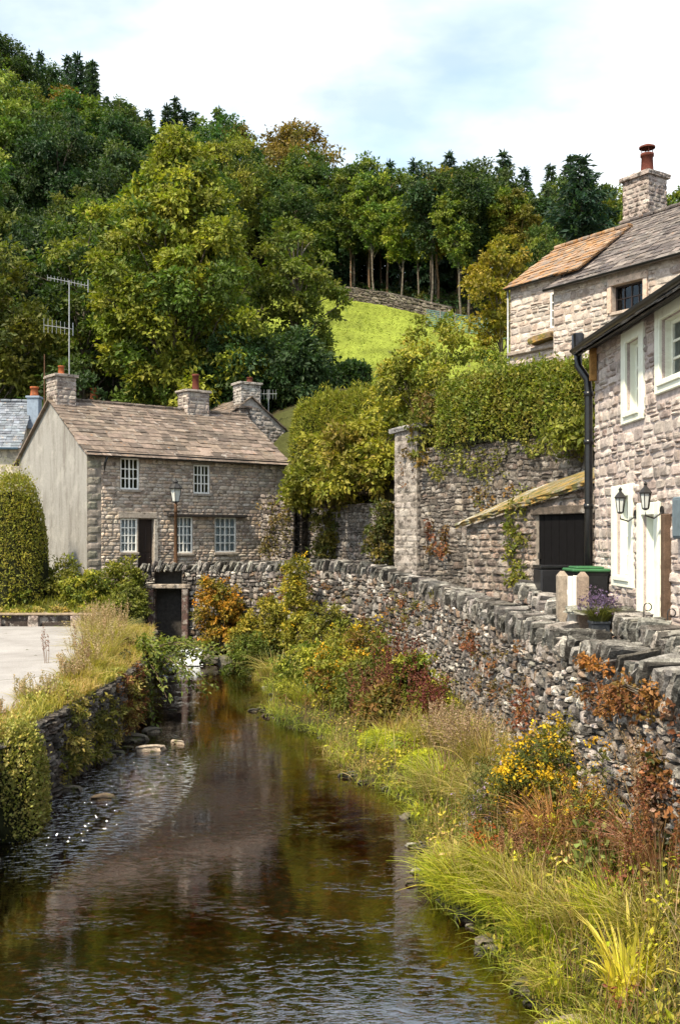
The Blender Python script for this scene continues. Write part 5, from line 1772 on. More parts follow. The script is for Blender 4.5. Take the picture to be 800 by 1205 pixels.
for s in (-1, 1):
    mb = MB(); q = bc - hn * .26 + hu * s * .27 + Z3 * .1
    tube(mb, [q - hu * .03, q + hu * .03], .1, 14); part(mb, 'wheel', 'black_gloss', bnr)
# second darker bin behind
b2 = np.array([4.0, 19.2, 2.78]); bq = thing('recycling_crate', 'black crate with red and blue oddments on top left of the green lid', 'crate', b2)
mb = MB(); box(mb, b2 + Z3 * .55, A, (.3, .3, .55), ch=.03); part(mb, 'body', 'black_paint', bq)
mb = MB(); box(mb, b2 + Z3 * 1.13, A, (.31, .31, .03), ch=.015); part(mb, 'lid', 'black_gloss', bq)

# gate: two grey posts and a white board
for i, (px, lab) in enumerate(((661, 'weathered wooden gate post with pointed top left of the white gate board'), (685, 'weathered wooden gate post with pointed top right of the white gate board'))):
    Yp = 17.35 - .25 * i; x = (px - 400) / F * Yp; zt = EYE - (44 + 1 * i) / F * Yp
    mb = MB(); w = .085
    V = []
    for z in (2.6, zt - .05): V += [(x - w, Yp - w, z), (x + w, Yp - w, z), (x + w, Yp + w, z), (x - w, Yp + w, z)]
    V += [(x - w * .35, Yp - w * .35, zt + .03), (x + w * .35, Yp - w * .35, zt + .03), (x + w * .35, Yp + w * .35, zt + .03), (x - w * .35, Yp + w * .35, zt + .03)]
    mb.add(V, [[a + k, a + (k + 1) % 4, a + 4 + (k + 1) % 4, a + 4 + k] for a in (0, 4) for k in range(4)] + [[8, 9, 10, 11]], c=(.30, .25, .20) if i == 0 else (.26, .20, .16))
    o = part(mb, 'gate_post', 'timber', None); tag(o, lab, 'post', 'posts of the lane gate')
Yp = 17.2; x0 = (667.5 - 400) / F * Yp; x1 = (680 - 400) / F * Yp
gt = thing('gate', 'narrow white painted gate board between the two wooden posts', 'gate', (x0, Yp, 2.7))
mb = MB(); zt = EYE - 48 / F * Yp
for i in range(2):
    w = (x1 - x0) / 2
    abox(mb, x0 + w * i + .003, x0 + w * (i + 1) - .003, Yp + .0, Yp + .03, 2.72, zt + .01 * i, ch=.005)
part(mb, 'boards', 'white_paint', gt)
mb = MB(); abox(mb, x0, x1, Yp + .031, Yp + .06, 3.0, 3.08); abox(mb, x0, x1, Yp + .031, Yp + .06, 3.5, 3.58); part(mb, 'rails', 'white_paint', gt)

# lavender in a dark pot
pc_ = np.array([3.78, 14.9, 2.78]); pt = thing('lavender_pot', 'purple lavender in a dark square pot by the lane wall', 'potted plant', pc_)
mb = MB()
V = []
for z, k in ((0, .7), (.46, .85)):
    for sx, sy in ((-1, -1), (1, -1), (1, 1), (-1, 1)): V.append(pc_ + np.array([sx * .15 * k, sy * .15 * k, z]))
mb.add(V, [[0, 1, 5, 4], [1, 2, 6, 5], [2, 3, 7, 6], [3, 0, 4, 7], [4, 5, 6, 7]])
box(mb, pc_ + Z3 * .45, I3, (.14, .14, .02), ch=.008)
part(mb, 'pot', 'slate_pot', pt)
mb = MB(); rng = rg(200); n = 420
a = rng.uniform(0, 2 * PI, n); r = np.sqrt(rng.random(n)) * .12
B = np.stack([np.cos(a) * r, np.sin(a) * r, np.full(n, .44)], 1) + pc_
blades(mb, B, rng.uniform(.18, .42, n), np.stack([np.cos(a), np.sin(a), 0 * a], 1), .012, pal(rng, n, [(0.12, .13, .03), (.17, .17, .05), (.09, .11, .04)]), rng, 3, .7)
part(mb, 'leaves', 'blade', pt)
mb = MB(); n = 70
a = rng.uniform(0, 2 * PI, n); r = np.sqrt(rng.random(n)) * .3
C = np.stack([np.cos(a) * r, np.sin(a) * r, .86 - r * .5 + rng.normal(0, .06, n)], 1) + pc_
leaf_clumps(mb, C, np.full(n, .035), 18, .03, [(0.14, .10, .19), (.18, .13, .23), (.1, .08, .15)], rng, flat=1.6)
part(mb, 'blossoms', 'flower', pt)

# curled iron hooks above the lane wall
for i, (px, lab) in enumerate(((757, 'curled black iron plant hook nearer the pale door'), (785, 'curled black iron plant hook nearer the picture edge'))):
    Yp = 14.3 - i * .3; x = (px - 400) / F * Yp; zt = EYE - (80 + 7 * i) / F * Yp
    mb = MB()
    P = [(x, Yp, 2.7), (x, Yp, zt - .12), (x, Yp, zt - .06)]
    for k in range(10):
        an = PI - k / 9 * PI * 1.7
        P.append((x + .055 + .055 * math.cos(an), Yp, zt - .05 + .055 * math.sin(an)))
    tube(mb, P, .009, 6)
    tag(part(mb, 'iron_hook', 'iron', None, True), lab, 'hook', 'iron hooks by the lane wall')

# street lamp in front of the cottage
lp = at(207, 662, 37.9); lp[2] = 2.6
sl = thing('street_lamp', 'old rusty brown street lamp with glass lantern in front of the cottage', 'street lamp', lp)
zl0 = at(207, 592, 37.9)[2]; zl1 = at(207, 560, 37.9)[2]
mb = MB(); lathe(mb, lp, [(.14, -.2), (.14, .5), (.1, .6), (.09, .65), (.075, .7), (.055, zl0 - lp[2] - .35), (.08, zl0 - lp[2] - .33), (.05, zl0 - lp[2] - .2), (.07, zl0 - lp[2] - .05), (.03, zl0 - lp[2])], 10)
part(mb, 'column', 'rusty_iron', sl, True)
mb = MB(); zb_ = at(207, 601, 37.9)[2]
tube(mb, [(lp[0] - .38, lp[1], zb_ - .02), (lp[0] + .42, lp[1], zb_ + .0)], .022, 6)
for s in (-.4, .44): lathe(mb, (lp[0] + s, lp[1], zb_ - .01), [(0, -.04), (.04, 0), (0, .04)], 8)
part(mb, 'ladder_bar', 'iron', sl, True)
hL = zl1 - zl0
mb = MB(); c = np.array([lp[0], lp[1], zl0])
lathe(mb, c, [(.05, 0), (.13, .04), (.12, .07)], 4)
for k in range(4):
    a = k * PI / 2; d = np.array([math.cos(a), math.sin(a), 0])
    tube(mb, [c + d * .12 + Z3 * .06, c + d * .2 + Z3 * hL * .52], .012, 4)
lathe(mb, c + Z3 * hL * .52, [(.24, 0), (.25, .03), (.12, hL * .18), (.08, hL * .2), (.1, hL * .26), (.05, hL * .32), (.02, hL * .36), (.0, hL * .47)], 8)
for k in range(8):
    a = k * PI / 4
    lathe(mb, c + Z3 * (hL * .52) + np.array([math.cos(a) * .23, math.sin(a) * .23, 0]), [(.02, 0), (.025, .05), (0, .12)], 5)
ln = part(mb, 'lantern', 'iron', sl)
mb = MB(); lathe(mb, c, [(.11, .07), (.19, hL * .52)], 4); part(mb, 'lantern_glass', 'lamp_glass', ln)

# stone bench / raised bed at the back of the terrace
bb = thing('raised_bed', 'low raised flower bed with dark plank front and pale stone piers behind the terrace', 'raised bed', (-10.5, 33.7, 1.5))
mb = MB(); abox(mb, -16, -7.95, 33.75, 34.3, 1.45, 1.86, (.06, .045, .04)); part(mb, 'back_wall', 'retaining_stone', bb)
mb = MB(); abox(mb, -16, -7.9, 33.62, 34.32, 1.865, 1.93, (.26, .2, .14), ch=.012); part(mb, 'plank', 'timber', bb)
for x in (-14.2, -11.35, -10.1, -8.7):
    mb = MB(); rough_boxes(mb, np.array([[x, 33.68, 1.66]]), np.array([I3]), np.array([[.17, .1, .19]]), np.array([[.40, .31, .27]]), rg(int(-x * 10)), .2, .05); part(mb, 'pier', 'retaining_stone', bb)

# post and sapling on the meadow, netting fence
pp = at(425, 441, 57.0); pp[2] = float(G(pp[0], pp[1]))
mb = MB(); abox(mb, pp[0] - .2, pp[0] + .2, pp[1] - .2, pp[1] + .2, pp[2] - .3, pp[2] + .85, (.07, .055, .045), ch=.05)
tag(part(mb, 'stump', 'timber', None), 'short dark square post at the foot of the meadow', 'post')
nf = thing('net_fence', 'blue green netting fence with thin posts beyond the big shrub', 'fence', (8, 74, float(G(8, 74))))
xs = np.linspace(6.4, 12.2, 7)
for x in xs:
    y = 76 - (x - 6.4) * 1.0; z = float(G(x, y)); mb = MB(); tube(mb, [(x, y, z - .2), (x, y, z + 1.35)], .05, 5, (.2, .17, .13)); part(mb, 'fence_post', 'timber', nf)
mb = MB()
for h in np.linspace(.1, 1.25, 9):
    P = [(x, 76 - (x - 6.4), float(G(x, 76 - (x - 6.4))) + h) for x in np.linspace(6.4, 12.2, 20)]
    tube(mb, P, .025, 4)
for x in np.linspace(6.4, 12.2, 70):
    y = 76 - (x - 6.4); z = float(G(x, y)); tube(mb, [(x, y, z + .05), (x, y, z + 1.25)], .014, 3)
part(mb, 'netting', 'netting', nf)


# ------------------------------------------------------------------ trees
class Kind:
    """first placing moves the tree itself, later ones copy it with its trunk and crown"""
    def __init__(s, src):
        s.src = src; s.used = False

    def put(s, loc, rz, sc, label, color=None, group=None):
        if not s.used:
            s.used = True
            o = s.src
            o.location = tuple(float(x) for x in loc); o.rotation_euler = (0, 0, rz); o.scale = sc
            o['label'] = label
            if group: o['group'] = group
            for ch in o.children:
                if color is not None and ch.name.startswith('crown'): ch.color = (*color, 1)
            return o
        return copy_thing(s.src, loc, rz, sc, label, color, group)


def gpos(x, y, dz=-.1):
    return (x, y, float(G(x, y)) + dz)


# the single trees near the cottages
bt = broadleaf('ash_tree', 16.2, 8.4, 301, [(0.15, 0.172, 0.022), (0.205, 0.212, 0.026), (0.088, 0.125, 0.02), (0.26, 0.25, 0.032)], bare=.0, n_cl=420, per=230, leaf=.23, rc=(.45, 1.25), shape='oval', inner=.25,
               label='big bright yellow green tree towering behind the stone cottage', trunk_r=.34)
bt.location = gpos(-8.3, 53)
ft = broadleaf('sycamore_tree', 9.6, 5.6, 302, [(0.105, 0.140, 0.022), (0.078, 0.115, 0.02), (0.15, 0.172, 0.026)], bare=.10, n_cl=115, per=150, leaf=.2, rc=(.35, .75), shape='oval',
               label='smaller tree standing beside the sunny meadow with its trunk in shade', trunk_r=.2)
ft.location = gpos(-2.4, 57)
lt = broadleaf('hazel_tree', 13.2, 7.0, 303, [(0.145, 0.14, 0.022), (0.105, 0.115, 0.02), (0.075, 0.095, 0.018)], bare=.05, n_cl=170, per=150, leaf=.25, rc=(.6, 1.1), shape='oval',
               label='olive green tree behind the blue slate roof at the left edge', trunk_r=.22)
lt.location = gpos(-18.6, 53.5)
for (x, y, s, h, lab) in ((-13.4, 51.0, 5, 7.5, 'dark bushy tree behind the rendered gable chimney'), (-4.9, 51.5, 6, 5.0, 'dark low tree behind the brown chimney pot'), (-2.1, 51.0, 8, 3.6, 'low dark bushy tree right of the rear cottage gable')):
    o = broadleaf('dark_tree', h, h * .8, 310 + s, GREEN_DARK, bare=.03, n_cl=80, per=130, leaf=.22, rc=(.5, 1.0), label=lab, trunk_r=.15)
    o.location = gpos(x, y)
yt = broadleaf('maple_tree', 8.4, 5.4, 304, [(0.24, 0.18, 0.022), (0.19, 0.165, 0.022), (0.28, 0.20, 0.03)], bare=.12, n_cl=90, per=110, leaf=.22, rc=(.4, .8), shape='cone',
               label='small golden yellow tree left of the tall upper house', trunk_r=.13)
yt.location = gpos(9.6, 61.5)
pn_ = conifer('pine_tree', 12.6, 5.2, 305, [(0.026, 0.055, 0.034), (0.035, 0.062, 0.038)], bare=.42, levels=16, pine=True, label='dark blue green pine with bare trunk behind the upper house roof')
pn_.location = gpos(17.7, 75)

KB = [Kind(broadleaf('woodland_tree', 13.5, 8.4, 320 + i, p, bare=.16, n_cl=120, per=170, leaf=.27, rc=(.55, 1.4), shape=sh)) for i, (p, sh) in enumerate(
    ((GREEN_MID, 'oval'), (GREEN_DARK, 'oval'), (GREEN_YEL, 'oval'), ([(0.14, 0.115, 0.022), (0.10, 0.10, 0.02), (0.17, 0.13, 0.025)], 'oval'), (GREEN_MID, 'top')))]
KT = [Kind(broadleaf('slender_tree', 12.2, 3.9, 340 + i, p, bare=.40, n_cl=95, per=110, leaf=.23, rc=(.35, .85), shape='top', trunk_r=.11, inner=.5, lean=ln, bark=bk)) for i, (p, ln, bk) in enumerate(
    ((GREEN_MID, .4, (.14, .09, .055)), (GREEN_YEL, -.5, (.12, .10, .075)), (GREEN_DARK, .2, (.09, .075, .06)), ([(0.19, 0.165, 0.024), (0.145, 0.14, 0.022)], -.2, (.15, .09, .05))))]
KC = [Kind(conifer('spruce_tree', 13.5, 5.0, 360 + i, bare=.08)) for i in range(3)]

rng = rg(400)
ZB = {0: 'mid green woodland tree on the steep left hillside', 1: 'dark green woodland tree on the steep left hillside', 2: 'yellow green woodland tree on the steep left hillside',
      3: 'rusty orange tinged woodland tree on the left hillside', 4: 'tall crowned mid green tree on the left hillside'}
tint = lambda: tuple(rng.uniform(.8, 1.25) * np.array([rng.uniform(.9, 1.15), 1, rng.uniform(.8, 1.2)]))
# left hillside, row by row
k = 0
for row, Y in enumerate(np.arange(60, 112, 6.6)):
    for X in np.arange(-.40 * Y - 2, -5.5 if Y < 86 else -2.0, 6.3):
        x = X + rng.uniform(-2.2, 2.2) + (row % 2) * 3; y = Y + rng.uniform(-2, 2)
        if x > -6.5 and y < 90: continue
        kk = int(rng.choice([0, 1, 2, 3, 4], p=[.36, .40, .09, .03, .12]))
        if y > 92: kk = int(rng.choice([0, 1, 2, 3], p=[.4, .35, .17, .08]))
        s = rng.uniform(.72, 1.05) * (.82 if y > 95 and x / y < -.15 else 1.06 if y > 90 else 1)
        KB[kk].put(gpos(x, y, -.5), rng.uniform(0, 6.28), (s, s, s * rng.uniform(.9, 1.15)), ZB[kk], tint(), 'trees on the steep left hillside')
# a pale tree and a dark oak at the upper left edge
KB[2].put(gpos(-28.8, 84), 1.0, (1.0, 1.0, 1.05), 'pale yellow green round tree at the upper left edge', (1.15, 1.2, 1.5))
KB[1].put(gpos(-35.5, 106, -.3), 2.0, (1.0, 1.0, .9), 'dark round oak topmost on the left skyline', (1.1, .95, .8))
KB[3].put(gpos(-27, 101, -.3), 2.6, (.9, .9, .8), 'orange brown tree below the oak on the left skyline', (1.1, .9, .8))
# conifers along the left skyline
for px in range(50, 410, 13):
    y = 110 + rng.uniform(-3, 5); x = (px + rng.uniform(-6, 6) - 400) / F * y
    s = rng.uniform(.55, .92)
    KC[int(rng.integers(0, 3))].put(gpos(x, y, -.3), rng.uniform(0, 6), (s, s, s * rng.uniform(.95, 1.2)), 'dark conifer on the skyline of the left hill', tint(), 'conifers on the left skyline')
# wood above the meadow: front row with bare trunks, fuller rows behind
ZT = {0: 'slender green tree with bare orange brown trunk above the meadow', 1: 'slender yellow green tree with bare trunk above the meadow', 2: 'slender dark green tree with bare trunk above the meadow', 3: 'slender golden topped tree with bare trunk above the meadow'}
for r in range(4):
    for X in np.arange(-5.5 - r, 36, 2.0 if r < 2 else 2.6):
        x = X + rng.uniform(-.9, .9) + r * 1.3
        ye = 79.5 + max(0, 9.0 - x) * 1.5 + r * 3.2 + rng.uniform(-.8, .8)
        ye = min(ye, 100 + r * 3)
        kk = int(rng.choice([0, 1, 2, 3], p=[.42, .20, .32, .06]))
        s = rng.uniform(.78, 1.06)
        s *= float(np.interp(x, [8, 22], [1, .84]))
        KT[kk].put(gpos(x, ye, -.3), rng.uniform(0, 6.28), (s, s, s * rng.uniform(.92, 1.1)), ZT[kk], tint(), 'slender trees of the wood above the meadow')
for Y in (100, 107):
    for X in np.arange(-4, 42, 5.2):
        x = X + rng.uniform(-1.5, 1.5); s = rng.uniform(.6, .78)
        kk = int(rng.choice([0, 1, 2, 4]))
        s *= float(np.interp(x, [8, 24], [1, .8]))
        KB[kk].put(gpos(x, Y + rng.uniform(-2, 2), -.5), rng.uniform(0, 6.28), (s, s, s), 'broad woodland tree deep in the wood above the meadow', tint(), 'broad trees deep in the wood above the meadow')
for px in range(380, 760, 26):
    y = 98 + rng.uniform(-6, 10); x = (px + rng.uniform(-9, 9) - 400) / F * y
    s = rng.uniform(.62, .92)
    KC[int(rng.integers(0, 3))].put(gpos(x, y, -.3), rng.uniform(0, 6), (s, s, s * 1.08), 'dark pointed conifer among the broadleaf trees above the meadow', tint(), 'conifers in the wood above the meadow')
for (px, Y, s, kk, lab) in ((722, 79, .78, 2, 'yellow green tree right behind the upper house chimney'), (640, 72, .62, 0, 'green tree behind the mossy orange roof')):
    KB[kk].put(gpos((px - 400) / F * Y, Y, -.3), 1.0, (s * .8, s * .8, s), lab, (1, 1, 1))
# undergrowth below the wood edge
ub = MB(); n = 260
x = rng.uniform(-4, 30, n); y = 80.5 + np.maximum(0, 9.0 - x) * 1.5 + rng.uniform(-.5, 9, n)
C = np.stack([x, y, G(x, y) + rng.uniform(.1, .9, n)], 1)
leaf_clumps(ub, C, rng.uniform(.5, 1.0, n), 34, .24, GREEN_DARK + [(0.09, .09, .02)], rng)
tag(ub.build('undergrowth', 'leaf'), 'dark leafy undergrowth along the edge of the wood', 'undergrowth', kind='stuff')


# ------------------------------------------------------------------ hedges and shrubs on the wall tops
def hedge(name, label, path, width, z0, z1, seed, palette, n_leaf, leaf=.1, pw=.55, aspect=.6, top_slope=None, lumps=.12, cat='hedge', ek=.6):
    rng = rg(seed)
    f, Lw = path_map(path)
    t = thing(name, label, cat, (*[float(a) for a in path[0]], float(z0)))
    ph = rng.uniform(0, 6, 6)

    def surf(u, a, k):
        x, y, tg = f(np.clip(u, 0, Lw))
        e = np.minimum(1, np.minimum(u, Lw - u) / (width * .5) + .0)
        e = np.sqrt(np.clip(1 - (1 - np.clip(e, 0, 1)) ** 2, 0, 1)) * .75 + .25
        c, s = np.cos(a), np.sin(a)
        lm = 1 + lumps * (np.sin(u * 2.1 + ph[0] + a * 2) * .6 + np.sin(u * 4.7 + ph[1] - a * 3) * .5 + np.sin(u * 9 + ph[2] + a * 7) * .25)
        h = z1 - z0
        off = np.sign(c) * np.abs(c) ** pw * width / 2 * k * lm * e
        z = z0 + np.maximum(s, -.12) * 0 + np.sign(s) * np.abs(s) ** pw * h * k * (lm * .5 + .5) * (e * (1 - ek) + ek)
        if top_slope is not None: z = z + top_slope * u * np.clip(s, 0, 1)
        return np.stack([x - tg[..., 1] * off, y + tg[..., 0] * off, z], -1)
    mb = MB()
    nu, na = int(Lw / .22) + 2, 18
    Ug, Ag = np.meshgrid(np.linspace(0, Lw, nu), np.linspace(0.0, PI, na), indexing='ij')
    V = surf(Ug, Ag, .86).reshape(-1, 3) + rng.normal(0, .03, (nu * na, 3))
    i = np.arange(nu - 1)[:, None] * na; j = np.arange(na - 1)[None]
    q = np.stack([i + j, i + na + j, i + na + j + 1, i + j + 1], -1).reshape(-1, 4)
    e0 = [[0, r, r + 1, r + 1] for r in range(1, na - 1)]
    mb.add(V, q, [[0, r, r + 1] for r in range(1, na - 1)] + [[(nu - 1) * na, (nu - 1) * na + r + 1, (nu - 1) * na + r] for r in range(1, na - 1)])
    part(mb, 'shade_core', 'core_shade', t)  # solid core behind the leaves, inner shade put into its colour
    mb = MB()
    u = rng.uniform(0, Lw, n_leaf); a = rng.uniform(0.0, PI, n_leaf)
    k = 1 - np.abs(rng.normal(0, .055, n_leaf)) + np.where(rng.random(n_leaf) < .10, rng.uniform(.02, .13, n_leaf), 0)
    P = surf(u, a, k); P2 = surf(u, a, k + .1)
    # ends
    nrmv = nrm(P2 - P)
    dd = nrm(nrmv * .6 + rng.normal(0, .6, (n_leaf, 3)) + np.array([0, 0, .15]))
    ci = ((u * 4.3).astype(int) * 7 + (a * 5).astype(int) * 3) % 37
    base = pal(rng, 37, palette, .07)[ci] * .5 + pal(rng, n_leaf, palette, .05) * .5
    cols = np.clip(base * rng.uniform(.65, 1.35, (n_leaf, 1)) * rng.uniform(.9, 1.1, (n_leaf, 3)), .004, 1)
    sz = leaf * rng.uniform(.6, 1.4, n_leaf)
    leaf_quads(mb, P, dd, nrm(nrmv + rng.normal(0, .45, (n_leaf, 3))), sz, sz * aspect, cols)
    part(mb, 'leaves', 'leaf', t)
    return t


HC = [(0.11, 0.135, 0.024), (0.165, 0.185, 0.028), (0.205, 0.215, 0.03), (0.12, 0.145, 0.024), (0.25, 0.24, 0.034), (0.18, 0.15, 0.028)]
hedge('clipped_hedge', 'long clipped hedge with bright top growing along the high retaining wall', [(6.75, 25.6), (3.1, 29.9)], 2.1, 7.0, 9.0, 501, HC, 36000, .10, .64, lumps=.09)
shrub('rounded_shrub', 'large rounded yellow green shrub behind the clipped hedge', 'shrub', (3.25, 36.0, 7.6), 2.35, 1.9, 4.75, 502, [(0.19, .2, .026), (0.24, .225, .028), (0.14, .16, .024), (.29, .26, .035)], 150, 130, .13, (.35, .6))
shrub('rounded_shrub', 'smaller yellow green shrub between the large shrub and the upper house wall', 'shrub', (5.3, 34.6, 7.6), .9, .9, 2.9, 503, GREEN_YEL, 60, 90, .12, (.25, .45))
hedge('feathery_hedge', 'sloping feathery yellow green hedge above the bushes left of the pillar', [(1.7, 38.6), (-1.75, 40.9)], 1.8, 7.4, 10.3, 504, [(0.22, .21, .03), (0.17, .17, .025), (0.28, .25, .035)], 17000, .17, .6, aspect=.22, top_slope=-.16)
shrub('overhanging_bush', 'yellow green bush hanging over the garden wall left of the stone pillar', 'bush', (.75, 33.8, 6.0), 1.35, 1.3, 2.5, 505, [(0.23, .22, .03), (0.17, .18, .026), (0.29, .27, .035), (0.2, .16, .03)], 120, 120, .15, (.35, .6))
shrub('overhanging_bush', 'broad green bush spilling over the garden wall towards the cottage', 'bush', (-.45, 35.8, 5.6), 1.25, 1.1, 2.2, 506, [(0.20, .2, .026), (0.15, .165, .024), (0.26, .235, .032), (0.17, .16, .03)], 120, 120, .15, (.35, .6))
shrub('overhanging_bush', 'dark leafy bush beside the right eave of the cottage', 'bush', (-1.55, 39.2, 5.5), .6, .8, 1.5, 507, [(0.18, .185, .026), (0.23, .215, .03), (0.13, .14, .022)], 70, 110, .14, (.3, .5))
hedge('meadow_shade_hedge', 'added low dark hedge painting tree shade along the foot of the meadow', [(1.6, 54.5), (-4.5, 55.5)], 1.3, float(G(-1.5, 55)) - .4, float(G(-1.5, 55)) + 1.3, 515, GREEN_DARK, 7000, .2, .6, lumps=.2)  # added hedge, coloured dark to stand for tree shade on the grass
shrub('wall_shrub', 'small pale green shrub on the wall top at the right end of the hedge', 'shrub', (5.75, 24.7, 6.7), .75, .5, .95, 508, [(.17, .18, .03), (.13, .15, .025)], 40, 70, .12, (.2, .35), stems=6)
shrub('wall_shrub', 'leafy shrub on the wall top between pillar cap and hedge', 'shrub', (2.75, 29.6, 6.6), .7, .6, 1.9, 509, [(.18, .17, .03), (.13, .13, .022), (.16, .1, .03)], 50, 80, .12, (.2, .4), stems=6)
# wall 2 dark ivy hanging
for i, (x, y, z, rx, h, lab) in enumerate(((1.35, 31.3, 3.6, .45, 2.0, 'ivy curtain hanging beside the stone pillar shaft'), (-.35, 36.4, 3.3, .6, 2.2, 'dark ivy hanging on the garden wall behind the river wall'))):
    o = shrub('ivy', lab, 'ivy', (x, y, z), rx, .35, h, 520 + i, [(.10, .085, .02), (.07, .08, .018), (.16, .13, .03)], 46, 80, .11, (.22, .4), dome=False, stems=5)


def scatter_on(name, label, cat, fn, n_cl, rc, per, leaf, palette, seed, group=None, mat='leaf', asp=.65):
    """leaves that cling to a wall: fn(rng,n) -> points and outward normal"""
    rng = rg(seed)
    C, nn = fn(rng, n_cl)
    t = thing(name, label, cat, C.min(0), group)
    mb = MB()
    leaf_clumps(mb, C + nn * rc * .3, np.full(n_cl, rc) * rng.uniform(.6, 1.4, n_cl), per, leaf, palette, rng, flat=1.0, up=.3, aspect=asp)
    part(mb, 'leaves', mat, t)
    sb = MB(); o = np.argsort(C[:, 2])
    for i in range(0, n_cl - 1, 3):
        a, b = C[o[i]], C[o[min(i + 3, n_cl - 1)]]
        if np.linalg.norm(a - b) < 1.2: tube(sb, [a, (a + b) / 2 + nn[0] * .03, b], [.008, .007, .005], 4, (.1, .07, .05), cap=False)
    if sb.n: part(sb, 'vines', 'bark', t)
    return t


def on_river_wall(x0, x1, y0, y1):
    """patch of the river wall given by photo pixels"""
    def fn(rng, n):
        out, N_ = [], []
        px = rng.normal((x0 + x1) / 2, (x1 - x0) / 4, n); py = rng.normal((y0 + y1) / 2, (y1 - y0) / 4, n)
        us = np.linspace(0, WL, 3000); X, Yv = wx(us), wy(us); pr = 400 + X / np.maximum(Yv, 1) * F
        g = (Yv > 8)
        for a, b in zip(px, py):
            i = np.argmin(np.abs(pr - a) + (~g) * 1e6)
            z = EYE + (630 - b) / F * Yv[i]
            z = min(z, float(w_top(us[i])) + .1)
            tg = wf(us[i])[2]
            nv = np.array([-tg[1], tg[0], 0])
            out.append(np.array([X[i], Yv[i], z]) + nv * .1); N_.append(nv)
        return np.array(out), np.array(N_)
    return fn


RUST = [(0.20, 0.075, 0.035), (0.15, 0.055, 0.03), (0.26, 0.11, 0.04), (0.17, .10, .03)]
OLIVE = [(0.15, .14, .03), (0.11, .11, .025), (.2, .17, .035)]
wp = [((690, 790, 790, 850), RUST, 60, 'rusty red wall plants low on the near end of the river wall'), ((690, 730, 745, 775), [(.34, .14, .04), (.28, .12, .04)], 16, 'bright orange lichen tuft on the coping of the river wall'),
      ((610, 640, 800, 860), RUST, 22, 'dark red plant hanging in the middle of the river wall'), ((545, 575, 735, 775), RUST, 18, 'small red plant below the coping near the outhouse'),
      ((440, 520, 690, 740), RUST + OLIVE, 50, 'brown and olive plants in the wall opposite the outhouse corner'), ((640, 690, 850, 890), OLIVE, 16, 'olive green tuft low in the stones of the river wall'),
      ((760, 800, 870, 960), RUST + [(.3, .2, .15)], 40, 'rust coloured growth at the foot of the wall at the right edge'), ((400, 470, 720, 790), RUST + OLIVE + OLIVE, 60, 'mixed olive plants covering the wall where it bends'),
      ((300, 400, 680, 730), OLIVE + RUST, 60, 'yellowish plants on the shaded wall below the cottage yard'), ((560, 620, 760, 820), [(.13, .1, .03), (.2, .1, .04)], 26, 'brownish wall plants between two red clumps')]
for i, (r, p, n, lab) in enumerate(wp):
    scatter_on('wall_plant', lab, 'wall plant', on_river_wall(*r), n, .085, 22, .055, p, 540 + i, 'plants rooted in the river wall')


def on_plane(fnp, px0, px1, py0, py1, uvf, nv):
    def fn(rng, n):
        px = rng.uniform(px0, px1, n); py = rng.uniform(py0, py1, n)
        P = np.array([fnp(*uvf(a, b)) for a, b in zip(px, py)]); return P, np.tile(nv, (n, 1))
    return fn


mpo = planar(OO, ou, Z3, on)
scatter_on('climber', 'green climbing plant on the outhouse wall left of the black door', 'climber', on_plane(lambda u, v: mpo(np.array([u]), np.array([v]), np.array([.06]))[0], 600, 622, 590, 690, o_uv, on), 34, .13, 24, .09, [(.11, .14, .02), (.16, .18, .03), (.2, .19, .03)], 560)
# ferns on the retaining wall
RTf, RTL = path_map(RET)


def on_ret(x0, x1, y0, y1):
    def fn(rng, n):
        us = np.linspace(0, RTL, 800); X, Yv, tg = RTf(us); pr = 400 + X / Yv * F
        out, N_ = [], []
        for a, b in zip(rng.uniform(x0, x1, n), rng.uniform(y0, y1, n)):
            i = np.argmin(np.abs(pr - a)); nv = np.array([-tg[i, 1], tg[i, 0], 0])
            out.append(np.array([X[i], Yv[i], EYE + (630 - b) / F * Yv[i]]) + nv * .06); N_.append(nv)
        return np.array(out), np.array(N_)
    return fn


scatter_on('trailing_plant', 'green plants trailing down from the hedge foot over the high retaining wall', 'climber', on_ret(505, 560, 512, 560), 34, .15, 26, .085, [(.17, .17, .03), (.12, .13, .025), (.22, .2, .04)], 566)
scatter_on('trailing_plant', 'olive growth trailing down the high retaining wall near the downpipe', 'climber', on_ret(610, 690, 505, 535), 34, .15, 26, .085, [(.15, .15, .03), (.11, .12, .025), (.2, .17, .04)], 567)
for i, (r, p, n, lab) in enumerate((((565, 598, 525, 565), [(.2, .19, .04), (.15, .16, .03)], 18, 'pale green wall plant high on the retaining wall'), ((503, 512, 615, 655), RUST, 10, 'rust brown fern on the retaining wall nearer the pillar'),
                                    ((515, 528, 622, 655), RUST, 12, 'rust brown fern on the retaining wall nearer the outhouse'), ((476, 492, 545, 575), [(.26, .13, .05), (.2, .1, .04)], 9, 'thin orange growth below the pillar cap'),
                                    ((560, 640, 575, 600), [(.2, .15, .04), (.15, .14, .03), (.24, .12, .04)], 22, 'weeds growing above the outhouse roof edge'))):
    scatter_on('wall_fern', lab, 'wall plant', on_ret(*r), n, .12, 22, .08, p, 570 + i, 'plants on the retaining wall')
# creeper on yard wall
scatter_on('climber', 'brown creeper covering the yard wall beside the cottage corner', 'climber',
           lambda rng, n: (lambda s, z: (np.stack([-1.75 - 1.3 * s - .05, 38.2 + 1.2 * s - .07, z], 1), np.tile(np.array([-.68, -.73, 0]), (n, 1))))(rng.random(n), rng.uniform(2.8, 6.0, n)),
           60, .16, 22, .09, [(.14, .10, .03), (.2, .13, .04), (.1, .09, .02)], 580)


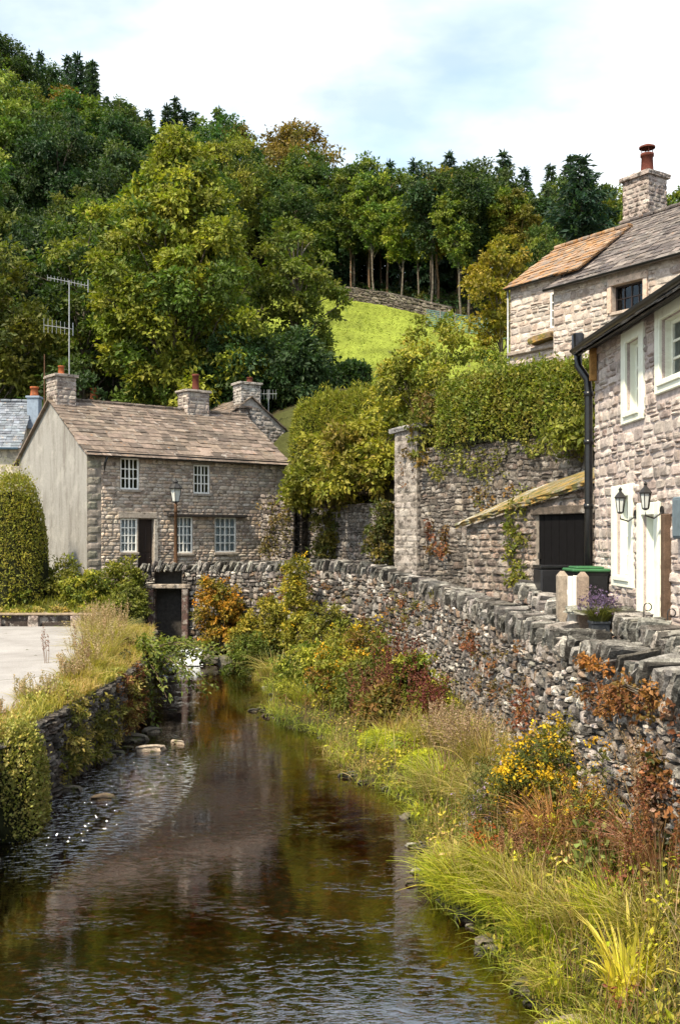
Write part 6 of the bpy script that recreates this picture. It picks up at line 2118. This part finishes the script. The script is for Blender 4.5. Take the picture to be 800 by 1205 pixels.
# ------------------------------------------------------------------ bank plants
def bp_(px, Y, dz=0.0):
    x = (px - 400) / F * Y
    return np.array([x, Y, float(G(x, Y)) + dz])


LIME = [(0.40, 0.42, 0.03), (0.34, 0.38, 0.026), (0.47, 0.44, 0.04)]
STRAW = [(0.40, 0.29, 0.09), (0.31, 0.23, 0.07), (0.45, 0.34, 0.12), (0.28, 0.25, 0.06)]
YG = [(0.31, 0.30, 0.034), (0.24, 0.25, 0.03), (0.40, 0.36, 0.045), (0.18, 0.195, 0.028)]
GOLD = [(0.52, 0.30, 0.02), (0.46, 0.25, 0.02), (0.58, 0.36, 0.03)]

tussock('flag_iris', 'bright yellow green sword leaved clump at the lower right corner', 'plant', bp_(738, 9.0),   .17, .86, 120, 601, [(0.68, .60, .05), (0.55, .54, .05), (0.74, .64, .09)], .5, .046, (.6, .48, .12))
tussock('flag_iris', 'small yellow green sword leaved clump behind the bright corner clump', 'plant', bp_(716, 10.3), .12, .5, 50, 602, [(0.30, .30, .04), (0.22, .25, .03)], .6, .022, (.4, .33, .1))
for i, (px, Y, r, h, p, lab) in enumerate(((545, 12.9, .32, .5, LIME, 'lime green grass mound at the water edge below the yellow flowers'), (585, 12.4, .4, .55, LIME + YG, 'yellow green grass mound right of the lime one at the water edge'),
                                           (618, 11.7, .35, .6, YG, 'soft green grass tuft beside the dark water at the bend'), (640, 11.0, .4, .5, LIME, 'bright arching grass tuft halfway to the lower corner'),
                                           (690, 10.2, .35, .55, YG + STRAW, 'mixed green and straw tuft among the reddish stalks'), (770, 9.3, .3, .5, YG, 'green grass tuft by the right edge of the bank'),
                                           (520, 16.6, .35, .75, [(0.12, .14, .025), (.15, .16, .03), (.1, .12, .02)], 'dark green drooping tussock leaning over the water'), (560, 15.5, .4, .7, YG + STRAW, 'yellowish tussock behind the drooping dark one'),
                                           (600, 14.2, .4, .8, YG, 'tall green tussock in front of the yellow flowered bush'), (545, 18.5, .35, .8, STRAW, 'straw coloured tussock leaning left from the wall foot'),
                                           (505, 19.5, .35, .8, STRAW + YG, 'straw and green tussock above the lime moss'), (575, 17.0, .4, .95, STRAW, 'tall pinkish straw grass against the river wall'),
                                           (352, 29.5, .5, 1.0, STRAW + YG, 'pale dry grass by the far bend of the bank'), (325, 31.5, .5, .9, STRAW, 'dry straw tuft on the far bank beside the green shrub'),
                                           (660, 9.7, .3, .35, LIME, 'low lime tuft nearest the water in the corner'), (705, 8.9, .3, .3, LIME, 'low mossy lime tuft under the sword leaved clump'))):
    tussock('grass_tussock', lab, 'grass tussock', bp_(px, Y), r, h, 400 if Y < 20 else 300, 610 + i, list(p) + [STRAW[0], YG[3]], .75, .010 if Y < 20 else .018, (.42, .34, .12), 'grass tussocks on the right bank')


for i, (px, Y, r, h, p, lab) in enumerate(((655, 12.4, .3, .7, [(.46, .24, .09), (.36, .17, .07)], 'orange brown dead grass tuft in the middle of the near bank'), (725, 9.9, .28, .5, LIME, 'lime tuft between the sword leaved clumps and the rusty stalks'),
                                           (622, 13.2, .3, .55, [(.40, .20, .08), (.3, .22, .08)], 'reddish brown tuft in front of the golden flowers'), (590, 12.5, .35, .35, LIME, 'low lime cushion of grass right by the water in the middle of the near bank'),
                                           (470, 21.0, .4, .6, [(.42, .28, .10), (.3, .2, .08)], 'rusty straw tuft behind the lime moss mounds'), (775, 10.2, .3, .7, [(.34, .16, .1), (.4, .24, .14)], 'pinkish dead tuft at the right edge under the plumes'))):
    tussock('grass_tussock', lab, 'grass tussock', bp_(px, Y), r, h, 320, 1610 + i, p, .7, .010, None, 'grass tussocks on the right bank')


for i, (px, Y, r, h, p, lab) in enumerate(((462, 20.2, .4, .5, LIME, 'bright lime clump bulging over the water beside the moss'), (520, 17.4, .4, .55, LIME + YG, 'fresh green clump right of the drooping tussock'),
                                           (540, 12.7, .4, .5, LIME, 'fresh lime clump furthest into the water on the near bank'), (560, 12.2, .4, .5, LIME + YG, 'fresh green clump beside the furthest lime one'),
                                           (370, 26.2, .6, .8, YG, 'green sedge clump at the foot of the overhanging bush'), (605, 11.6, .4, .5, LIME, 'lime clump on the edge halfway down the near bank'), (650, 10.5, .4, .45, YG + LIME, 'fresh green clump low on the near bank'))):
    tussock('grass_tussock', lab, 'grass tussock', bp_(px, Y), r, h, 520, 2610 + i, p, .85, .010, None, 'grass tussocks on the right bank')


def moss(name, label, base, rx, ry, h, seed, palette):
    rng = rg(seed); base = np.asarray(base, float)
    t = thing(name, label, 'moss mound', base)
    mb = MB(); n = 2600
    d = rdir(rng, n); d[:, 2] = np.abs(d[:, 2])
    P = d * np.array([rx, ry, h]) * (1 + .12 * lump(d, rng.uniform(0, 6, 6)))[:, None]
    leaf_quads(mb, P, nrm(d + rng.normal(0, .7, (n, 3))), nrm(d + rng.normal(0, .3, (n, 3))), rng.uniform(.03, .07, n), .02, pal(rng, n, palette, .2))
    mb.build('leaves', 'leaf', t)
    cb = MB(); rough_boxes(cb, np.array([[0, 0, h * .2]]), np.array([I3]), np.array([[rx * .8, ry * .8, h * .55]]), np.array([[.1, .12, .02]]), rng, .6, .05)
    cb.build('mound', 'ground', t)
    return t


for i, (px, Y, rx, ry, h, lab) in enumerate(((448, 20.4, .42, .5, .28, 'lime green moss mound furthest out on the water edge'), (478, 19.6, .45, .5, .3, 'bright moss mound in the middle of the water edge row'), (497, 18.4, .35, .4, .22, 'small flat lime moss mound nearer the drooping tussock'), (690, 8.9, .5, .4, .2, 'mossy lime mound at the bottom edge of the picture'))):
    moss('moss_mound', lab, bp_(px, Y, .0), rx, ry, h, 640 + i, LIME)

# flowering bush and companions in the foreground
shrub('ragwort', 'bushy plant topped with masses of golden yellow flowers by the river wall', 'flowering plant', bp_(632, 13.4), .62, .55, 1.05, 651, [(0.13, .14, .03), (.17, .16, .035), (.10, .11, .025)], 110, 60, .06, (.12, .24), .35, flower=GOLD, n_fl=260, fl_size=.034, stems=30)
shrub('ragwort', 'smaller golden flowered plant right of the big one', 'flowering plant', bp_(700, 11.6), .28, .28, 1.0, 652, [(0.13, .13, .03), (.16, .15, .035)], 34, 46, .06, (.1, .18), .35, flower=GOLD, n_fl=50, fl_size=.03, stems=14)
shrub('willowherb', 'grey green bush flecked with lilac flowers in the middle of the bank', 'flowering plant', bp_(590, 13.6), .55, .5, .95, 653, [(0.13, .14, .04), (.16, .15, .045), (.10, .11, .03)], 90, 56, .055, (.12, .22), .3, flower=[(.30, .22, .36), (.36, .28, .4), (.4, .34, .36)], n_fl=90, fl_size=.017, stems=26)
shrub('willowherb', 'low green plant with orange leaves at the foot of the lilac flecked bush', 'flowering plant', bp_(572, 13.0), .3, .3, .5, 654, [(0.16, .17, .03), (.14, .13, .03)], 40, 50, .055, (.1, .18), .4, flower=[(.42, .13, .03), (.36, .10, .03)], n_fl=36, fl_size=.03, stems=12)
shrub('burdock', 'broad pale leaved plant among the seed stalks', 'plant', bp_(706, 11.0), .35, .3, .6, 655, [(0.19, .22, .06), (.23, .25, .07)], 18, 10, .12, (.14, .25), .7, stems=8)
shrub('bramble', 'dark leaved bramble at the right edge below the wall', 'plant', bp_(792, 10.3), .28, .4, 1.1, 656, [(0.05, .06, .02), (.08, .08, .02), (.1, .06, .03)], 46, 40, .075, (.12, .22), .7, stems=10)
for i, (px, Y, n, h, p, lab) in enumerate(((700, 10.9, 9, 1.15, RUST, 'row of tall rusty dock stalks in front of the river wall'), (745, 10.0, 8, 1.2, RUST + [(.3, .18, .12)], 'tall rusty dock stalks near the right edge of the bank'), (665, 11.5, 7, .85, RUST, 'shorter rusty stalks left of the tall dock'),
                                           (782, 9.6, 6, 1.0, RUST, 'dark red stalks at the right edge beside the bramble'), (610, 12.2, 12, .6, [(.3, .16, .08), (.24, .12, .06)], 'thin reddish seed stalks above the lime grass'), (640, 14.5, 14, 1.0, [(.3, .2, .12), (.26, .16, .09)], 'pale brown seed stalks behind the golden flowers'))):
    stalks('dock_plant', lab, 'plant', bp_(px, Y), .28, h, n, 660 + i, (.2, .10, .045), p, lump_r=.03, hd_leaf=.026, dens=130, group='rusty seed stalks on the right bank')
for i, (px, Y, r, h, n, lab) in enumerate(((780, 10.6, .3, 1.25, 46, 'soft pink plumed grass against the wall at the right edge'), (545, 17.5, .35, 1.1, 40, 'pinkish plumed grass leaning before the river wall'), (520, 18.8, .3, .9, 34, 'thin pink plumed grass above the drooping tussock'))):
    stalks('plume_grass', lab, 'grass', bp_(px, Y), r, h, n, 670 + i, (.30, .22, .12), [(.36, .23, .17), (.30, .18, .13), (.4, .28, .2)], .5, .035, None, 'plumed grasses on the right bank', .22, .03, 70)

# mid bank mass
MIX1 = [(0.18, .19, .026), (0.24, .225, .03), (0.13, .155, .024), (0.29, .26, .036)]
mid = [(372, 27.5, .95, .8, 1.5, MIX1, 'green leafy bush overhanging the far water edge', None), (405, 25.0, .9, .8, 1.55, MIX1 + [(.2, .12, .03)], 'leafy bush with golden flowers in the middle of the far bank', GOLD),
       (440, 24.0, .8, .7, 1.4, [(0.11, .12, .02), (0.15, .14, .025)], 'dark green bush beside the red stalks', None), (490, 23.0, .55, .5, 1.2, MIX1, 'yellow green bush right of the red stalks against the wall', None),
       (420, 28.5, .9, .7, 1.9, MIX1 + [(.16, .1, .03)], 'tall bush against the bend of the river wall', GOLD), (388, 31.5, .9, .8, 1.8, [(0.16, .15, .03), (0.2, .17, .03), (.13, .12, .025)], 'olive bush below the bend of the river wall', None),
       (298, 33.3, .85, .8, 1.5, [(0.10, .13, .022), (0.13, .15, .025), (0.08, .10, .018)], 'dense green bush at the far end of the right bank', None), (455, 21.8, .45, .45, .9, [(.15, .13, .03), (.2, .16, .03), (.18, .09, .03)], 'low bush with reddish leaves above the moss', None)]
for i, (px, Y, rx, ry, h, p, lab, fl) in enumerate(mid):
    shrub('bank_bush', lab, 'bush', bp_(px, Y), rx, ry, h * 1.0, 680 + i, p, 80, 75, .10, (.2, .38), .5, flower=fl, n_fl=40 if fl else 0, fl_size=.06, group='bushes on the right bank', stems=16)
for i, (px, Y, n, h, lab) in enumerate(((470, 23.0, 34, 1.7, 'cluster of dark red willowherb stalks in the middle of the bank'), (440, 22.5, 22, 1.3, 'shorter dark red stalks left of the main cluster'), (505, 21.5, 16, 1.2, 'thin red stalks before the right part of the wall'))):
    stalks('red_willowherb', lab, 'plant', bp_(px, Y), .5, h, n, 700 + i, (.16, .04, .035), [(.16, .05, .035), (.12, .04, .03), (.2, .09, .04)], .7, .06, None, 'dark red stalks on the right bank', .1, .05, 90)
shrub('goldenrod', 'tall bright yellow green plant rising above the far river wall', 'flowering plant', (-1.35, 32.9, .9), .55, .45, 2.75, 710, [(0.28, .24, .03), (0.33, .27, .035), (0.2, .19, .03)], 70, 80, .11, (.2, .35), .5, flower=GOLD, n_fl=16, fl_size=.05)
shrub('goldenrod', 'yellow green plant leaning over the wall below the tall one', 'flowering plant', (-2.2, 33.9, .6), .6, .5, 1.7, 711, [(0.25, .22, .03), (0.2, .19, .03)], 56, 70, .11, (.2, .35), .5)
shrub('orange_bush', 'orange and yellow bush right of the dark culvert', 'bush', (-4.15, 36.3, .6), .95, .6, 2.4, 712, [(0.30, .20, .025), (0.36, .20, .02), (0.24, .2, .03), (.16, .15, .025)], 80, 80, .12, (.22, .4), .5, flower=[(.5, .2, .02)], n_fl=26, fl_size=.07)
shrub('orange_bush', 'golden bush on the far bank behind the dense green one', 'bush', (-3.0, 35.6, .4), .7, .6, 1.6, 713, [(0.28, .22, .03), (.2, .18, .03)], 56, 70, .11, (.2, .36), .5)

# left side: below the gable and around the terrace
left_b = [((-7.75, 36.4), .7, .6, 1.5, [(0.19, .18, .025), (0.14, .15, .022)], 'yellow green bush below the corner of the rendered gable'), ((-8.7, 35.6), .8, .6, 1.2, MIX1, 'leafy bush before the rendered gable foot'),
          ((-9.9, 36.2), .9, .7, 1.5, [(0.16, .165, .025), (.2, .19, .03)], 'bright bush under the pale gable wall'), ((-11.2, 35.6), .8, .6, .8, MIX1, 'low leafy bush beside the clipped evergreen'),
          ((-7.2, 34.6), .6, .5, 1.0, [(0.15, .16, .025), (.11, .12, .02)], 'small bush left of the culvert cheek'), ((-12.3, 36.3), .8, .6, 1.0, YG, 'bush at the left edge behind the raised bed')]
for i, ((x, y), rx, ry, h, p, lab) in enumerate(left_b):
    shrub('garden_bush', lab, 'bush', (x, y, float(G(x, y)) - .05), rx, ry, h, 720 + i, p, 60, 70, .11, (.2, .36), .55, group='bushes below the cottage gable', stems=12)
# clipped evergreen
cg = hedge('clipped_evergreen', 'tall clipped dome shaped evergreen bush at the left edge', [(-12.7, 35.9), (-10.35, 35.9)], 2.3, 2.1, 6.7, 730, [(0.24, 0.23, 0.034), (0.19, 0.19, 0.03), (0.30, 0.27, 0.042)], 16000, .09, .68, aspect=.45, lumps=.06, ek=.1, cat='bush')
# bed flowers above the plank
for i, x in enumerate((-13.5, -12.4, -11.0, -10.3, -9.4, -8.5)):
    shrub('bedding_plant', 'low yellowish plant growing above the plank of the raised bed', 'plant', (x, 34.0, 1.85), .4, .22, .32, 735 + i, YG + STRAW, 26, 36, .07, (.08, .16), .5, stems=6, group='low plants in the raised bed')
# overhanging mounds on the left wall
DOME = [(0.26, .26, .055), (0.34, .32, .075), (0.44, .39, .13), (0.17, .18, .035)]
for i, (px, Y, ln, w, z1, n, lab) in enumerate(((10, 15.6, 1.5, 1.1, 1.6, 11000, 'clipped dome shaped bush over the left river wall nearest the camera'), (42, 18.2, 1.25, .95, 1.55, 8000, 'second clipped dome bush on the left river wall'), (66, 20.2, .9, .8, 1.5, 5000, 'smallest clipped dome bush on the left river wall'))):
    x = (px - 400) / F * Y
    hedge('dome_bush', lab, [(x, Y - ln / 2), (x, Y + ln / 2)], w, -.05, z1, 745 + i, DOME, n, .055, .75, lumps=.1, cat='bush', ek=.3)['group'] = 'bushes hanging over the left wall'
shrub('hanging_bush', 'dry tangled bush on the left wall behind the smallest dome', 'bush', ((82 - 400) / F * 21.4, 21.4, .2), .3, .5, 1.3, 749, [(0.2, .17, .06), (0.15, .14, .04), (0.26, .2, .08)], 110, 60, .06, (.12, .24), .5, group='bushes hanging over the left wall', stems=12)
for i, (y, p, lab) in enumerate(((18.6, STRAW + OLIVE, 'dry brown tangle hanging over the left wall'), (20.3, OLIVE, 'olive growth hanging over the left wall before the pale rock'),
                               (22.2, STRAW + RUST, 'dry reddish brambles hanging over the left wall beyond the rock'), (23.6, OLIVE + RUST, 'dark dry growth at the far end of the left wall'))):
    x = float(np.interp(y, YL, XLv))
    shrub('hanging_plant', lab, 'plant', (x + .02, y, .2), .26, .9, 1.32, 850 + i, p, 80, 60, .07, (.12, .24), .45, group='plants hanging over the left wall', stems=10)
for i, (x, y, lab) in enumerate(((-5.1, 24.6, 'dark tangled bush at the foot of the straw grass by the water'), (-5.5, 27.5, 'dark bush below the leafy branch on the left bank'), (-5.9, 30.5, 'brownish bush on the left bank before the weir'))):
    shrub('bank_bush', lab, 'bush', (x, y, .25), .45, .9, 1.35, 752 + i, [(0.07, .065, .02), (0.1, .085, .025), (0.13, .12, .025), (.15, .1, .04)], 80, 70, .09, (.18, .32), .5, group='bushes on the left bank')
# leafy branch over the water
bs = thing('leafy_shrub', 'green leafy shrub reaching its branches out over the water before the weir', 'shrub', (-5.3, 26.6, 1.2))
rng = rg(760); sb, lb = MB(), MB()
for i in range(26):
    tip = np.array([rng.uniform(-4.9, -3.1), rng.uniform(23.6, 28.4), rng.uniform(.1, 1.75)])
    a = np.array([-5.3, 26.6, 1.2]); n = 7; t = np.linspace(0, 1, n)[:, None]
    P = a + (tip - a) * t + Z3 * (np.sin(t * PI) * .35)
    tube(sb, P, np.linspace(.022, .006, n), 5, (.09, .065, .045), cap=False)
    m_ = 70; tt = rng.uniform(.25, 1.03, m_)
    pos = np.stack([np.interp(tt, t[:, 0], P[:, j]) for j in range(3)], 1) + rng.normal(0, .07, (m_, 3))
    leaf_quads(lb, pos, nrm(rng.normal(0, .6, (m_, 3)) + (tip - a) * .4), nrm(rng.normal(0, .3, (m_, 3)) + Z3), rng.uniform(.10, .2, m_), rng.uniform(.06, .10, m_), pal(rng, m_, [(0.11, .15, .03), (0.15, .19, .04), (0.19, .2, .04)], .15))
part(sb, 'branches', 'bark', bs); part(lb, 'leaves', 'leaf', bs)
# straw grass on the left bank
for i, (x, y, r, h, lab) in enumerate(((-6.35, 27.5, .5, 1.5, 'tall straw coloured grass at the corner of the terrace'), (-6.0, 25.2, .45, 1.2, 'straw grass on the bank right of the paving'), (-6.8, 29.5, .5, 1.4, 'tall straw grass nearer the raised bed'), (-5.7, 23.0, .4, .9, 'short straw grass above the left wall'),
                                    (-7.6, 32.0, .5, 1.1, 'straw tuft at the end of the raised bed'), (-5.5, 21.2, .35, .7, 'yellow grass tuft on the left wall top'), (-5.6, 18.8, .35, .6, 'yellow grass tuft between the hanging bushes'), (-5.7, 16.6, .35, .5, 'pale grass tuft behind the nearest hanging bush'))):
    stalks('straw_grass', lab, 'grass', (x, y, float(G(x, y))), r, h * .82, 44, 770 + i, (.36, .28, .12), [(.42, .33, .2), (.36, .26, .15), (.40, .27, .18)], .4, .03, None, 'straw grasses on the left bank', .2, .03, 40)
    tussock('grass_tussock', lab.replace('straw', 'green based straw').replace('yellow grass', 'green and yellow grass').replace('pale grass', 'pale green grass'), 'grass tussock', (x, y, float(G(x, y))), r, h * .65, 420, 780 + i, YG + STRAW, .7, .014, (.4, .3, .12), 'grass tussocks on the left bank')
for i, (px, Y, lab) in enumerate(((57, 24.0, 'thin brown weed stalk standing alone before the paving'), (98, 23.0, 'thin weed stalks beside the straw grass'))):
    x = (px - 400) / F * Y
    stalks('weed', lab, 'weed', (x, Y, 1.45), .12, 1.0, 4, 790 + i, (.22, .13, .08), [(.24, .13, .09)], .5, .03, None, 'thin weeds by the terrace', .08, .03, 40)

# ------------------------------------------------------------------ ground cover nobody could count
def cover(name, label, pts, h, n, seed, palette, width=.012, droop=.7, segs=3):
    rng = rg(seed)
    P = pts(rng, n); mb = MB()
    nn = len(P)
    ph = np.sin(P[:, 0] * 1.9 + 1) + np.sin(P[:, 1] * 1.3 + P[:, 0]) + rng.normal(0, .5, nn)
    pc = np.asarray(palette); idx = np.clip(((ph + 2.6) / 5.2 * len(pc)).astype(int), 0, len(pc) - 1)
    cols = np.clip(pc[idx] * rng.uniform(.7, 1.3, (nn, 1)) * rng.uniform(.92, 1.08, (nn, 3)), 0, 1)
    blades(mb, P, h * rng.uniform(.4, 1.3, nn), None, width * rng.uniform(.6, 1.5, nn), cols, rng, segs, droop)
    return tag(mb.build(name, 'blade'), label, 'grass', kind='stuff')


def pts_right(rng, n):
    y = rng.uniform(7.5, 36, n) ** 1.0; y = 7.5 + (y - 7.5) * rng.random(n) ** .6
    xr = np.interp(y, YR, XRv); xw = np.interp(y, YW, XWv)
    x = xr + (xw - xr) * rng.uniform(.0, 1, n)
    return np.stack([x, y, G(x, y) - .03], 1)


cover('bank_grass', 'mixed green and straw grass covering the right bank', pts_right, .22, 20000, 801, [(0.11, .14, .022), (0.22, .26, .028), (0.34, .37, .035), (0.17, .19, .03), (0.40, .30, .09), (0.28, .31, .04)], .008)


cb_ = MB(); rng = rg(806); P = pts_right(rng, 900); P = P + np.stack([0 * P[:, 0], 0 * P[:, 0], rng.uniform(.03, .3, 900)], 1)
leaf_clumps(cb_, P, rng.uniform(.08, .2, 900), 26, .06, YG + MIX1 + OLIVE + STRAW + LIME + RUST[:1], rng, aspect=.5)
tag(cb_.build('bank_weeds', 'leaf'), 'small leafy weeds filling the gaps between the plants on the right bank', 'weeds', kind='stuff')


cover('dry_stems', 'thin dry stems standing among the plants of the right bank', pts_right, .75, 2600, 808, [(.30, .2, .1), (.22, .13, .06), (.36, .27, .14), (.2, .19, .05)], .006, .35)


def pts_left(rng, n):
    y = rng.uniform(13, 33.5, n)
    xl = np.interp(y, YL, XLv); xp = np.interp(y, [12, 15.6, 19.5, 26, 31, 33.6], [-5.8, -5.6, -5.4, -6.2, -7.3, -7.85])
    x = xl + (xp - xl) * rng.beta(1, 1, n) * 1.12
    return np.stack([x, y, G(np.minimum(x, xl - .32), y) - .03], 1)


cover('terrace_grass', 'yellow and straw grass along the edge of the paved terrace', pts_left, .30, 9000, 802, [(0.20, .20, .03), (0.34, .30, .05), (0.44, .31, .11), (0.28, .26, .04), (0.48, .36, .17)], .012)


def pts_slope(rng, n):
    x = rng.uniform(-16, -7, n); y = rng.uniform(34.2, 37.2, n)
    return np.stack([x, y, G(x, y) - .03], 1)


cover('slope_grass', 'rough grass on the slope below the cottage gable', pts_slope, .4, 7000, 803, [(0.16, .17, .03), (0.22, .21, .035), (0.12, .13, .025), (0.28, .22, .07)], .02)


def pts_mead(rng, n):
    x = rng.uniform(-5, 14, n); y = rng.uniform(50, 92, n)
    ok = (y < 91 - (x + .4) * 1.57)
    x, y = x[ok], y[ok]
    return np.stack([x, y, G(x, y) - .05], 1)


cover('meadow_grass', 'bright sunlit short grass of the hillside meadow', pts_mead, .13, 42000, 804, [(0.15, .19, .026), (0.19, .215, .03), (0.13, .165, .024), (0.23, .22, .045)], .06, 1.0, 2)

# rocks along the water
rng = rg(820)
rk = [(-3.95, 21.3, .2, 'flat pale rock in the riffle by the left wall'), (-3.5, 22.0, .13, 'small pale rock at the head of the left riffle'), (1.35, 19.0, .2, None), (1.05, 19.8, .22, None), (1.45, 16.9, .25, None), (1.25, 16.2, .2, None), (1.55, 12.8, .16, None), (1.75, 11.2, .18, None), (1.95, 10.2, .2, None), (2.2, 9.2, .22, 'pale rock at the water edge in the lower right corner'),
      (2.55, 8.75, .2, 'pinkish flat rock under the sword leaved clump'), (-4.6, 22.6, .25, None), (-4.8, 20.5, .22, None), (-4.3, 23.4, .2, None), (.3, 21.0, .2, None), (-4.75, 18.0, .2, None)]
for x, y, s, lab in rk:
    mb = MB()
    rough_boxes(mb, np.array([[x, y, .0 if lab is None else .03]]), np.array([np.stack([nrm([1, rng.normal(0, .4), 0]), nrm([-rng.normal(0, .3), 1, 0]), [0, 0, 1]])]), np.array([[s * rng.uniform(.9, 1.5), s * rng.uniform(.6, 1), s * .42]]),
                np.array([(0.13, .11, .085) if lab is None else (.38, .31, .24)]), rng, .85, .07)
    o = part(mb, 'rock', 'rock', None, True)
    tag(o, lab or 'dark wet rock lying at the edge of the water', 'rock', 'rocks at the water edge')

rng = rg(830); n = 130
y = 8 + 28 * rng.random(n) ** 1.6; lf_ = rng.random(n) < .3
x = np.where(lf_, np.interp(y, YL, XLv) + .05 + np.abs(rng.normal(0, .35, n)), np.interp(y, YR, XRv) + rng.normal(-.05, .13, n))
sz = rng.lognormal(-3.1, .6, n)
mb = MB(); rough_boxes(mb, np.stack([x, y, np.where(lf_, -.02, .01) + 0 * x], 1), np.tile(I3, (n, 1, 1)), np.stack([sz * 1.3, sz, sz * .55], 1), pal(rng, n, [(.06, .055, .045), (.10, .09, .07), (.04, .036, .03), (.2, .18, .15), (.08, .06, .04)], .15), rng, .8, .09, lo=True)
tag(mb.build('pebbles', 'rock', None, True), 'wet pebbles and small stones along the edges of the river', 'pebbles', kind='stuff')


def pts_edge(rng, n):
    y = 8 + 27 * rng.random(n) ** 1.5
    x = np.interp(y, YR, XRv) + rng.normal(.06, .12, n)
    return np.stack([x, y, np.maximum(G(x, y), -.02) - .02], 1)


cover('edge_grass', 'arching green and straw grass fringing the right edge of the water', pts_edge, .30, 7000, 809, [(0.09, .11, .02), (0.20, .22, .03), (0.36, .36, .04), (0.16, .16, .03), (0.34, .24, .09), (0.30, .31, .04)], .009, 1.0)

# ------------------------------------------------------------------ camera, sun, sky
cam = bpy.data.cameras.new('camera')
cam.sensor_fit = 'VERTICAL'; cam.sensor_height = 36.0; cam.lens = 36.0 * 1200 / 1205
cam.shift_y = (630 - 602.5) / 1205
cam.clip_start = .1; cam.clip_end = 2000
co = bpy.data.objects.new('camera', cam); COL.objects.link(co)
co.location = (0, 0, EYE); co.rotation_euler = (R(90), 0, 0)
SC.camera = co

SUN_DIR = nrm(np.array([-.36, -.47, .80]))
sun = bpy.data.lights.new('sun', 'SUN'); sun.energy = 4.8; sun.angle = R(3.0); sun.color = (1.0, .88, .68)
so = bpy.data.objects.new('sun', sun); COL.objects.link(so)
from mathutils import Vector
so.rotation_euler = Vector(SUN_DIR).to_track_quat('Z', 'Y').to_euler()
so.location = (-30, -20, 60)

W = bpy.data.worlds.new('World'); SC.world = W; W.use_nodes = True
nt = W.node_tree
for n in list(nt.nodes): nt.nodes.remove(n)
out = N(nt, 'ShaderNodeOutputWorld')
bg = N(nt, 'ShaderNodeBackground'); bg.inputs['Strength'].default_value = .149
sky = N(nt, 'ShaderNodeTexSky'); sky.sky_type = 'NISHITA'; sky.sun_disc = False
sky.sun_elevation = math.asin(SUN_DIR[2]); sky.sun_rotation = math.atan2(SUN_DIR[0], SUN_DIR[1])
sky.altitude = 150; sky.air_density = 1.0; sky.dust_density = 1.2
tc = N(nt, 'ShaderNodeTexCoord').outputs['Generated']
sep = N(nt, 'ShaderNodeSeparateXYZ'); L(nt, tc, sep.inputs[0])
zz = N(nt, 'ShaderNodeMath', operation='MAXIMUM'); L(nt, sep.outputs[2], zz.inputs[0]); zz.inputs[1].default_value = .02
za = N(nt, 'ShaderNodeMath', operation='ADD'); L(nt, zz.outputs[0], za.inputs[0]); za.inputs[1].default_value = .22
dx = N(nt, 'ShaderNodeMath', operation='DIVIDE'); L(nt, sep.outputs[0], dx.inputs[0]); L(nt, za.outputs[0], dx.inputs[1])
dy = N(nt, 'ShaderNodeMath', operation='DIVIDE'); L(nt, sep.outputs[1], dy.inputs[0]); L(nt, za.outputs[0], dy.inputs[1])
cb = N(nt, 'ShaderNodeCombineXYZ'); L(nt, dx.outputs[0], cb.inputs[0]); L(nt, dy.outputs[0], cb.inputs[1])
mpn = N(nt, 'ShaderNodeMapping'); L(nt, cb.outputs[0], mpn.inputs[0]); mpn.inputs['Location'].default_value = (0.35, 0.2, 0)
mpn.inputs['Scale'].default_value = (1.0, 1.2, 1)
cf = noise(nt, mpn.outputs[0], 1.5, 5, .52, .25)
cm = ramp(nt, cf, [(.28, (.12,) * 3), (.66, (1, 1, 1))])
cs = noise(nt, mpn.outputs[0], 3.2, 5, .55)
cc = ramp(nt, cs, [(.34, (3.7, 4.1, 4.4)), (.62, (6.4, 6.5, 6.6))])
skyb = mixc(nt, 1.0, sky.outputs[0], (1.3, 1.36, 1.24), 'MULTIPLY')
skyc = mixc(nt, cm, skyb, cc)
L(nt, skyc, bg.inputs[0]); L(nt, bg.outputs[0], out.inputs[0])

SC.view_settings.view_transform = 'Standard'
SC.view_settings.look = 'None'
SC.view_settings.exposure = 0.78
SC.view_settings.gamma = 1.0
SC.view_settings.use_curve_mapping = False
SC.cycles.use_denoising = True
SC.cycles.max_bounces = 8
SC.cycles.diffuse_bounces = 3
SC.cycles.glossy_bounces = 3
SC.cycles.transmission_bounces = 4
SC.cycles.transparent_max_bounces = 8
SC.cycles.caustics_reflective = False
SC.cycles.caustics_refractive = False
SC.cycles.use_adaptive_sampling = True
SC.cycles.adaptive_threshold = 0.02
